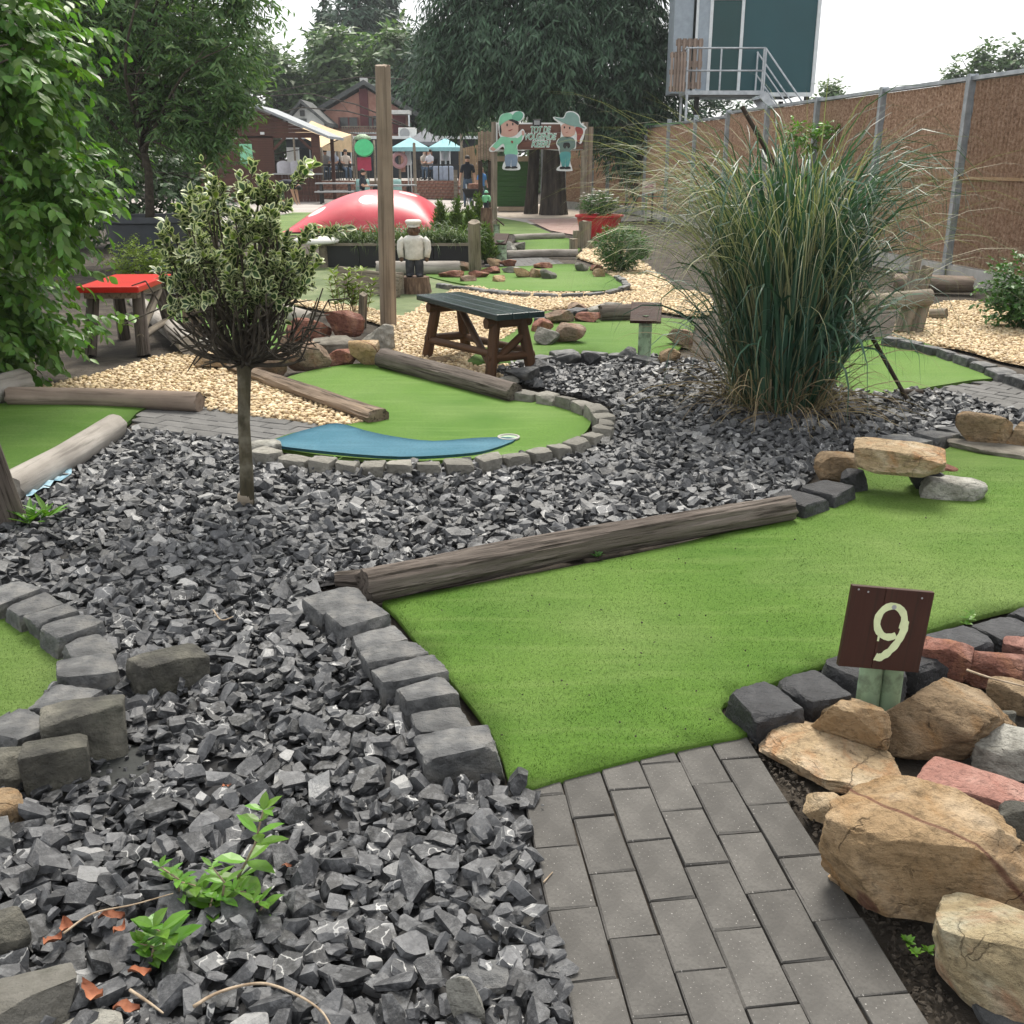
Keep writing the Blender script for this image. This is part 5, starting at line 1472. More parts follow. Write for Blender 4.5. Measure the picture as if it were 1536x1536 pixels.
for (p, d, *kk) in tipP:
    n = kk[0] if kk else int(r.integers(18, 28)); t = r.uniform(-.09, .02, n)
    a = np.arange(n) * 2.4 + r.uniform(0, 6)
    x = nrm(np.cross(d, (0.3, 0.2, 0.9))); y = np.cross(d, x)
    rd = x * np.cos(a)[:, None] + y * np.sin(a)[:, None]
    PP.append(p + d * t[:, None]); DD.append(nrm(rd * .8 + d * .75 + r.normal(0, .2, (n, 3)) + np.array((0, 0, .15))))
    NN.append(nrm(d * .8 - rd * .5 + np.array((0, 0, .6)) + r.normal(0, .25, (n, 3)))); q_ = r.uniform(.7, 1.15, n); LL.append(.047 * q_); WW.append(.031 * q_)
A_ = [np.concatenate(a) for a in (PP, DD, NN, LL, WW)]
keep_ = A_[0][:, 2] > .95 + r.normal(0, .05, len(A_[0]))
leaf_batch('crown', *[a[keep_] for a in A_], M['leaf_euo'], tp, 300)

# ---------------------------------------------------------------- tall ornamental grass
def blades(base, n, spread, lmin, lmax, lean, w, droop, seed, seg=9, bias=(0, 0), lean0=.05, pw_=2.2):
    r = np.random.default_rng(seed)
    rr = spread * np.sqrt(r.uniform(0, 1, n)); a = r.uniform(0, 2 * math.pi, n)
    b = np.stack([base[0] + rr * np.cos(a), base[1] + rr * np.sin(a), np.full(n, base[2])], 1)
    az = a + r.normal(0, .7, n)
    ln = r.uniform(lmin, lmax, n)
    th = lean0 + np.abs(r.normal(0, lean, n)) + .25 * rr / max(spread, .01) * lean          # angle from upright
    out = np.stack([np.cos(az) + bias[0], np.sin(az) + bias[1], np.zeros(n)], 1); out = nrm(out)
    dr = droop * r.uniform(.5, 1.5, n)
    side = np.stack([-out[:, 1], out[:, 0], np.zeros(n)], 1)
    tw = r.normal(0, .5, n)
    pts = [b]; p = b.copy()
    for i in range(seg):
        t = (i + 1) / seg
        ang = np.minimum(th + dr * t ** pw_, 2.95)
        p = p + (out * np.sin(ang)[:, None] + np.array((0, 0, 1.0)) * np.cos(ang)[:, None]) * (ln / seg)[:, None]
        p[:, 2] = np.maximum(p[:, 2], .02)
        pts.append(p.copy())
    pts = np.stack(pts, 1)                                     # n, seg+1, 3
    tt = np.linspace(0, 1, seg + 1)
    wd_ = w * (.55 + .45 * np.sin(np.pi * np.minimum(tt * 1.6, 1) * .5)) * np.clip((1.02 - tt) / .55, 0.06, 1)
    S = side * np.cos(tw)[:, None] + np.cross(side, out) * np.sin(tw)[:, None]
    S = S[:, None, :] * (wd_ / 2)[None, :, None] * r.uniform(.7, 1.25, n)[:, None, None]
    return np.stack([pts - S, pts + S], 2)                     # n, seg+1, 2, 3
def blade_obj(name, V, mat, parent, kind='stuff'):
    n, s1 = V.shape[:2]
    f = np.array([(2 * i, 2 * i + 1, 2 * i + 3, 2 * i + 2) for i in range(s1 - 1)])
    F = (f[None] + (np.arange(n) * s1 * 2)[:, None, None]).reshape(-1, 4)
    o = obj(name, V.reshape(-1, 3), F, mat, parent, True)
    return tag(o, kind=kind) if kind else o
GB = g(1172, 618)
gr = thing('pampas_grass', 'huge clump of arching blue green ornamental grass in the slate chips', 'ornamental grass', (GB.x, GB.y, 0))
gb = (GB.x, GB.y + .12, .02)
A1 = blades(gb, 430, .29, 1.2, 2.0, .125, .024, 1.9, 1, 11, pw_=5.0)
A2 = blades(gb, 280, .31, .8, 1.6, .26, .021, 2.7, 2, 11, pw_=3.4)
A3 = blades(gb, 240, .26, 1.8, 2.35, .10, .019, 2.9, 3, 11, pw_=5.0)
allb = np.concatenate([A1, A2, A3])
tipz = allb[:, 3].mean(1)
front = np.argsort(allb[:, 4].mean(1)[:, 1])[:300]
restb = np.setdiff1d(np.arange(len(allb)), front)
dense = blade_obj('blades', allb[restb], M['blade'], gr)
for i in front:
    blade_obj('blade', allb[i:i + 1], M['blade'], gr, None)
wl = blades((gb[0] - .05, gb[1], .02), 360, .30, 1.8, 2.6, .12, .0075, 2.3, 4, 14, (-1.0, -.1), pw_=2.7)
wr = blades((gb[0] + .05, gb[1], .02), 150, .30, 1.6, 2.4, .2, .0055, 2.4, 5, 14, (1.0, -.1), pw_=2.8)
wt = blades(gb, 60, .30, 1.7, 2.3, .12, .006, 2.6, 6, 14, pw_=3.5)
blade_obj('plume_stalks', np.concatenate([wl, wr, wt]), M['blade_pale'], gr)
d1 = blades(gb, 330, .38, .2, 1.05, .55, .009, 1.7, 7, 9, (0, -.35), .25)
d2 = blades((gb[0], gb[1] - .2, .03), 140, .50, .15, .45, 1.0, .006, 1.2, 8, 6, (0, -.2), .8)
blade_obj('dead_straw', np.concatenate([d1[:, :, :], ]), M['straw'], gr)
blade_obj('straw_litter', d2[:, :, :], M['straw'], gr)

# ---------------------------------------------------------------- bushes and small plants
def tuft(name, label, base, n, spread, l0, l1, lean, w, droop, mat, seed, cat='grass tuft'):
    t = thing(name, label, cat, base)
    blade_obj('blades', blades(base, n, spread, l0, l1, lean, w, droop, seed, 7), M[mat], t)
    return t
q = g(935, 412)
tree('round_bush', 'clipped round dark green bush beside the wispy grass', (q.x, q.y + .3, 0), (.2, .05, .03), [(q.x, q.y + .3, .36, .46, .44, .36)], 700, 9, .07, .016, .2, 'leaf_bush', cat='bush', droop=.0, seed=31, bark='twig', inner=.6, lump=.12, nl=8, sub=1, limb_r=.015)
q = g(1535, 505)
tree('leafy_bush', 'low yellow green bush growing at the foot of the fence', (q.x + .35, q.y + .35, 0), (.2, .04, .03), [(q.x + .35, q.y + .35, .42, .62, .5, .42), (q.x + 1.0, q.y + .2, .5, .7, .6, .5), (q.x + .2, q.y + .5, .30, .45, .4, .3)], 900, 9, .07, .035, .2, 'leaf_bush', cat='bush', droop=.1, seed=33, bark='twig', inner=.5, nl=12, sub=1, limb_r=.015)
tree('climbing_bush', 'loose light green creeper growing against the fence behind the tall grass', (5.0, 19.0, 0), (1.4, .03, .02), [(5.05, 19.1, 1.95, .5, .25, .35), (5.15, 19.0, 1.1, .45, .25, .5), (4.9, 18.9, .5, .5, .3, .5), (5.4, 18.6, 2.05, .3, .2, .2)], 260, 8, .10, .04, .25, 'leaf_weed', cat='climber', droop=.2, seed=35, bark='twig', nl=12, sub=1, limb_r=.012)
q = g(900, 358)
dp = thing('flower_pot', 'round red pot full of small white daisies', 'pot', (q.x, q.y + .3, 0))
MB().lathe((q.x, q.y + .35, 0), [(.36, 0), (.44, .25), (.48, .42), (.52, .43), (.52, .47), (.45, .47), (.43, .38)], 28).build('body', M['red_pot'], dp, True, sharp=40)
(P, D, N, LL, WW), (st, en) = sprays([(q.x, q.y + .35, .68, .46, .44, .28)], 420, 8, .07, .02, .16, .0, 41, .4, .2)
leaf_batch('foliage', P, D, N, LL, WW, M['leaf_bush'], dp)
fl = [p for p in en if p[2] > .70 and p[1] < q.y + .55][:70]
mb = MB()
for p in fl: mb.lathe((p[0], p[1] - .02, p[2] + .03), [(.001, .0), (.034, .008), (.012, .014)], 8)
tag(mb.build('blossoms', M['petal'], dp, True), kind='stuff')
# thuja row and planter
for i, (x, yb, yt, Y, r_, lab) in enumerate([(662, 385, 309, 19.0, .30, 'pointed thuja next to the inflatable pillow'), (687, 385, 307, 19.2, .32, 'tallest pointed thuja of the planter row'), (705, 390, 320, 17.6, .26, 'yellowish thuja behind the weathered grey post'),
                                              (717, 380, 303, 19.6, .24, 'thuja beside the green shirted figure'), (729, 392, 345, 17.2, .20, 'small golden thuja in front of the bird house sign')]):
    c = at(x, yb, Y); zt = at(x, yt, Y).z
    h = zt
    bl = [(c.x, Y, h * (.16 + .2 * j), r_ * (1 - .19 * j), r_ * (1 - .19 * j), h * .17) for j in range(5)]
    tree('thuja', lab, (c.x, Y, 0), (h * .7, .03, .01), bl, 420, 8, .10, .022, .14, 'leaf_thuja', droop=-.9, seed=50 + i, bark='twig', inner=.6, lump=.15, nl=8, sub=0, limb_r=.008, group='thujas behind the planter')
q0, q1 = g(484, 400), g(706, 400)
pl = thing('planter', 'long black rectangular planter trough in front of the inflatable pillow', 'planter', ((q0.x + q1.x) / 2, q0.y, 0))
for j in range(4):
    a, b = q0.x + (q1.x - q0.x) * j / 4, q0.x + (q1.x - q0.x) * (j + 1) / 4
    MB().box(((a + b) / 2, q0.y + .02, .16), (b - a - .012, .03, .32)).build('panel', M['black'], pl)
MB().box(((q0.x + q1.x) / 2, q0.y + .32, .14), (q1.x - q0.x, .5, .28)).build('soil', M['earth'], pl)
for x_ in (q0.x, q1.x): MB().box((x_, q0.y + .32, .16), (.03, .6, .32)).build('end_panel', M['black'], pl)
MB().box(((q0.x + q1.x) / 2, q0.y + .62, .16), (q1.x - q0.x, .03, .32)).build('back_panel', M['black'], pl)
MB().beam((q0.x, q0.y - .0, .335), (q1.x, q0.y - .0, .335), .06, .04).build('top_rail', M['post_grey'], pl)
V = np.concatenate([blades((q0.x + (q1.x - q0.x) * (j + .5) / 16, q0.y + .3, .28), 90, .17, .3, .6, .5, .016, 1.6, 70 + j, 6) for j in range(16)])
fg = thing('fern_grass', 'feathery green ornamental grass spilling over the planter', 'grass', ((q0.x + q1.x) / 2, q0.y + .3, .28))
blade_obj('blades', V, M['fern'], fg)

# ---------------------------------------------------------------- great dark conifer and the background trees
CX, CY = .8, 33.0
cd = thing('cypress_tree', 'huge dark drooping conifer with a double trunk behind the arch sign', 'tree', (CX, CY, 0))
def trunk_flare(x, y, r_, h, lean, seed):
    V, F = [], []
    rs_ = np.random.default_rng(seed); nr, nz = 28, 14
    for i in range(nz + 1):
        t = i / nz; rr = r_ * (1 + .30 * math.exp(-t * 7)) * (1 - .15 * t)
        for k in range(nr):
            a = 2 * math.pi * k / nr
            q_ = rr * (1 + .14 * math.sin(a * 5 + seed) * (1.1 - t) + .09 * noise.noise(Vector((math.cos(a) * 2.5, math.sin(a) * 2.5, t * 2 + seed))))
            V.append((x + lean * t * h + math.cos(a) * q_, y + math.sin(a) * q_, -.05 + t * h))
    for i in range(nz):
        for k in range(nr):
            k2 = (k + 1) % nr; F.append((i * nr + k, i * nr + k2, (i + 1) * nr + k2, (i + 1) * nr + k))
    return V, F
x1 = at(830, 300, CY).x; x2 = at(796, 300, CY + .6).x
obj('trunk', *trunk_flare(x1, CY, .33, 5.0, .0, 1), M['bark'], cd, True)
obj('trunk', *trunk_flare(x2, CY + .6, .17, 4.6, .05, 2), M['bark'], cd, True)
cb = [(-1.9, 33, 4.3, 1.4, 1.6, 1.7), (-.6, 32.2, 4.6, 1.6, 1.6, 1.9), (1.1, 31.8, 4.6, 1.7, 1.6, 1.9), (2.9, 32.2, 4.2, 1.7, 1.6, 2.0), (4.2, 33, 4.0, 1.3, 1.6, 2.0), (-1.2, 33, 6.6, 1.9, 1.9, 1.8), (1.2, 32.6, 7.0, 2.4, 2, 1.8), (3.4, 33, 6.6, 1.9, 1.9, 1.8),
      (3.3, 32.4, 2.6, 1.0, 1.0, 1.3), (2.6, 32.3, 2.6, .9, .9, .8), (-2.0, 33.0, 3.2, .9, 1.2, .7), (.5, 32, 3.6, 1.6, 1.2, .8), (3.9, 33, 2.0, .7, .8, 1.2)]
limbs(cd, cb, (CX + .3, CY + .2, 2.0), 4.0, .10, M['bark'], 26, 3, 2)
(P, D, N, LL, WW), _ = sprays(cb, 7600, 10, .30, .058, .95, 1.0, 61, .5, .55, .5, .5)
leaf_batch('crown', P, D, N, LL, WW, M['leaf_cedar'], cd)
def bgtree(label, x, Y, ztop, w, blobs, n, L, mat, seed, droop=.3, name='background_tree', W=None):
    c = at(x, 240, Y)
    bl = [(c.x + a * w, Y + b * w, ztop * zc, w * rx, w * rx, ztop * rz) for (a, b, zc, rx, rz) in blobs]
    return tree(name, label, (c.x, Y, 0), (ztop * .6, .35, .12), bl, n, 8, L, W or L * .5, 1.6, mat, droop=droop, seed=seed, inner=.5, lump=.5, nl=14, sub=2, group='trees beyond the houses')
RB = [(-.5, 0, .55, .5, .22), (.45, .1, .5, .5, .22), (0, -.1, .8, .5, .2), (-.1, 0, .35, .6, .18), (.3, .1, .68, .4, .2)]
bgtree('broad tree rising behind the white gabled house', 415, 66, 8.6, 4.0, RB, 950, .55, 'leaf_far', 71)
bgtree('broad tree directly behind the brick gable', 515, 68, 9.5, 5.0, RB, 950, .55, 'leaf_far', 72)
bgtree('broad tree between the brick house and the drooping conifer', 600, 66, 9.6, 4.6, RB, 1000, .55, 'leaf_far', 73)
bgtree('shadowy tree behind the grey parasol', 665, 63, 9.0, 4.5, RB, 950, .55, 'leaf_spruce', 74)
bgtree('tall tree behind the fine leaved planted tree', 270, 60, 12, 5.2, RB, 1000, .55, 'leaf_far', 75)
bgtree('tall tree behind the broad leaved tree', 120, 58, 13, 6.5, RB, 1000, .55, 'leaf_far', 76)
bgtree('pale poplar clump rising over the fence', 1475, 62, 8.6, 2.9, [(-.75, 0, .62, .35, .24), (-.25, 0, .72, .38, .24), (.3, 0, .72, .4, .26), (.8, 0, .68, .42, .26), (0, 0, .4, .8, .3)], 900, .42, 'leaf_far', 77)
bgtree('small rounded tree between the teal cabin and the fence', 1238, 60, 6.3, 1.3, [(0, 0, .75, .9, .2), (-.4, 0, .55, .8, .2), (.4, 0, .5, .8, .25)], 420, .35, 'leaf_far', 78)
for (x, Y, zt, wb, s, lab) in ((548, 78, 19, 4.2, 81, 'tall dark spruce behind the brick house'), (585, 82, 17, 4.0, 82, 'spruce next to the tall dark spruce'), (498, 84, 14.0, 3.6, 83, 'slimmer spruce behind the broad trees')):
    c = at(x, 240, Y)
    bl = [(c.x, Y, zt * (.25 + .085 * j), wb * (1 - .105 * j), wb * (1 - .105 * j), zt * .055) for j in range(9)]
    tree('spruce_tree', lab, (c.x, Y, 0), (zt * .95, .3, .05), bl, 1300, 8, .7, .2, 1.4, 'leaf_spruce', droop=.5, seed=s, inner=.5, lump=.5, nl=18, sub=1, group='spruces beyond the houses')

q = [(5.6, 47, 2.2, 2.0, 1.2, 2.2), (8.5, 47, 2.4, 2.4, 1.2, 2.4), (11.5, 48, 2.0, 2.2, 1.2, 2.0), (3.6, 46, 2.5, 1.6, 1.0, 2.5)]
tree('conifer_hedge', 'dark conifer hedge behind the legs of the teal cabin', (7.5, 47, 0), (2.5, .15, .06), q, 1700, 8, .4, .12, .9, 'leaf_cedar', cat='hedge', droop=.4, seed=91, inner=.5, nl=14, sub=1)
q = [(-20, 52, 2.0, 3.0, 1.5, 2.2), (-15.5, 52, 2.2, 3.0, 1.5, 2.4), (-3, 62.5, 2.2, 3, 1.2, 2.6), (0, 58, 2.0, 3, 1.2, 2.4), (3, 56, 2.4, 2.6, 1.2, 2.8)]
tree('boundary_hedge', 'tall dark shrubs closing the gaps between the houses and the conifer', (-1, 59, 0), (2.0, .15, .06), q, 2200, 8, .4, .18, .9, 'leaf_far', cat='hedge', droop=.4, seed=92, inner=.5, nl=14, sub=1)
# ---------------------------------------------------------------- sound fence of coconut panels
fp = [Vector((7.78 - .1185 * Y, Y, 0)) for Y in (12.0 + 2.5 * i for i in range(-2, 9))]
bend_ = [at(942, 320, 34.2), at(912, 317, 35.2), at(889, 314, 36.2), at(848, 311, 38.0), at(815, 309, 39.5)]
fp2 = [fp[-1]] + [Vector((p.x, p.y, 0)) for p in bend_]
fn = thing('sound_fence', 'tall fence of ribbed brown coconut panels between galvanised posts', 'fence', tuple(fp[4]))
def fence_panel(a, b, h, z0=.22, tan=False):
    d = (b - a); L = d.length; d = d / L; nn_ = Vector((-d.y, d.x, 0))
    if nn_.x > 0 and abs(nn_.x) > abs(nn_.y): nn_ = -nn_
    if abs(nn_.y) > abs(nn_.x) and nn_.y > 0: nn_ = -nn_
    nrib = int(L / .095); V, F = [], []
    xs = []
    for i in range(nrib):
        for t, o_ in ((.0, 0), (.25, .028), (.5, .036), (.75, .028)): xs.append(((i + t) / nrib, o_))
    xs.append((1, 0))
    zs = np.linspace(z0, h - .04, 26)
    rs_ = np.random.default_rng(int(a.y * 10))
    for z in zs:
        for (t, o_) in xs:
            p = a + d * (.05 + t * (L - .1)) + nn_ * (o_ + rs_.uniform(-.008, .008))
            V.append((p.x, p.y, z))
    m = len(xs)
    for j in range(len(zs) - 1):
        for i in range(m - 1): F.append((j * m + i, j * m + i + 1, (j + 1) * m + i + 1, (j + 1) * m + i))
    n0 = len(V)
    back = [a + d * .05 - nn_ * .05, b - d * .05 - nn_ * .05]
    V += [(back[0].x, back[0].y, z0), (back[1].x, back[1].y, z0), (back[1].x, back[1].y, h - .04), (back[0].x, back[0].y, h - .04)]
    F.append((n0, n0 + 1, n0 + 2, n0 + 3))
    obj('panel', V, F, M['coco'] if not tan else M['plank_tan'], fn, True)
    q0, q1 = a + nn_ * .0, b + nn_ * .0
    MB().beam(q0 + nn_ * .045 + Vector((0, 0, h * .52)), q1 + nn_ * .045 + Vector((0, 0, h * .52)), .02, .04).build('mid_rail', M['plank_tan'], fn)
    MB().beam(q0 + Vector((0, 0, h)), q1 + Vector((0, 0, h)), .12, .05).build('cap_rail', M['galv'], fn)
    MB().beam(q0 + nn_ * .02 + Vector((0, 0, .09)), q1 + nn_ * .02 + Vector((0, 0, .09)), .09, .22).build('plinth', M['concrete'], fn)
for i in range(len(fp) - 1): fence_panel(fp[i], fp[i + 1], 2.58 if fp[i].y < 23 else 2.5)
for i in range(len(fp2) - 1): fence_panel(fp2[i], fp2[i + 1], 2.5)
for p in fp + fp2[1:]:
    mb = MB()
    for (dx, dy, sx, sy) in ((-.05, 0, .012, .11), (.05, 0, .012, .11), (0, 0, .09, .012)): mb.box((p.x + dx - .045, p.y + dy, 1.30), (sx, sy, 2.66))
    mb.build('post', M['galv'], fn)

# ---------------------------------------------------------------- dark topped bench table
ztp = .50
c4 = [g(631, 444, ztp), g(683, 436, ztp), g(805, 464, ztp), g(757, 476, ztp)]
ctr = sum(c4, Vector()) / 4
ex = ((c4[3] - c4[0]) + (c4[2] - c4[1])); L_ = ex.length / 2; ex.normalize()
ey = Vector((-ex.y, ex.x, 0)); W_ = abs(((c4[1] - c4[0]) + (c4[2] - c4[3])).dot(ey)) / 2
bt = thing('bench_table', 'small rustic table with black painted top on brown log legs', 'table', (ctr.x, ctr.y, 0))
fr = Matrix((ex, ey, Vector((0, 0, 1)))).transposed()
for j in range(3):
    w = W_ / 3
    MB().box(Vector((ctr.x, ctr.y, ztp - .02)) + ey * (j - 1) * w, (L_, w - .004, .045), M=fr).build('top_plank', M['bench_top'], bt, frame=fr, bev=.006)
legs = {}
for sx in (-1, 1):
    for sy in (-1, 1):
        tpz = Vector((ctr.x, ctr.y, 0)) + ex * sx * L_ * .36 + ey * sy * W_ * .26
        ft = Vector((ctr.x, ctr.y, 0)) + ex * sx * L_ * .40 + ey * sy * W_ * .46
        a = Vector((ft.x, ft.y, -.02)); b = Vector((tpz.x, tpz.y, ztp - .05)); legs[sx, sy] = (a, b)
        log('leg', '', a, b, .045, .042, M['bench_brown'], nl=10, nr=14, part=bt, seed=sx * 3 + sy)
for sx in (-1, 1):
    log('cross_bar', '', Vector((ctr.x, ctr.y, ztp - .085)) + ex * sx * L_ * .36 - ey * W_ * .46, Vector((ctr.x, ctr.y, ztp - .085)) + ex * sx * L_ * .36 + ey * W_ * .46, .042, .042, M['bench_brown'], nl=8, nr=12, part=bt, seed=4)
    log('stretcher', '', legs[sx, -1][0].lerp(legs[sx, -1][1], .38) - ey * .04, legs[sx, 1][0].lerp(legs[sx, 1][1], .38) + ey * .04, .034, .034, M['bench_brown'], nl=8, nr=12, part=bt, seed=5)
mid = Vector((ctr.x, ctr.y, 0))
for sy in (-1, 1):
    log('rail', '', legs[-1, sy][0].lerp(legs[-1, sy][1], .34) - ex * .05, legs[1, sy][0].lerp(legs[1, sy][1], .45) + ex * .02, .030, .030, M['bench_brown'], nl=8, nr=12, part=bt, seed=6)
log('brace', '', legs[-1, 1][1] * .85 + legs[-1, 1][0] * .15, legs[1, -1][0].lerp(legs[1, -1][1], .25), .028, .028, M['bench_brown'], nl=8, nr=12, part=bt, seed=8)
log('brace', '', legs[1, 1][0].lerp(legs[1, 1][1], .72), legs[1, -1][0].lerp(legs[1, -1][1], .28), .030, .030, M['bench_brown'], nl=8, nr=12, part=bt, seed=9)
# red topped table
ztp = .56
c4 = [g(150, 424, ztp), g(192, 401, ztp), g(240, 424, ztp), g(172, 438, ztp)]
ctr = sum(c4, Vector()) / 4
ex = ((c4[2] - c4[3]) + (c4[1] - c4[0])); L_ = ex.length / 2 * 1.02; ex.normalize(); ey = Vector((-ex.y, ex.x, 0)); W_ = abs(((c4[1] - c4[2]) + (c4[0] - c4[3])).dot(ey)) / 2
L_ = max(L_, .44); W_ = max(min(W_, .75), .5)
rt = thing('red_table', 'rustic log legged table with a glossy red top under the leaves', 'table', (ctr.x, ctr.y, 0))
fr = Matrix((ex, ey, Vector((0, 0, 1)))).transposed()
MB().box((ctr.x, ctr.y, ztp - .022), (L_, W_, .05), M=fr).build('top', M['red_paint'], rt, frame=fr, bev=.008)
MB().box((ctr.x, ctr.y, ztp - .075), (L_ * .86, W_ * .86, .055), M=fr).build('apron', M['post_grey'], rt, frame=fr)
legs = {}
for sx in (-1, 1):
    for sy in (-1, 1):
        a = Vector((ctr.x, ctr.y, -.02)) + ex * sx * L_ * .46 + ey * sy * W_ * .44; b = Vector((ctr.x, ctr.y, ztp - .06)) + ex * sx * L_ * .30 + ey * sy * W_ * .36
        legs[sx, sy] = (a, b); log('leg', '', a, b, .058, .052, M['log_dark'], nl=10, nr=14, part=rt, seed=sx + 2 * sy)
log('stretcher', '', legs[-1, -1][0].lerp(legs[-1, -1][1], .30) - ex * .05, legs[1, -1][0].lerp(legs[1, -1][1], .34) + ex * .08, .032, .032, M['post_grey'], nl=8, nr=12, part=rt)
log('brace', '', legs[-1, -1][0].lerp(legs[-1, -1][1], .38), legs[1, -1][1].lerp(legs[1, -1][0], .08), .036, .036, M['post_grey'], nl=8, nr=12, part=rt)
# stump seat, plank and blue mat
q = g(455, 402)
ms = thing('mushroom_seat', 'round white topped stool on a wooden stem beside the planter', 'stool', (q.x, q.y, 0))
q = g(486, 400); MB().tube([(q.x, q.y, -.02), (q.x, q.y, .36)], [.07, .06], 12).build('stem', M['post_grey'], ms, True, sharp=50)
MB().lathe((q.x - .1, q.y, .34), [(.10, 0), (.34, .02), (.36, .06), (.28, .10), (.02, .13)], 24).build('seat', M['white_paint'], ms, True)
q = g(555, 438)
a, b = at(508, 418, 13.2), at(600, 432, 12.6)
lp = thing('leaning_plank', 'broad weathered plank lying on edge across the dull lawn', 'plank', (q.x, q.y, 0))
fr = xframe(b - a, (0, .3, 1)); MB().box((a + b) / 2 + Vector((0, 0, .02)), ((b - a).length, .08, .27), M=fr).build('plank', M['post_grey'], lp, frame=fr, bev=.01)
qq = g(598, 440); MB().box((qq.x, qq.y, .12), (.13, .09, .27), rz=.3).build('stub', M['post_grey'], lp, bev=.01)
c = g(290, 412); mt = MB().box((c.x, c.y, .05), (1.1, .9, .10), rz=.1).build('trampoline_mat', M['turf_blue'], None, bev=.02); tag(mt, 'flat blue mat on the ground seen through the trained shrub', 'mat')

# ---------------------------------------------------------------- carved figures
def carved(label, x, yb, yt, stump_h, shirt, trousers, face, cap, facing=0.0, cols=('a',), flat_cap=True):
    q = g(x, yb); zt = at(x, yt, q.y).z
    t = thing('carved_figure', label, 'statue', (q.x, q.y, 0))
    o = Vector((q.x, q.y, 0)); sh = stump_h; H = zt - sh
    Rm = Matrix.Rotation(facing, 3, 'Z')
    def P(a, b, c): return o + Rm @ Vector((a * H, b * H, 0)) + Vector((0, 0, sh + c * H))
    sr = .20 * H + .04
    V, F = [], []
    for i in range(7):
        for k in range(24):
            a = 2 * math.pi * k / 24; rr = sr * (1.15 - .03 * i) * (1 + .05 * math.sin(a * 9) + random.uniform(-.03, .03)); V.append((o.x + rr * math.cos(a), o.y + rr * math.sin(a), -.02 + (sh + .02) * i / 6))
    F = [(i * 24 + k, i * 24 + (k + 1) % 24, (i + 1) * 24 + (k + 1) % 24, (i + 1) * 24 + k) for i in range(6) for k in range(24)] + [tuple(range(144, 168))]
    obj('stump', V, F, M['stump'], t, True, sharp=50)
    mb = MB()
    for s in (-1, 1):
        mb.tube([P(.075 * s, 0, .0), P(.085 * s, 0, .02), P(.085 * s, .0, .18), P(.06 * s, 0, .40)], [.075 * H, .075 * H, .082 * H, .10 * H], 14)
        mb.ball(P(.085 * s, -.06, .03), (.055 * H, .10 * H, .035 * H), 10, 6)
    mb.build('trousers', trousers, t, True)
    mb = MB()
    mb.lathe(P(0, 0, .30), [(.15 * H, 0), (.175 * H, .03 * H), (.17 * H, .15 * H), (.185 * H, .30 * H), (.19 * H, .37 * H), (.14 * H, .415 * H), (.07 * H, .43 * H)], 22, sy=.75)
    for s in (-1, 1):
        mb.tube([P(.17 * s, 0, .66), P(.235 * s, -.01, .60), P(.25 * s, -.02, .48), P(.23 * s, -.05, .34)], [.07 * H, .068 * H, .06 * H, .05 * H], 12)
    mb.build('shirt', shirt, t, True)
    mb = MB()
    for s in (-1, 1): mb.ball(P(.228 * s, -.055, .315), (.04 * H, .04 * H, .05 * H), 10, 6)
    mb.build('hands', face, t, True)
    mb = MB(); mb.ball(P(0, -.01, .80), (.105 * H, .105 * H, .115 * H), 18, 12); mb.ball(P(0, -.115, .79), (.022 * H, .03 * H, .03 * H), 8, 6)
    for s in (-1, 1): mb.ball(P(.105 * s, 0, .80), (.02 * H, .03 * H, .035 * H), 8, 6)
    mb.build('head', face, t, True)
    mb = MB()
    if flat_cap:
        mb.lathe(P(0, 0, .875), [(.108 * H, 0), (.112 * H, .03 * H), (.11 * H, .045 * H), (.145 * H, .06 * H), (.15 * H, .095 * H), (.12 * H, .12 * H), (.02 * H, .125 * H)], 22)
        mb.lathe(P(0, -.09, .865), [(.06 * H, 0), (.075 * H, .008 * H), (.07 * H, .02 * H)], 16)
    else:
        mb.lathe(P(0, 0, .84), [(.115 * H, 0), (.118 * H, .04 * H), (.10 * H, .10 * H), (.05 * H, .14 * H), (.01 * H, .15 * H)], 20)
        mb.lathe(P(0, -.12, .85), [(.08 * H, 0), (.085 * H, .01 * H), (.07 * H, .02 * H)], 16)
    mb.build('cap', cap, t, True, sharp=50)
    return t
carved('carved wooden figure in white cap and white shirt on a stump', 623, 438, 329, .19, M['statue_white'], M['statue_navy'], M['statue_face'], M['statue_white'])
carved('carved wooden figure in green shirt and green cap near the arch', 730, 384, 285, .80, M['shirt_green'], M['statue_navy'], M['statue_face'], M['cap_green'], 2.6, flat_cap=False)

# ---------------------------------------------------------------- inflatable pillow
a, b = g(424, 349), g(657, 350)
px0, px1, py0 = a.x, b.x, 24.2
pcx = (px0 + px1) / 2; A_ = (px1 - px0) / 2; Bd = 1.75; Hh_ = .88
V, F = [], []; nu, nv = 56, 44
for j in range(nv + 1):
    for i in range(nu + 1):
        u_, v_ = -1 + 2 * i / nu, -1 + 2 * j / nv
        s_ = u_ * (1.0)
        hx = max(0, 1 - abs(u_ - .10 * (1 - u_ * u_)) ** (2.0 if u_ < 0 else 2.8)) ** (.92 if u_ < 0 else .55)
        hy = max(0, 1 - abs(v_) ** 2.6) ** .62
        V.append((pcx + u_ * A_, py0 + Bd + v_ * Bd, .02 + Hh_ * hx * hy))
for j in range(nv):
    for i in range(nu): F.append((j * (nu + 1) + i, j * (nu + 1) + i + 1, (j + 1) * (nu + 1) + i + 1, (j + 1) * (nu + 1) + i))
pw_ = obj('jumping_pillow', V, F, M['pillow'], None, True, origin=(pcx, py0 + Bd, 0))
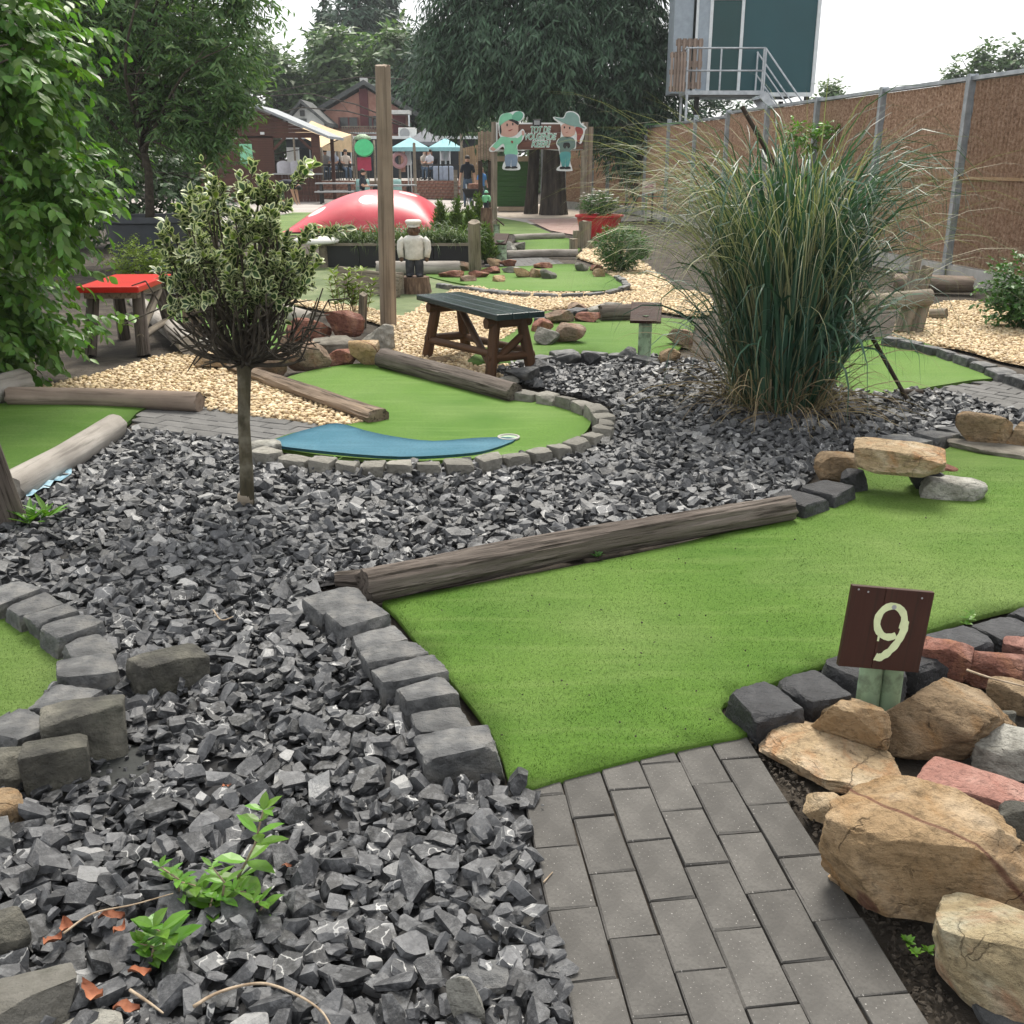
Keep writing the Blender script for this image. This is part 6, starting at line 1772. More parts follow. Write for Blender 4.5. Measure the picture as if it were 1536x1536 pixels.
tag(pw_, 'large inflated red bouncing pillow with white dots on the lawn', 'bouncing pillow')

# ---------------------------------------------------------------- arch sign
AY = 24.6
ar = thing('arch_sign', 'wooden farewell arch with painted board reading TOT DE VOLGENDE KEER', 'sign', (at(806, 345, AY).x, AY, 0))
def ap(x, y, dy=0.0): return at(x, y, AY + dy)
lxp = ap(741, 345).x; rxp = ap(873, 350).x
for xx, zt, nm in ((lxp, ap(741, 183).z, 1), (rxp, ap(878, 183).z, 2)):
    log('post', '', (xx, AY, -.03), (xx + .02, AY, zt), .075, .07, M['post_grey'], nl=10, nr=4, part=ar, knob=0, seed=nm)
log('post', '', (rxp + .14, AY + .1, -.03), (rxp + .16, AY + .1, ap(878, 190).z), .055, .055, M['pole'], nl=10, nr=4, part=ar, knob=0, seed=5)
def panel(outline, dy, th, mat, name, parent=ar, smooth_=True, n=4):
    """flat cut-out traced on the arch's own plane, with thickness"""
    P = [ap(x, y, dy) for (x, y) in outline]
    pts = [(p.x, p.z) for p in P]
    if smooth_: pts = [tuple(p) for p in crv(pts, n, True)]
    mb = MB(); mb.prism(pts, lambda u, v, w: Vector((u, w, v)), AY + dy - th, AY + dy)
    return mb.build(name, mat, parent, frame=xframe((1, 0, 0)))
Z6 = lambda pts: [(720 + a * .1172, 150 + b * .1172) for (a, b) in pts]
panel(Z6([(205, 290), (500, 292), (760, 290), (1035, 292), (1340, 300), (1335, 640), (1030, 650), (760, 628), (480, 652), (205, 660)]), 0.0, .03, M['cut_white'], 'board_edge', smooth_=False)
for (u0, u1) in ((310, 417), (420, 524), (527, 632)):
    panel(Z6([(225, u0), (1320, u0), (1320, u1), (225, u1)]), -.035, .018, M['sign_plank'], 'board', smooth_=False)
# lettering
font_s = .0
def text(s, cx, cy, wid, hgt, mat, dy, nm, ex_=.004, bold=.0):
    size = .2
    cu = bpy.data.curves.new('lettering', 'FONT'); cu.body = s; cu.size = size; cu.extrude = ex_; cu.align_x = 'CENTER'; cu.align_y = 'CENTER'; cu.shear = .25; cu.offset = bold
    o = bpy.data.objects.new('tmp', cu); col.objects.link(o)
    dg = bpy.context.evaluated_depsgraph_get(); dg.update()
    me = bpy.data.meshes.new_from_object(o.evaluated_get(dg)); bpy.data.objects.remove(o)
    p = ap(cx, cy, dy)
    xs_ = [v.co.x for v in me.vertices]; ys_ = [v.co.y for v in me.vertices]; x0_, y0_ = (min(xs_) + max(xs_)) / 2, (min(ys_) + max(ys_)) / 2
    kx, ky = wid / (max(xs_) - min(xs_)), hgt / (max(ys_) - min(ys_))
    V = [(p.x + (v.co.x - x0_) * kx, p.y - v.co.z, p.z + (v.co.y - y0_) * ky) for v in me.vertices]; F = [tuple(q.vertices) for q in me.polygons]
    bpy.data.meshes.remove(me)
    return obj(nm, V, F, mat, ar)
for s, y, wz in (('TOT DE', 378, 250), ('VOLGENDE', 468, 395), ('KEER!', 562, 235)):
    cx, cy = Z6([(778, y)])[0]
    k_ = .1172 / ppm(ap(cx, cy))
    text(s, cx, cy, (wz + 14) * k_, 88 * k_, M['cut_white'], -.058, 'lettering_edge', .002, .012)
    text(s, cx, cy, wz * k_, 70 * k_, M['cut_green_dark'], -.064, 'lettering', .003, .0)
cx, cy = Z6([(728, 290)])[0]; p = ap(cx, cy, -.05)
MB().box((p.x, p.y, p.z), (.19, .06, .14)).build('lamp_box', M['black'], ar, bev=.006)
MB().box((p.x, p.y - .032, p.z), (.13, .01, .09)).build('lamp_glass', M['cloth_grey'], ar)
# two flat cut-out figures fixed to the arch
f1 = thing('cutout_figure', 'flat painted cut-out of a waving figure in green cap and shirt', 'cutout', tuple(ap(768, 250, -.08)))
cut = lambda pts, dy, m, nm, f, th=.004, n=4: panel(Z6(pts), dy, th, M[m], nm, f, True, n)
cut([(245, 440), (232, 300), (270, 190), (380, 160), (470, 140), (560, 165), (560, 235), (500, 300), (480, 420), (545, 370), (575, 430), (540, 520), (480, 590), (490, 700), (480, 780), (512, 840), (495, 895), (300, 890), (295, 820), (320, 760), (300, 600), (220, 650), (140, 665), (115, 630), (160, 570), (255, 490)], -.085, 'cut_white', 'white_backing', f1, .012)
cut([(260, 430), (262, 300), (340, 260), (470, 270), (490, 330), (480, 430), (400, 470), (320, 468)], -.10, 'cut_skin', 'face', f1)
cut([(245, 320), (255, 220), (320, 170), (400, 175), (430, 240), (350, 262), (280, 310), (262, 330)], -.106, 'cut_green', 'cap', f1)
cut([(410, 235), (440, 165), (510, 145), (552, 185), (535, 240), (490, 268)], -.110, 'cut_green_dark', 'cap_peak', f1)
cut([(262, 310), (275, 400), (262, 440), (250, 380)], -.106, 'cut_hair', 'hair', f1)
cut([(365, 255), (440, 245), (495, 285), (485, 320), (430, 285)], -.106, 'cut_hair', 'fringe', f1)
cut([(285, 470), (400, 485), (475, 490), (470, 600), (475, 700), (320, 700), (315, 600), (290, 560), (200, 630), (150, 610), (230, 510)], -.100, 'cut_green', 'shirt', f1)
cut([(470, 500), (510, 470), (540, 440), (530, 520), (480, 570)], -.1005, 'cut_green', 'sleeve', f1)
cut([(535, 400), (560, 395), (565, 440), (540, 455)], -.104, 'cut_skin', 'hand', f1)
cut([(130, 625), (160, 600), (200, 630), (170, 652)], -.106, 'cut_skin', 'hand', f1)
cut([(325, 708), (470, 708), (465, 850), (405, 855), (400, 760), (385, 860), (335, 855)], -.101, 'cut_blue', 'trousers', f1)
for xx in (360, 440): cut([(xx - 30, 852), (xx + 20, 848), (xx + 40, 870), (xx - 35, 878)], -.106, 'cut_hair', 'shoe', f1)
for xx, yy in ((347, 318), (420, 308)): cut([(xx - 7, yy - 14), (xx + 7, yy - 14), (xx + 7, yy + 14), (xx - 7, yy + 14)], -.106, 'cut_hair', 'eye', f1)
cut([(360, 392), (385, 380), (420, 372), (400, 390), (375, 398)], -.106, 'cut_red', 'mouth', f1)
cut([(395, 530), (410, 520), (425, 535), (412, 556)], -.106, 'cut_red', 'badge', f1)
f2 = thing('cutout_figure', 'flat painted cut-out of a figure in a wide grey hat holding binoculars', 'cutout', tuple(ap(856, 250, -.08)))
cut([(945, 215), (1060, 225), (1110, 150), (1200, 148), (1270, 200), (1290, 290), (1365, 350), (1345, 390), (1330, 470), (1290, 560), (1235, 530), (1225, 620), (1165, 640), (1155, 780), (1180, 880), (1165, 910), (995, 905), (985, 870), (1030, 820), (1010, 650), (975, 560), (1000, 500), (1030, 470), (1030, 320), (950, 250)], -.085, 'cut_white', 'white_backing', f2, .012)
cut([(1040, 330), (1120, 300), (1210, 350), (1210, 440), (1120, 480), (1060, 450)], -.10, 'cut_skin', 'face', f2)
cut([(950, 222), (1070, 235), (1110, 165), (1195, 160), (1262, 215), (1278, 300), (1350, 362), (1270, 345), (1150, 325), (1040, 278)], -.106, 'cut_hat', 'hat', f2)
cut([(1220, 350), (1300, 360), (1320, 420), (1280, 500), (1275, 545), (1240, 520), (1240, 440)], -.102, 'cut_red', 'ponytail', f2)
cut([(1010, 500), (1060, 470), (1180, 480), (1220, 540), (1210, 610), (1160, 640), (1160, 680), (1030, 680), (1020, 600), (985, 560)], -.100, 'cut_jacket', 'jacket', f2)
cut([(1070, 555), (1095, 545), (1140, 548), (1155, 590), (1130, 620), (1110, 590), (1090, 622), (1065, 600)], -.106, 'cut_hair', 'binoculars', f2)
cut([(1025, 680), (1158, 680), (1135, 850), (1095, 855), (1092, 740), (1085, 855), (1050, 850)], -.101, 'cut_teal', 'trousers', f2)
for xx in (1060, 1125): cut([(xx - 35, 858), (xx + 20, 852), (xx + 35, 878), (xx - 35, 884)], -.106, 'cut_hair', 'shoe', f2)
for xx, yy in ((1080, 350), (1148, 358)): cut([(xx - 7, yy - 12), (xx + 7, yy - 12), (xx + 7, yy + 12), (xx - 7, yy + 12)], -.106, 'cut_hair', 'eye', f2)
cut([(1095, 408), (1112, 412), (1130, 404), (1112, 420)], -.106, 'cut_red', 'mouth', f2)
# green shed behind the arch
p0, p1 = at(744, 300, 35.5), at(795, 300, 35.5)
zt = at(770, 243, 35.5).z
sh = thing('garden_shed', 'low green painted weatherboard hut behind the arch', 'shed', ((p0.x + p1.x) / 2, 35.5, 0))
for j in range(9):
    z0 = .15 + (zt - .15) * j / 9
    MB().box(((p0.x + p1.x) / 2, 35.5 - .01 * (j % 2), z0 + (zt - .15) / 18), (p1.x - p0.x, .05, (zt - .15) / 9 - .012)).build('board', M['shed_green'], sh)
MB().box(((p0.x + p1.x) / 2, 36.6, zt / 2 + .06), (p1.x - p0.x - .02, 2.1, zt - .12)).build('body', M['shed_green'], sh)
MB().box(((p0.x + p1.x) / 2, 36.5, zt + .10), (p1.x - p0.x + .3, 2.5, .16)).build('roof', M['shed_edge'], sh)
MB().box(((p0.x + p1.x) / 2, 35.2, .07), (p1.x - p0.x - .15, .5, .12)).build('step', M['shed_edge'], sh)
MB().box((p1.x - .25, 35.44, .75), (.22, .04, .02)).build('handle', M['black_metal'], sh)
# ---------------------------------------------------------------- teal cabin on legs behind the fence
KY = 29.5
def kp(x, y, dy=0.0): return at(x, y, KY + dy)
fl_z = kp(1130, 140).z; top_z = kp(1130, -120).z
xl, xr = kp(1043, 100).x, kp(1221, 100).x
cab = thing('site_cabin', 'teal container cabin raised on legs behind the fence', 'cabin', ((xl + xr) / 2, KY + 1.5, 0))
MB().box(((xl + xr) / 2, KY + 1.5, (fl_z + top_z) / 2), (xr - xl, 3.0, top_z - fl_z)).build('body', M['teal_wall'], cab)
for xx in (xl, xr): MB().box((xx, KY - .01, (fl_z + top_z) / 2), (.09, .08, top_z - fl_z + .02)).build('corner_post', M['frame_white'], cab)
MB().box(((xl + xr) / 2, KY - .012, fl_z - .03), (xr - xl, .09, .10)).build('base_rail', M['frame_white'], cab)
x0, x1 = kp(1050, 60).x, kp(1062, 60).x
MB().box(((x0 + x1) / 2 - .03, KY - .03, (fl_z + top_z) / 2), ((x1 - x0) * 1.4, .05, top_z - fl_z)).build('side_panel', M['grey_wall'], cab)
MB().box((xl - .35, KY + .6, (fl_z + top_z) / 2), (.5, 1.0, top_z - fl_z)).build('side_box', M['grey_wall'], cab)
d0, d1 = kp(1063, 60).x, kp(1113, 60).x; dz0, dz1 = kp(1085, 135).z, kp(1085, 2).z
dr = MB().box(((d0 + d1) / 2, KY - .03, (dz0 + dz1) / 2), (d1 - d0 - .12, .05, dz1 - dz0)).build('door', M['teal_door'], cab)
for xx in (d0 + .03, d1 - .03): MB().box((xx, KY - .035, (dz0 + dz1) / 2), (.08, .08, dz1 - dz0 + .06)).build('door_frame', M['frame_white'], cab)
MB().box(((d0 + d1) / 2, KY - .035, dz1 + .06), (d1 - d0 + .02, .08, .07)).build('door_frame', M['frame_white'], cab)
MB().box((d1 - .14, KY - .09, dz0 + 1.02), (.13, .03, .03)).build('door_handle', M['galv'], dr)
for xx in (xl + .1, xr - .1):
    for yy in (KY + .1, KY + 2.9): MB().box((xx, yy, fl_z / 2 - .04), (.12, .12, fl_z - .02)).build('leg', M['black_metal'], cab)
# landing and stair
st = thing('steel_stair', 'galvanised landing with railing and stair in front of the cabin door', 'stair', (kp(1080, 140).x, KY - .6, 0))
lx0, lx1 = kp(1023, 140, -.6).x, kp(1137, 140, -.6).x; lz = kp(1080, 139, -1.1).z
MB().box(((lx0 + lx1) / 2, KY - .6, lz), (lx1 - lx0, 1.05, .10)).build('landing', M['galv'], st)
ht = kp(1080, 72, -1.1).z; hm = kp(1080, 106, -1.1).z
for xx in (lx0 + .03, kp(1081, 100, -1.1).x, lx1 - .03): MB().beam((xx, KY - 1.1, lz), (xx, KY - 1.1, ht), .04, .04).build('rail_post', M['galv'], st)
for zz in (ht, hm): MB().tube([(lx0, KY - 1.1, zz), (lx1, KY - 1.1, zz)], .024, 8).build('handrail', M['galv'], st, True)
for zz in (ht, hm): MB().tube([(lx0, KY - 1.1, zz), (lx0, KY - .1, zz)], .024, 8).build('handrail', M['galv'], st, True)
for yy in (KY - 1.1, KY - .15): MB().beam((lx0 + .05, yy, 0), (lx0 + .05, yy, lz), .06, .06).build('leg', M['galv'], st)
bx = kp(1203, 152, -1.1).x; slope = (kp(1200, 152, -1.1).z - ht) / (bx - lx1)
run = 2.9
for yy in (KY - 1.1, KY - .15):
    MB().beam((lx1, yy, lz - .02), (lx1 + run, yy, lz - .02 + slope * run * .95), .03, .2).build('stringer', M['galv'], st)
    MB().tube([(lx1, yy, ht), (lx1 + run, yy, ht + slope * run)], .024, 8).build('handrail', M['galv'], st, True)
    MB().tube([(lx1, yy, hm), (lx1 + run, yy, hm + slope * run)], .020, 8).build('handrail', M['galv'], st, True)
    for k in (.0, .42, .84): MB().beam((lx1 + run * k + .02, yy, lz + slope * run * k - .1), (lx1 + run * k + .02, yy, ht + slope * run * k), .04, .04).build('rail_post', M['galv'], st)
for k in range(12): MB().box((lx1 + run * (k + .5) / 12, KY - .62, lz + slope * run * (k + .5) / 12), (.26, .92, .03)).build('step', M['galv'], st)
def pallet(label, x0, y0, x1, y1, dy, lean):
    a, b = kp(x0, y1, dy), kp(x1, y0, dy)
    t = thing('pallet', label, 'pallet', ((a.x + b.x) / 2, KY + dy, a.z))
    w, h = b.x - a.x, b.z - a.z
    for k in range(5): MB().box((a.x + w * (k + .5) / 5, KY + dy - .06, a.z + h / 2), (w / 5 * .72, .022, h)).build('plank', M['pallet'], t, frame=xframe((0, 0, 1), (0, 1, 0)))
    for k in range(3): MB().box(((a.x + b.x) / 2, KY + dy, a.z + h * (.08 + .42 * k)), (w, .09, h * .12)).build('bearer', M['pallet'], t)
pallet('wooden pallet standing upright on the cabin landing', 1011, 58, 1055, 134, -.75, 0)
pallet('smaller pallet leaning outside the landing rail', 1003, 78, 1030, 138, -1.25, 0)
# parked van behind the fence
c = at(1085, 190, 33.5)
van = thing('parked_van', 'grey van parked beyond the fence under the cabin', 'van', (c.x, 34.5, 0))
body = [(-1.9, .35), (-1.9, 1.5), (-1.75, 2.5), (-1.5, 2.72), (1.6, 2.72), (1.9, 2.5), (2.5, 1.55), (3.1, 1.3), (3.15, .35)]
MB().prism(body, lambda u, v, w: Vector((c.x + u, 34.5 + w, v)), -.9, .9).build('body', M['car_grey'], van, bev=.06)
MB().prism([(-1.6, 1.6), (-1.55, 2.4), (1.5, 2.4), (1.75, 1.6)], lambda u, v, w: Vector((c.x + u, 34.5 + w, v)), -.93, -.88).build('window', M['glass_dark'], van)
MB().prism([(1.95, 2.42), (2.45, 1.62), (2.5, 1.62), (2.0, 2.44)], lambda u, v, w: Vector((c.x + u, 34.5 + w, v)), -.8, .8).build('windscreen', M['glass_dark'], van)
for ux in (-1.1, 2.2):
    for wy in (-.85, .85):
        MB().lathe((c.x + ux, 34.5 + wy, .35), [(.2, -.11), (.35, -.1), (.35, .1), (.2, .11)], 20, M=Matrix.Rotation(math.pi / 2, 3, 'X')).build('wheel', M['black'], van, True, sharp=40)

# ---------------------------------------------------------------- kiosk
QY = 43.5
def qp(x, y, dy=0.0): return at(x, y, QY + dy)
kx0, kx1 = qp(300, 260).x, qp(482, 260).x; kxm = (qp(290, 200).x + qp(490, 200).x) / 2
ez_, az_ = qp(480, 206).z, qp(390, 166).z
ki = thing('kiosk', 'dark brown timber kiosk with a pale gable roof and serving hatch', 'kiosk', (kxm, QY + 1.5, 0))
hx0, hx1, hz0, hz1 = qp(413, 260).x, qp(470, 260).x, qp(440, 262).z, qp(440, 206).z
nb = 16
for j in range(nb):
    z0, z1 = hz0 + .05 + (ez_ - hz0) * j / nb, hz0 + .05 + (ez_ - hz0) * (j + 1) / nb
    if z0 > hz1 + .0: break
    MB().box(((kx0 + hx0) / 2, QY, (z0 + z1) / 2), (hx0 - kx0, .07, (z1 - z0) * .93)).build('wall_board', M['kiosk_brown'], ki)
nvb = 14
for j in range(nvb):
    a = hx0 + (kx1 - hx0) * j / nvb; b = hx0 + (kx1 - hx0) * (j + 1) / nvb
    MB().box(((a + b) / 2, QY - .01 * (j % 2), hz0 / 2), (b - a - .015, .06, hz0)).build('counter_board', M['kiosk_brown'], ki)
MB().box(((kx0 + hx0) / 2, QY + .06, ez_ / 2 + .02), (hx0 - kx0, .05, ez_ + .04)).build('wall', M['kiosk_brown'], ki)
MB().box(((kx0 + hx0) / 2, QY + .0, hz0 / 2 + .02), (hx0 - kx0, .06, hz0 + .04)).build('wall', M['kiosk_brown'], ki)
MB().box(((hx0 + kx1) / 2, QY - .12, hz0 + .03), (kx1 - hx0 + .1, .4, .05)).build('counter', M['cloth_grey'], ki)
MB().box(((hx1 + kx1) / 2, QY, (hz0 + ez_) / 2), (kx1 - hx1, .16, ez_ - hz0)).build('post', M['kiosk_brown'], ki)
MB().box(((kx0 + kx1) / 2, QY, hz1 + (ez_ - hz1) / 2 + .03), (kx1 - kx0, .07, ez_ - hz1 + .1)).build('beam', M['kiosk_brown'], ki)
for (a, b) in (((hx0 + .02, hz1 - .45), (hx0 + .5, hz1)), ((hx1 - .02, hz1 - .45), (hx1 - .5, hz1))):
    MB().beam((a[0], QY - .02, a[1]), (b[0], QY - .02, b[1]), .10, .10).build('brace', M['kiosk_brown'], ki)
ng = 7
for j in range(ng):
    t0, t1 = j / ng, (j + 1) / ng
    hw0, hw1 = (kx1 - kx0) / 2 * (1 - t0), (kx1 - kx0) / 2 * (1 - t1); zz0, zz1 = ez_ + .06 + (az_ - ez_ - .06) * t0, ez_ + .06 + (az_ - ez_ - .06) * t1
    MB().prism([(kxm - hw0, zz0), (kxm + hw0, zz0), (kxm + hw1, zz1 - .01), (kxm - hw1, zz1 - .01)], lambda u, v, w: Vector((u, w, v)), QY - .03, QY + .03).build('gable_board', M['kiosk_brown'], ki)
for s in (-1, 1):
    e = Vector((kxm + s * ((kx1 - kx0) / 2 + .35), 0, ez_ - .06)); a = Vector((kxm, 0, az_ + .10))
    pts = [e, a, a + Vector((0, 0, .10)), e + Vector((0, 0, .10))]
    MB().add([p + Vector((0, QY - .45, 0)) for p in pts] + [p + Vector((0, QY + 3.4, 0)) for p in pts], [(0, 1, 2, 3), (7, 6, 5, 4), (0, 4, 5, 1), (1, 5, 6, 2), (2, 6, 7, 3), (3, 7, 4, 0)]).build('roof', M['roof_grey'], ki)
for xx in (kx0, kx1): MB().box((xx, QY + 3, ez_ / 2), (.14, .14, ez_)).build('post', M['kiosk_brown'], ki)
MB().box((kx0, QY + 1.5, ez_ / 2), (.06, 3, ez_)).build('side_wall', M['kiosk_brown'], ki)
p = qp(394, 200); MB().box((p.x, QY - .06, p.z), (.16, .08, .10)).build('lamp', M['frame_white'], ki, bev=.01)
p0_, p1_ = qp(362, 245), qp(378, 216); MB().box(((p0_.x + p1_.x) / 2, QY - .06, (p0_.z + p1_.z) / 2), (p1_.x - p0_.x, .03, p1_.z - p0_.z)).build('notice_panel', M['cut_green'], ki)

# ---------------------------------------------------------------- houses
HY = 60.0
def hp(x, y, dy=0.0): return at(x, y, HY + dy)
ax, az = hp(547, 128).x, hp(547, 128).z; lx_, lz_ = hp(474, 170).x, hp(474, 170).z; rx_, rz_ = hp(619, 170).x, hp(619, 170).z
hb = thing('brick_house', 'large brick gable house with a dark roof and maroon chimney strip', 'house', (ax, HY + 4, 0))
MB().prism([(lx_ + .3, 0), (rx_ - .3, 0), (rx_ - .3, lz_), (ax, az - .15), (lx_ + .3, lz_)], lambda u, v, w: Vector((u, HY + w, v)), 0, 8).build('wall', M['brick_far'], hb)
for (ex_, ez2) in ((lx_, lz_), (rx_, rz_)):
    e = Vector((ex_ - (.3 if ex_ < ax else -.3), 0, ez2 - .2)); a = Vector((ax, 0, az)); pts = [e, a, a + Vector((0, 0, .25)), e + Vector((0, 0, .25))]
    MB().add([q + Vector((0, HY - .5, 0)) for q in pts] + [q + Vector((0, HY + 8.3, 0)) for q in pts], [(0, 1, 2, 3), (7, 6, 5, 4), (0, 4, 5, 1), (1, 5, 6, 2), (2, 6, 7, 3), (3, 7, 4, 0)]).build('roof', M['roof_dark'], hb)
def hbox(name, x0, y0, x1, y1, mat, dy, th, par, **k):
    a, b = at(x0, y1, HY + dy), at(x1, y0, HY + dy)
    return MB().box(((a.x + b.x) / 2, HY + dy, (a.z + b.z) / 2), (b.x - a.x, th, b.z - a.z)).build(name, mat, par, **k)
hbox('chimney', 541, 117, 551, 130, M['render_white'], 1.0, .5, hb)
hbox('chimney_strip', 541, 133, 551, 190, M['maroon'], -.06, .12, hb)
for (a, b, c_, d) in ((509, 176, 537, 191), (552, 174, 566, 192)):
    w = hbox('window', a, b, c_, d, M['glass_dark'], -.04, .08, hb)
    for xx in (a, (a + c_) / 2, c_): hbox('window_bar', xx - .6, b, xx + .6, d, M['maroon'], -.10, .04, w)
    hbox('window_sill', a - 1, d, c_ + 1, d + 1.2, M['maroon'], -.12, .12, w)
hbox('balcony_floor', 512, 199, 566, 201, M['frame_white'], -1.6, 1.6, hb)
for k in range(15): hbox('balustrade_post', 513 + k * 3.7, 190, 513.9 + k * 3.7, 199, M['post_grey'], -2.4, .06, hb)
hbox('balustrade_rail', 512, 189, 566, 190.5, M['post_grey'], -2.4, .08, hb)
hbox('porch_roof', 590, 166, 615, 172, M['render_white'], -1.5, 1.6, hb)
hbox('porch_post', 613, 172, 614.5, 200, M['frame_white'], -2.2, .1, hb)
hbox('porch_wall', 590, 172, 608, 200, M['maroon'], -.08, .1, hb)
# white gabled cottage
WY = 57.0
def wp(x, y): return at(x, y, WY)
ax2, az2 = wp(453, 155).x, wp(453, 155).z; l2, r2, e2 = wp(432, 184).x, wp(484, 184).x, wp(432, 182).z
wh = thing('white_house', 'white rendered cottage with a steep dark gable roof', 'house', (ax2, WY + 3, 0))
r2 = 2 * ax2 - l2 + .3
MB().prism([(l2, 0), (r2, 0), (r2, e2), (ax2, az2 - .12), (l2, e2)], lambda u, v, w: Vector((u, WY + w, v)), 0, 2.8).build('wall', M['render_white'], wh)
for ex_ in (l2 - .25, r2 + .25):
    e = Vector((ex_, 0, e2 - .25)); a = Vector((ax2, 0, az2)); pts = [e, a, a + Vector((0, 0, .18)), e + Vector((0, 0, .18))]
    MB().add([q + Vector((0, WY - .4, 0)) for q in pts] + [q + Vector((0, WY + 2.9, 0)) for q in pts], [(0, 1, 2, 3), (7, 6, 5, 4), (0, 4, 5, 1), (1, 5, 6, 2), (2, 6, 7, 3), (3, 7, 4, 0)]).build('roof', M['roof_dark'], wh)
a, b = wp(447, 189), wp(460, 178); MB().box(((a.x + b.x) / 2, WY - .03, (a.z + b.z) / 2), (b.x - a.x, .07, b.z - a.z)).build('window', M['glass_dark'], wh)
p = wp(454, 170); MB().box((p.x, WY - .1, p.z), (.22, .2, .28)).build('lantern', M['black_metal'], wh)

# ---------------------------------------------------------------- cafe building and terrace
CY2 = 55.0
def cpx(x, y, Y=CY2): return at(x, y, Y)
a, b = cpx(432, 260), cpx(712, 208)
cf = thing('cafe_building', 'low dark walled cafe building with a flat white edged roof', 'building', ((a.x + b.x) / 2, CY2 + 1, 0))
MB().box(((a.x + b.x) / 2, CY2 + .6, b.z / 2), (b.x - a.x, 1.1, b.z)).build('wall', M['dark_wall'], cf)
MB().box(((a.x + b.x) / 2, CY2 + .4, b.z + .05), (b.x - a.x + .3, 1.6, .14)).build('roof_edge', M['frame_white'], cf)
for (x0, x1, m) in ((432, 449, 'render_white'), (484, 506, 'render_white'), (506, 512, 'shed_edge'), (600, 607, 'brick_low'), (641, 648, 'brick_low')):
    p, q = cpx(x0, 258), cpx(x1, 221); MB().box(((p.x + q.x) / 2, CY2 + .02, (p.z + q.z) / 2), (q.x - p.x, .08, q.z - p.z)).build('wall_panel', M[m], cf)
for (x0, x1) in ((449, 466), (466, 484), (512, 528), (660, 676)):
    p, q = cpx(x0, 256), cpx(x1, 222); w = MB().box(((p.x + q.x) / 2, CY2 + .01, (p.z + q.z) / 2), (q.x - p.x - .06, .07, q.z - p.z)).build('window', M['glass_dark'], cf)
    for xx in (p.x + .04, q.x - .04): MB().box((xx, CY2 - .05, (p.z + q.z) / 2), (.05, .05, q.z - p.z)).build('window_frame', M['frame_white'], w)
p, q = cpx(596, 208, 54.5), cpx(622, 191, 54.5)
ac = thing('air_conditioner', 'white air conditioning unit on the cafe roof', 'air conditioner', ((p.x + q.x) / 2, 55, p.z))
MB().box(((p.x + q.x) / 2, 55.3, (p.z + q.z) / 2), (q.x - p.x, .5, q.z - p.z)).build('case', M['ac_white'], ac, bev=.03)
MB().lathe(((p.x + q.x) / 2 - .12, 55.04, (p.z + q.z) / 2), [(.25, -.02), (.25, .02)], 20, M=Matrix.Rotation(math.pi / 2, 3, 'X')).build('fan_grille', M['cloth_grey'], ac, True, sharp=40)
# deck
DY = 47.0
dz = at(640, 271, DY).z
a, b = at(478, 271, DY), at(688, 271, DY)
dk = thing('terrace_deck', 'raised cafe terrace with a low brick front and black railing', 'terrace', ((a.x + b.x) / 2, DY + 3.5, 0))
MB().box(((a.x + b.x) / 2, DY + 3.6, dz / 2), (b.x - a.x, 7.0, dz)).build('platform', M['paving_far'], dk)
nbk = 30
for r_ in range(6):
    for k in range(nbk):
        x = a.x + (b.x - a.x) * (k + (.5 if r_ % 2 else 0)) / nbk
        if x > b.x: continue
        if k % 1 == 0: MB().box((x + (b.x - a.x) / nbk / 2, DY + .05, dz * (r_ + .5) / 6), ((b.x - a.x) / nbk * .94, .1, dz / 6 * .88)).build('brick', M['brick_low'], dk)
rz = at(640, 247.5, DY).z
MB().beam((a.x, DY + .12, rz), (b.x, DY + .12, rz), .06, .06).build('handrail', M['black_metal'], dk)
for k in range(15):
    x = a.x + (b.x - a.x) * k / 14; MB().beam((x, DY + .12, dz), (x, DY + .12, rz), .05, .05).build('rail_post', M['black_metal'], dk)
p = at(684, 290, DY); MB().box((p.x, DY - .2, .55), (.16, .16, 1.3)).build('gate_post', M['post_grey'], dk)
for (x, w, m) in ((657, 12, 'lounge_blue'), (672, 14, 'lounge_blue')):
    p, q = at(x - w / 2 - 1, 270, DY + .6), at(x + w / 2 + 1, 249, DY + .6)
    t = thing('lounge_sofa', 'pale blue lounge sofa back behind the terrace railing ' + ('beside the gate post' if x > 660 else 'next to the seated guests'), 'sofa', ((p.x + q.x) / 2, DY + .6, dz))
    MB().box(((p.x + q.x) / 2, DY + .55, (dz + q.z) / 2), (q.x - p.x, .14, q.z - dz)).build('backrest', M[m], t, bev=.05)
    MB().box(((p.x + q.x) / 2, DY + 1.0, dz + .21), (q.x - p.x, .8, .42)).build('seat', M[m], t, bev=.05)
def tubchair(label, x, Y, y_top, z0, mat='cloth_white'):
    p = at(x, y_top, Y)
    t = thing('tub_chair', label, 'chair', (p.x, Y, z0))
    V, F = [], []
    n = 18
    for i in range(n + 1):
        a_ = math.pi * i / n; h = (p.z - z0) * (.72 + .28 * math.sin(a_))
        for rr in (.38, .34):
            for zz in (z0 + .02, z0 + h): V.append((p.x + rr * math.cos(a_ + math.pi), Y + rr * math.sin(a_ + math.pi), zz))
    for i in range(n):
        k = i * 4; F += [(k, k + 4, k + 5, k + 1), (k + 2, k + 3, k + 7, k + 6), (k + 1, k + 5, k + 7, k + 3)]
    obj('shell', V, F, M[mat], t, True, sharp=50)
    MB().lathe((p.x, Y, z0 + .02), [(.33, 0), (.34, .30), (.33, .36)], 18).build('cushion', M['cloth_grey'], t, True, sharp=50)
for x, lab in ((427, 'white tub chair behind the hatch next to the kiosk wall'), (446, 'middle white tub chair seen through the kiosk hatch'), (464, 'white tub chair behind the hatch next to the kiosk post')): tubchair(lab, x, 50.5, 241, dz)
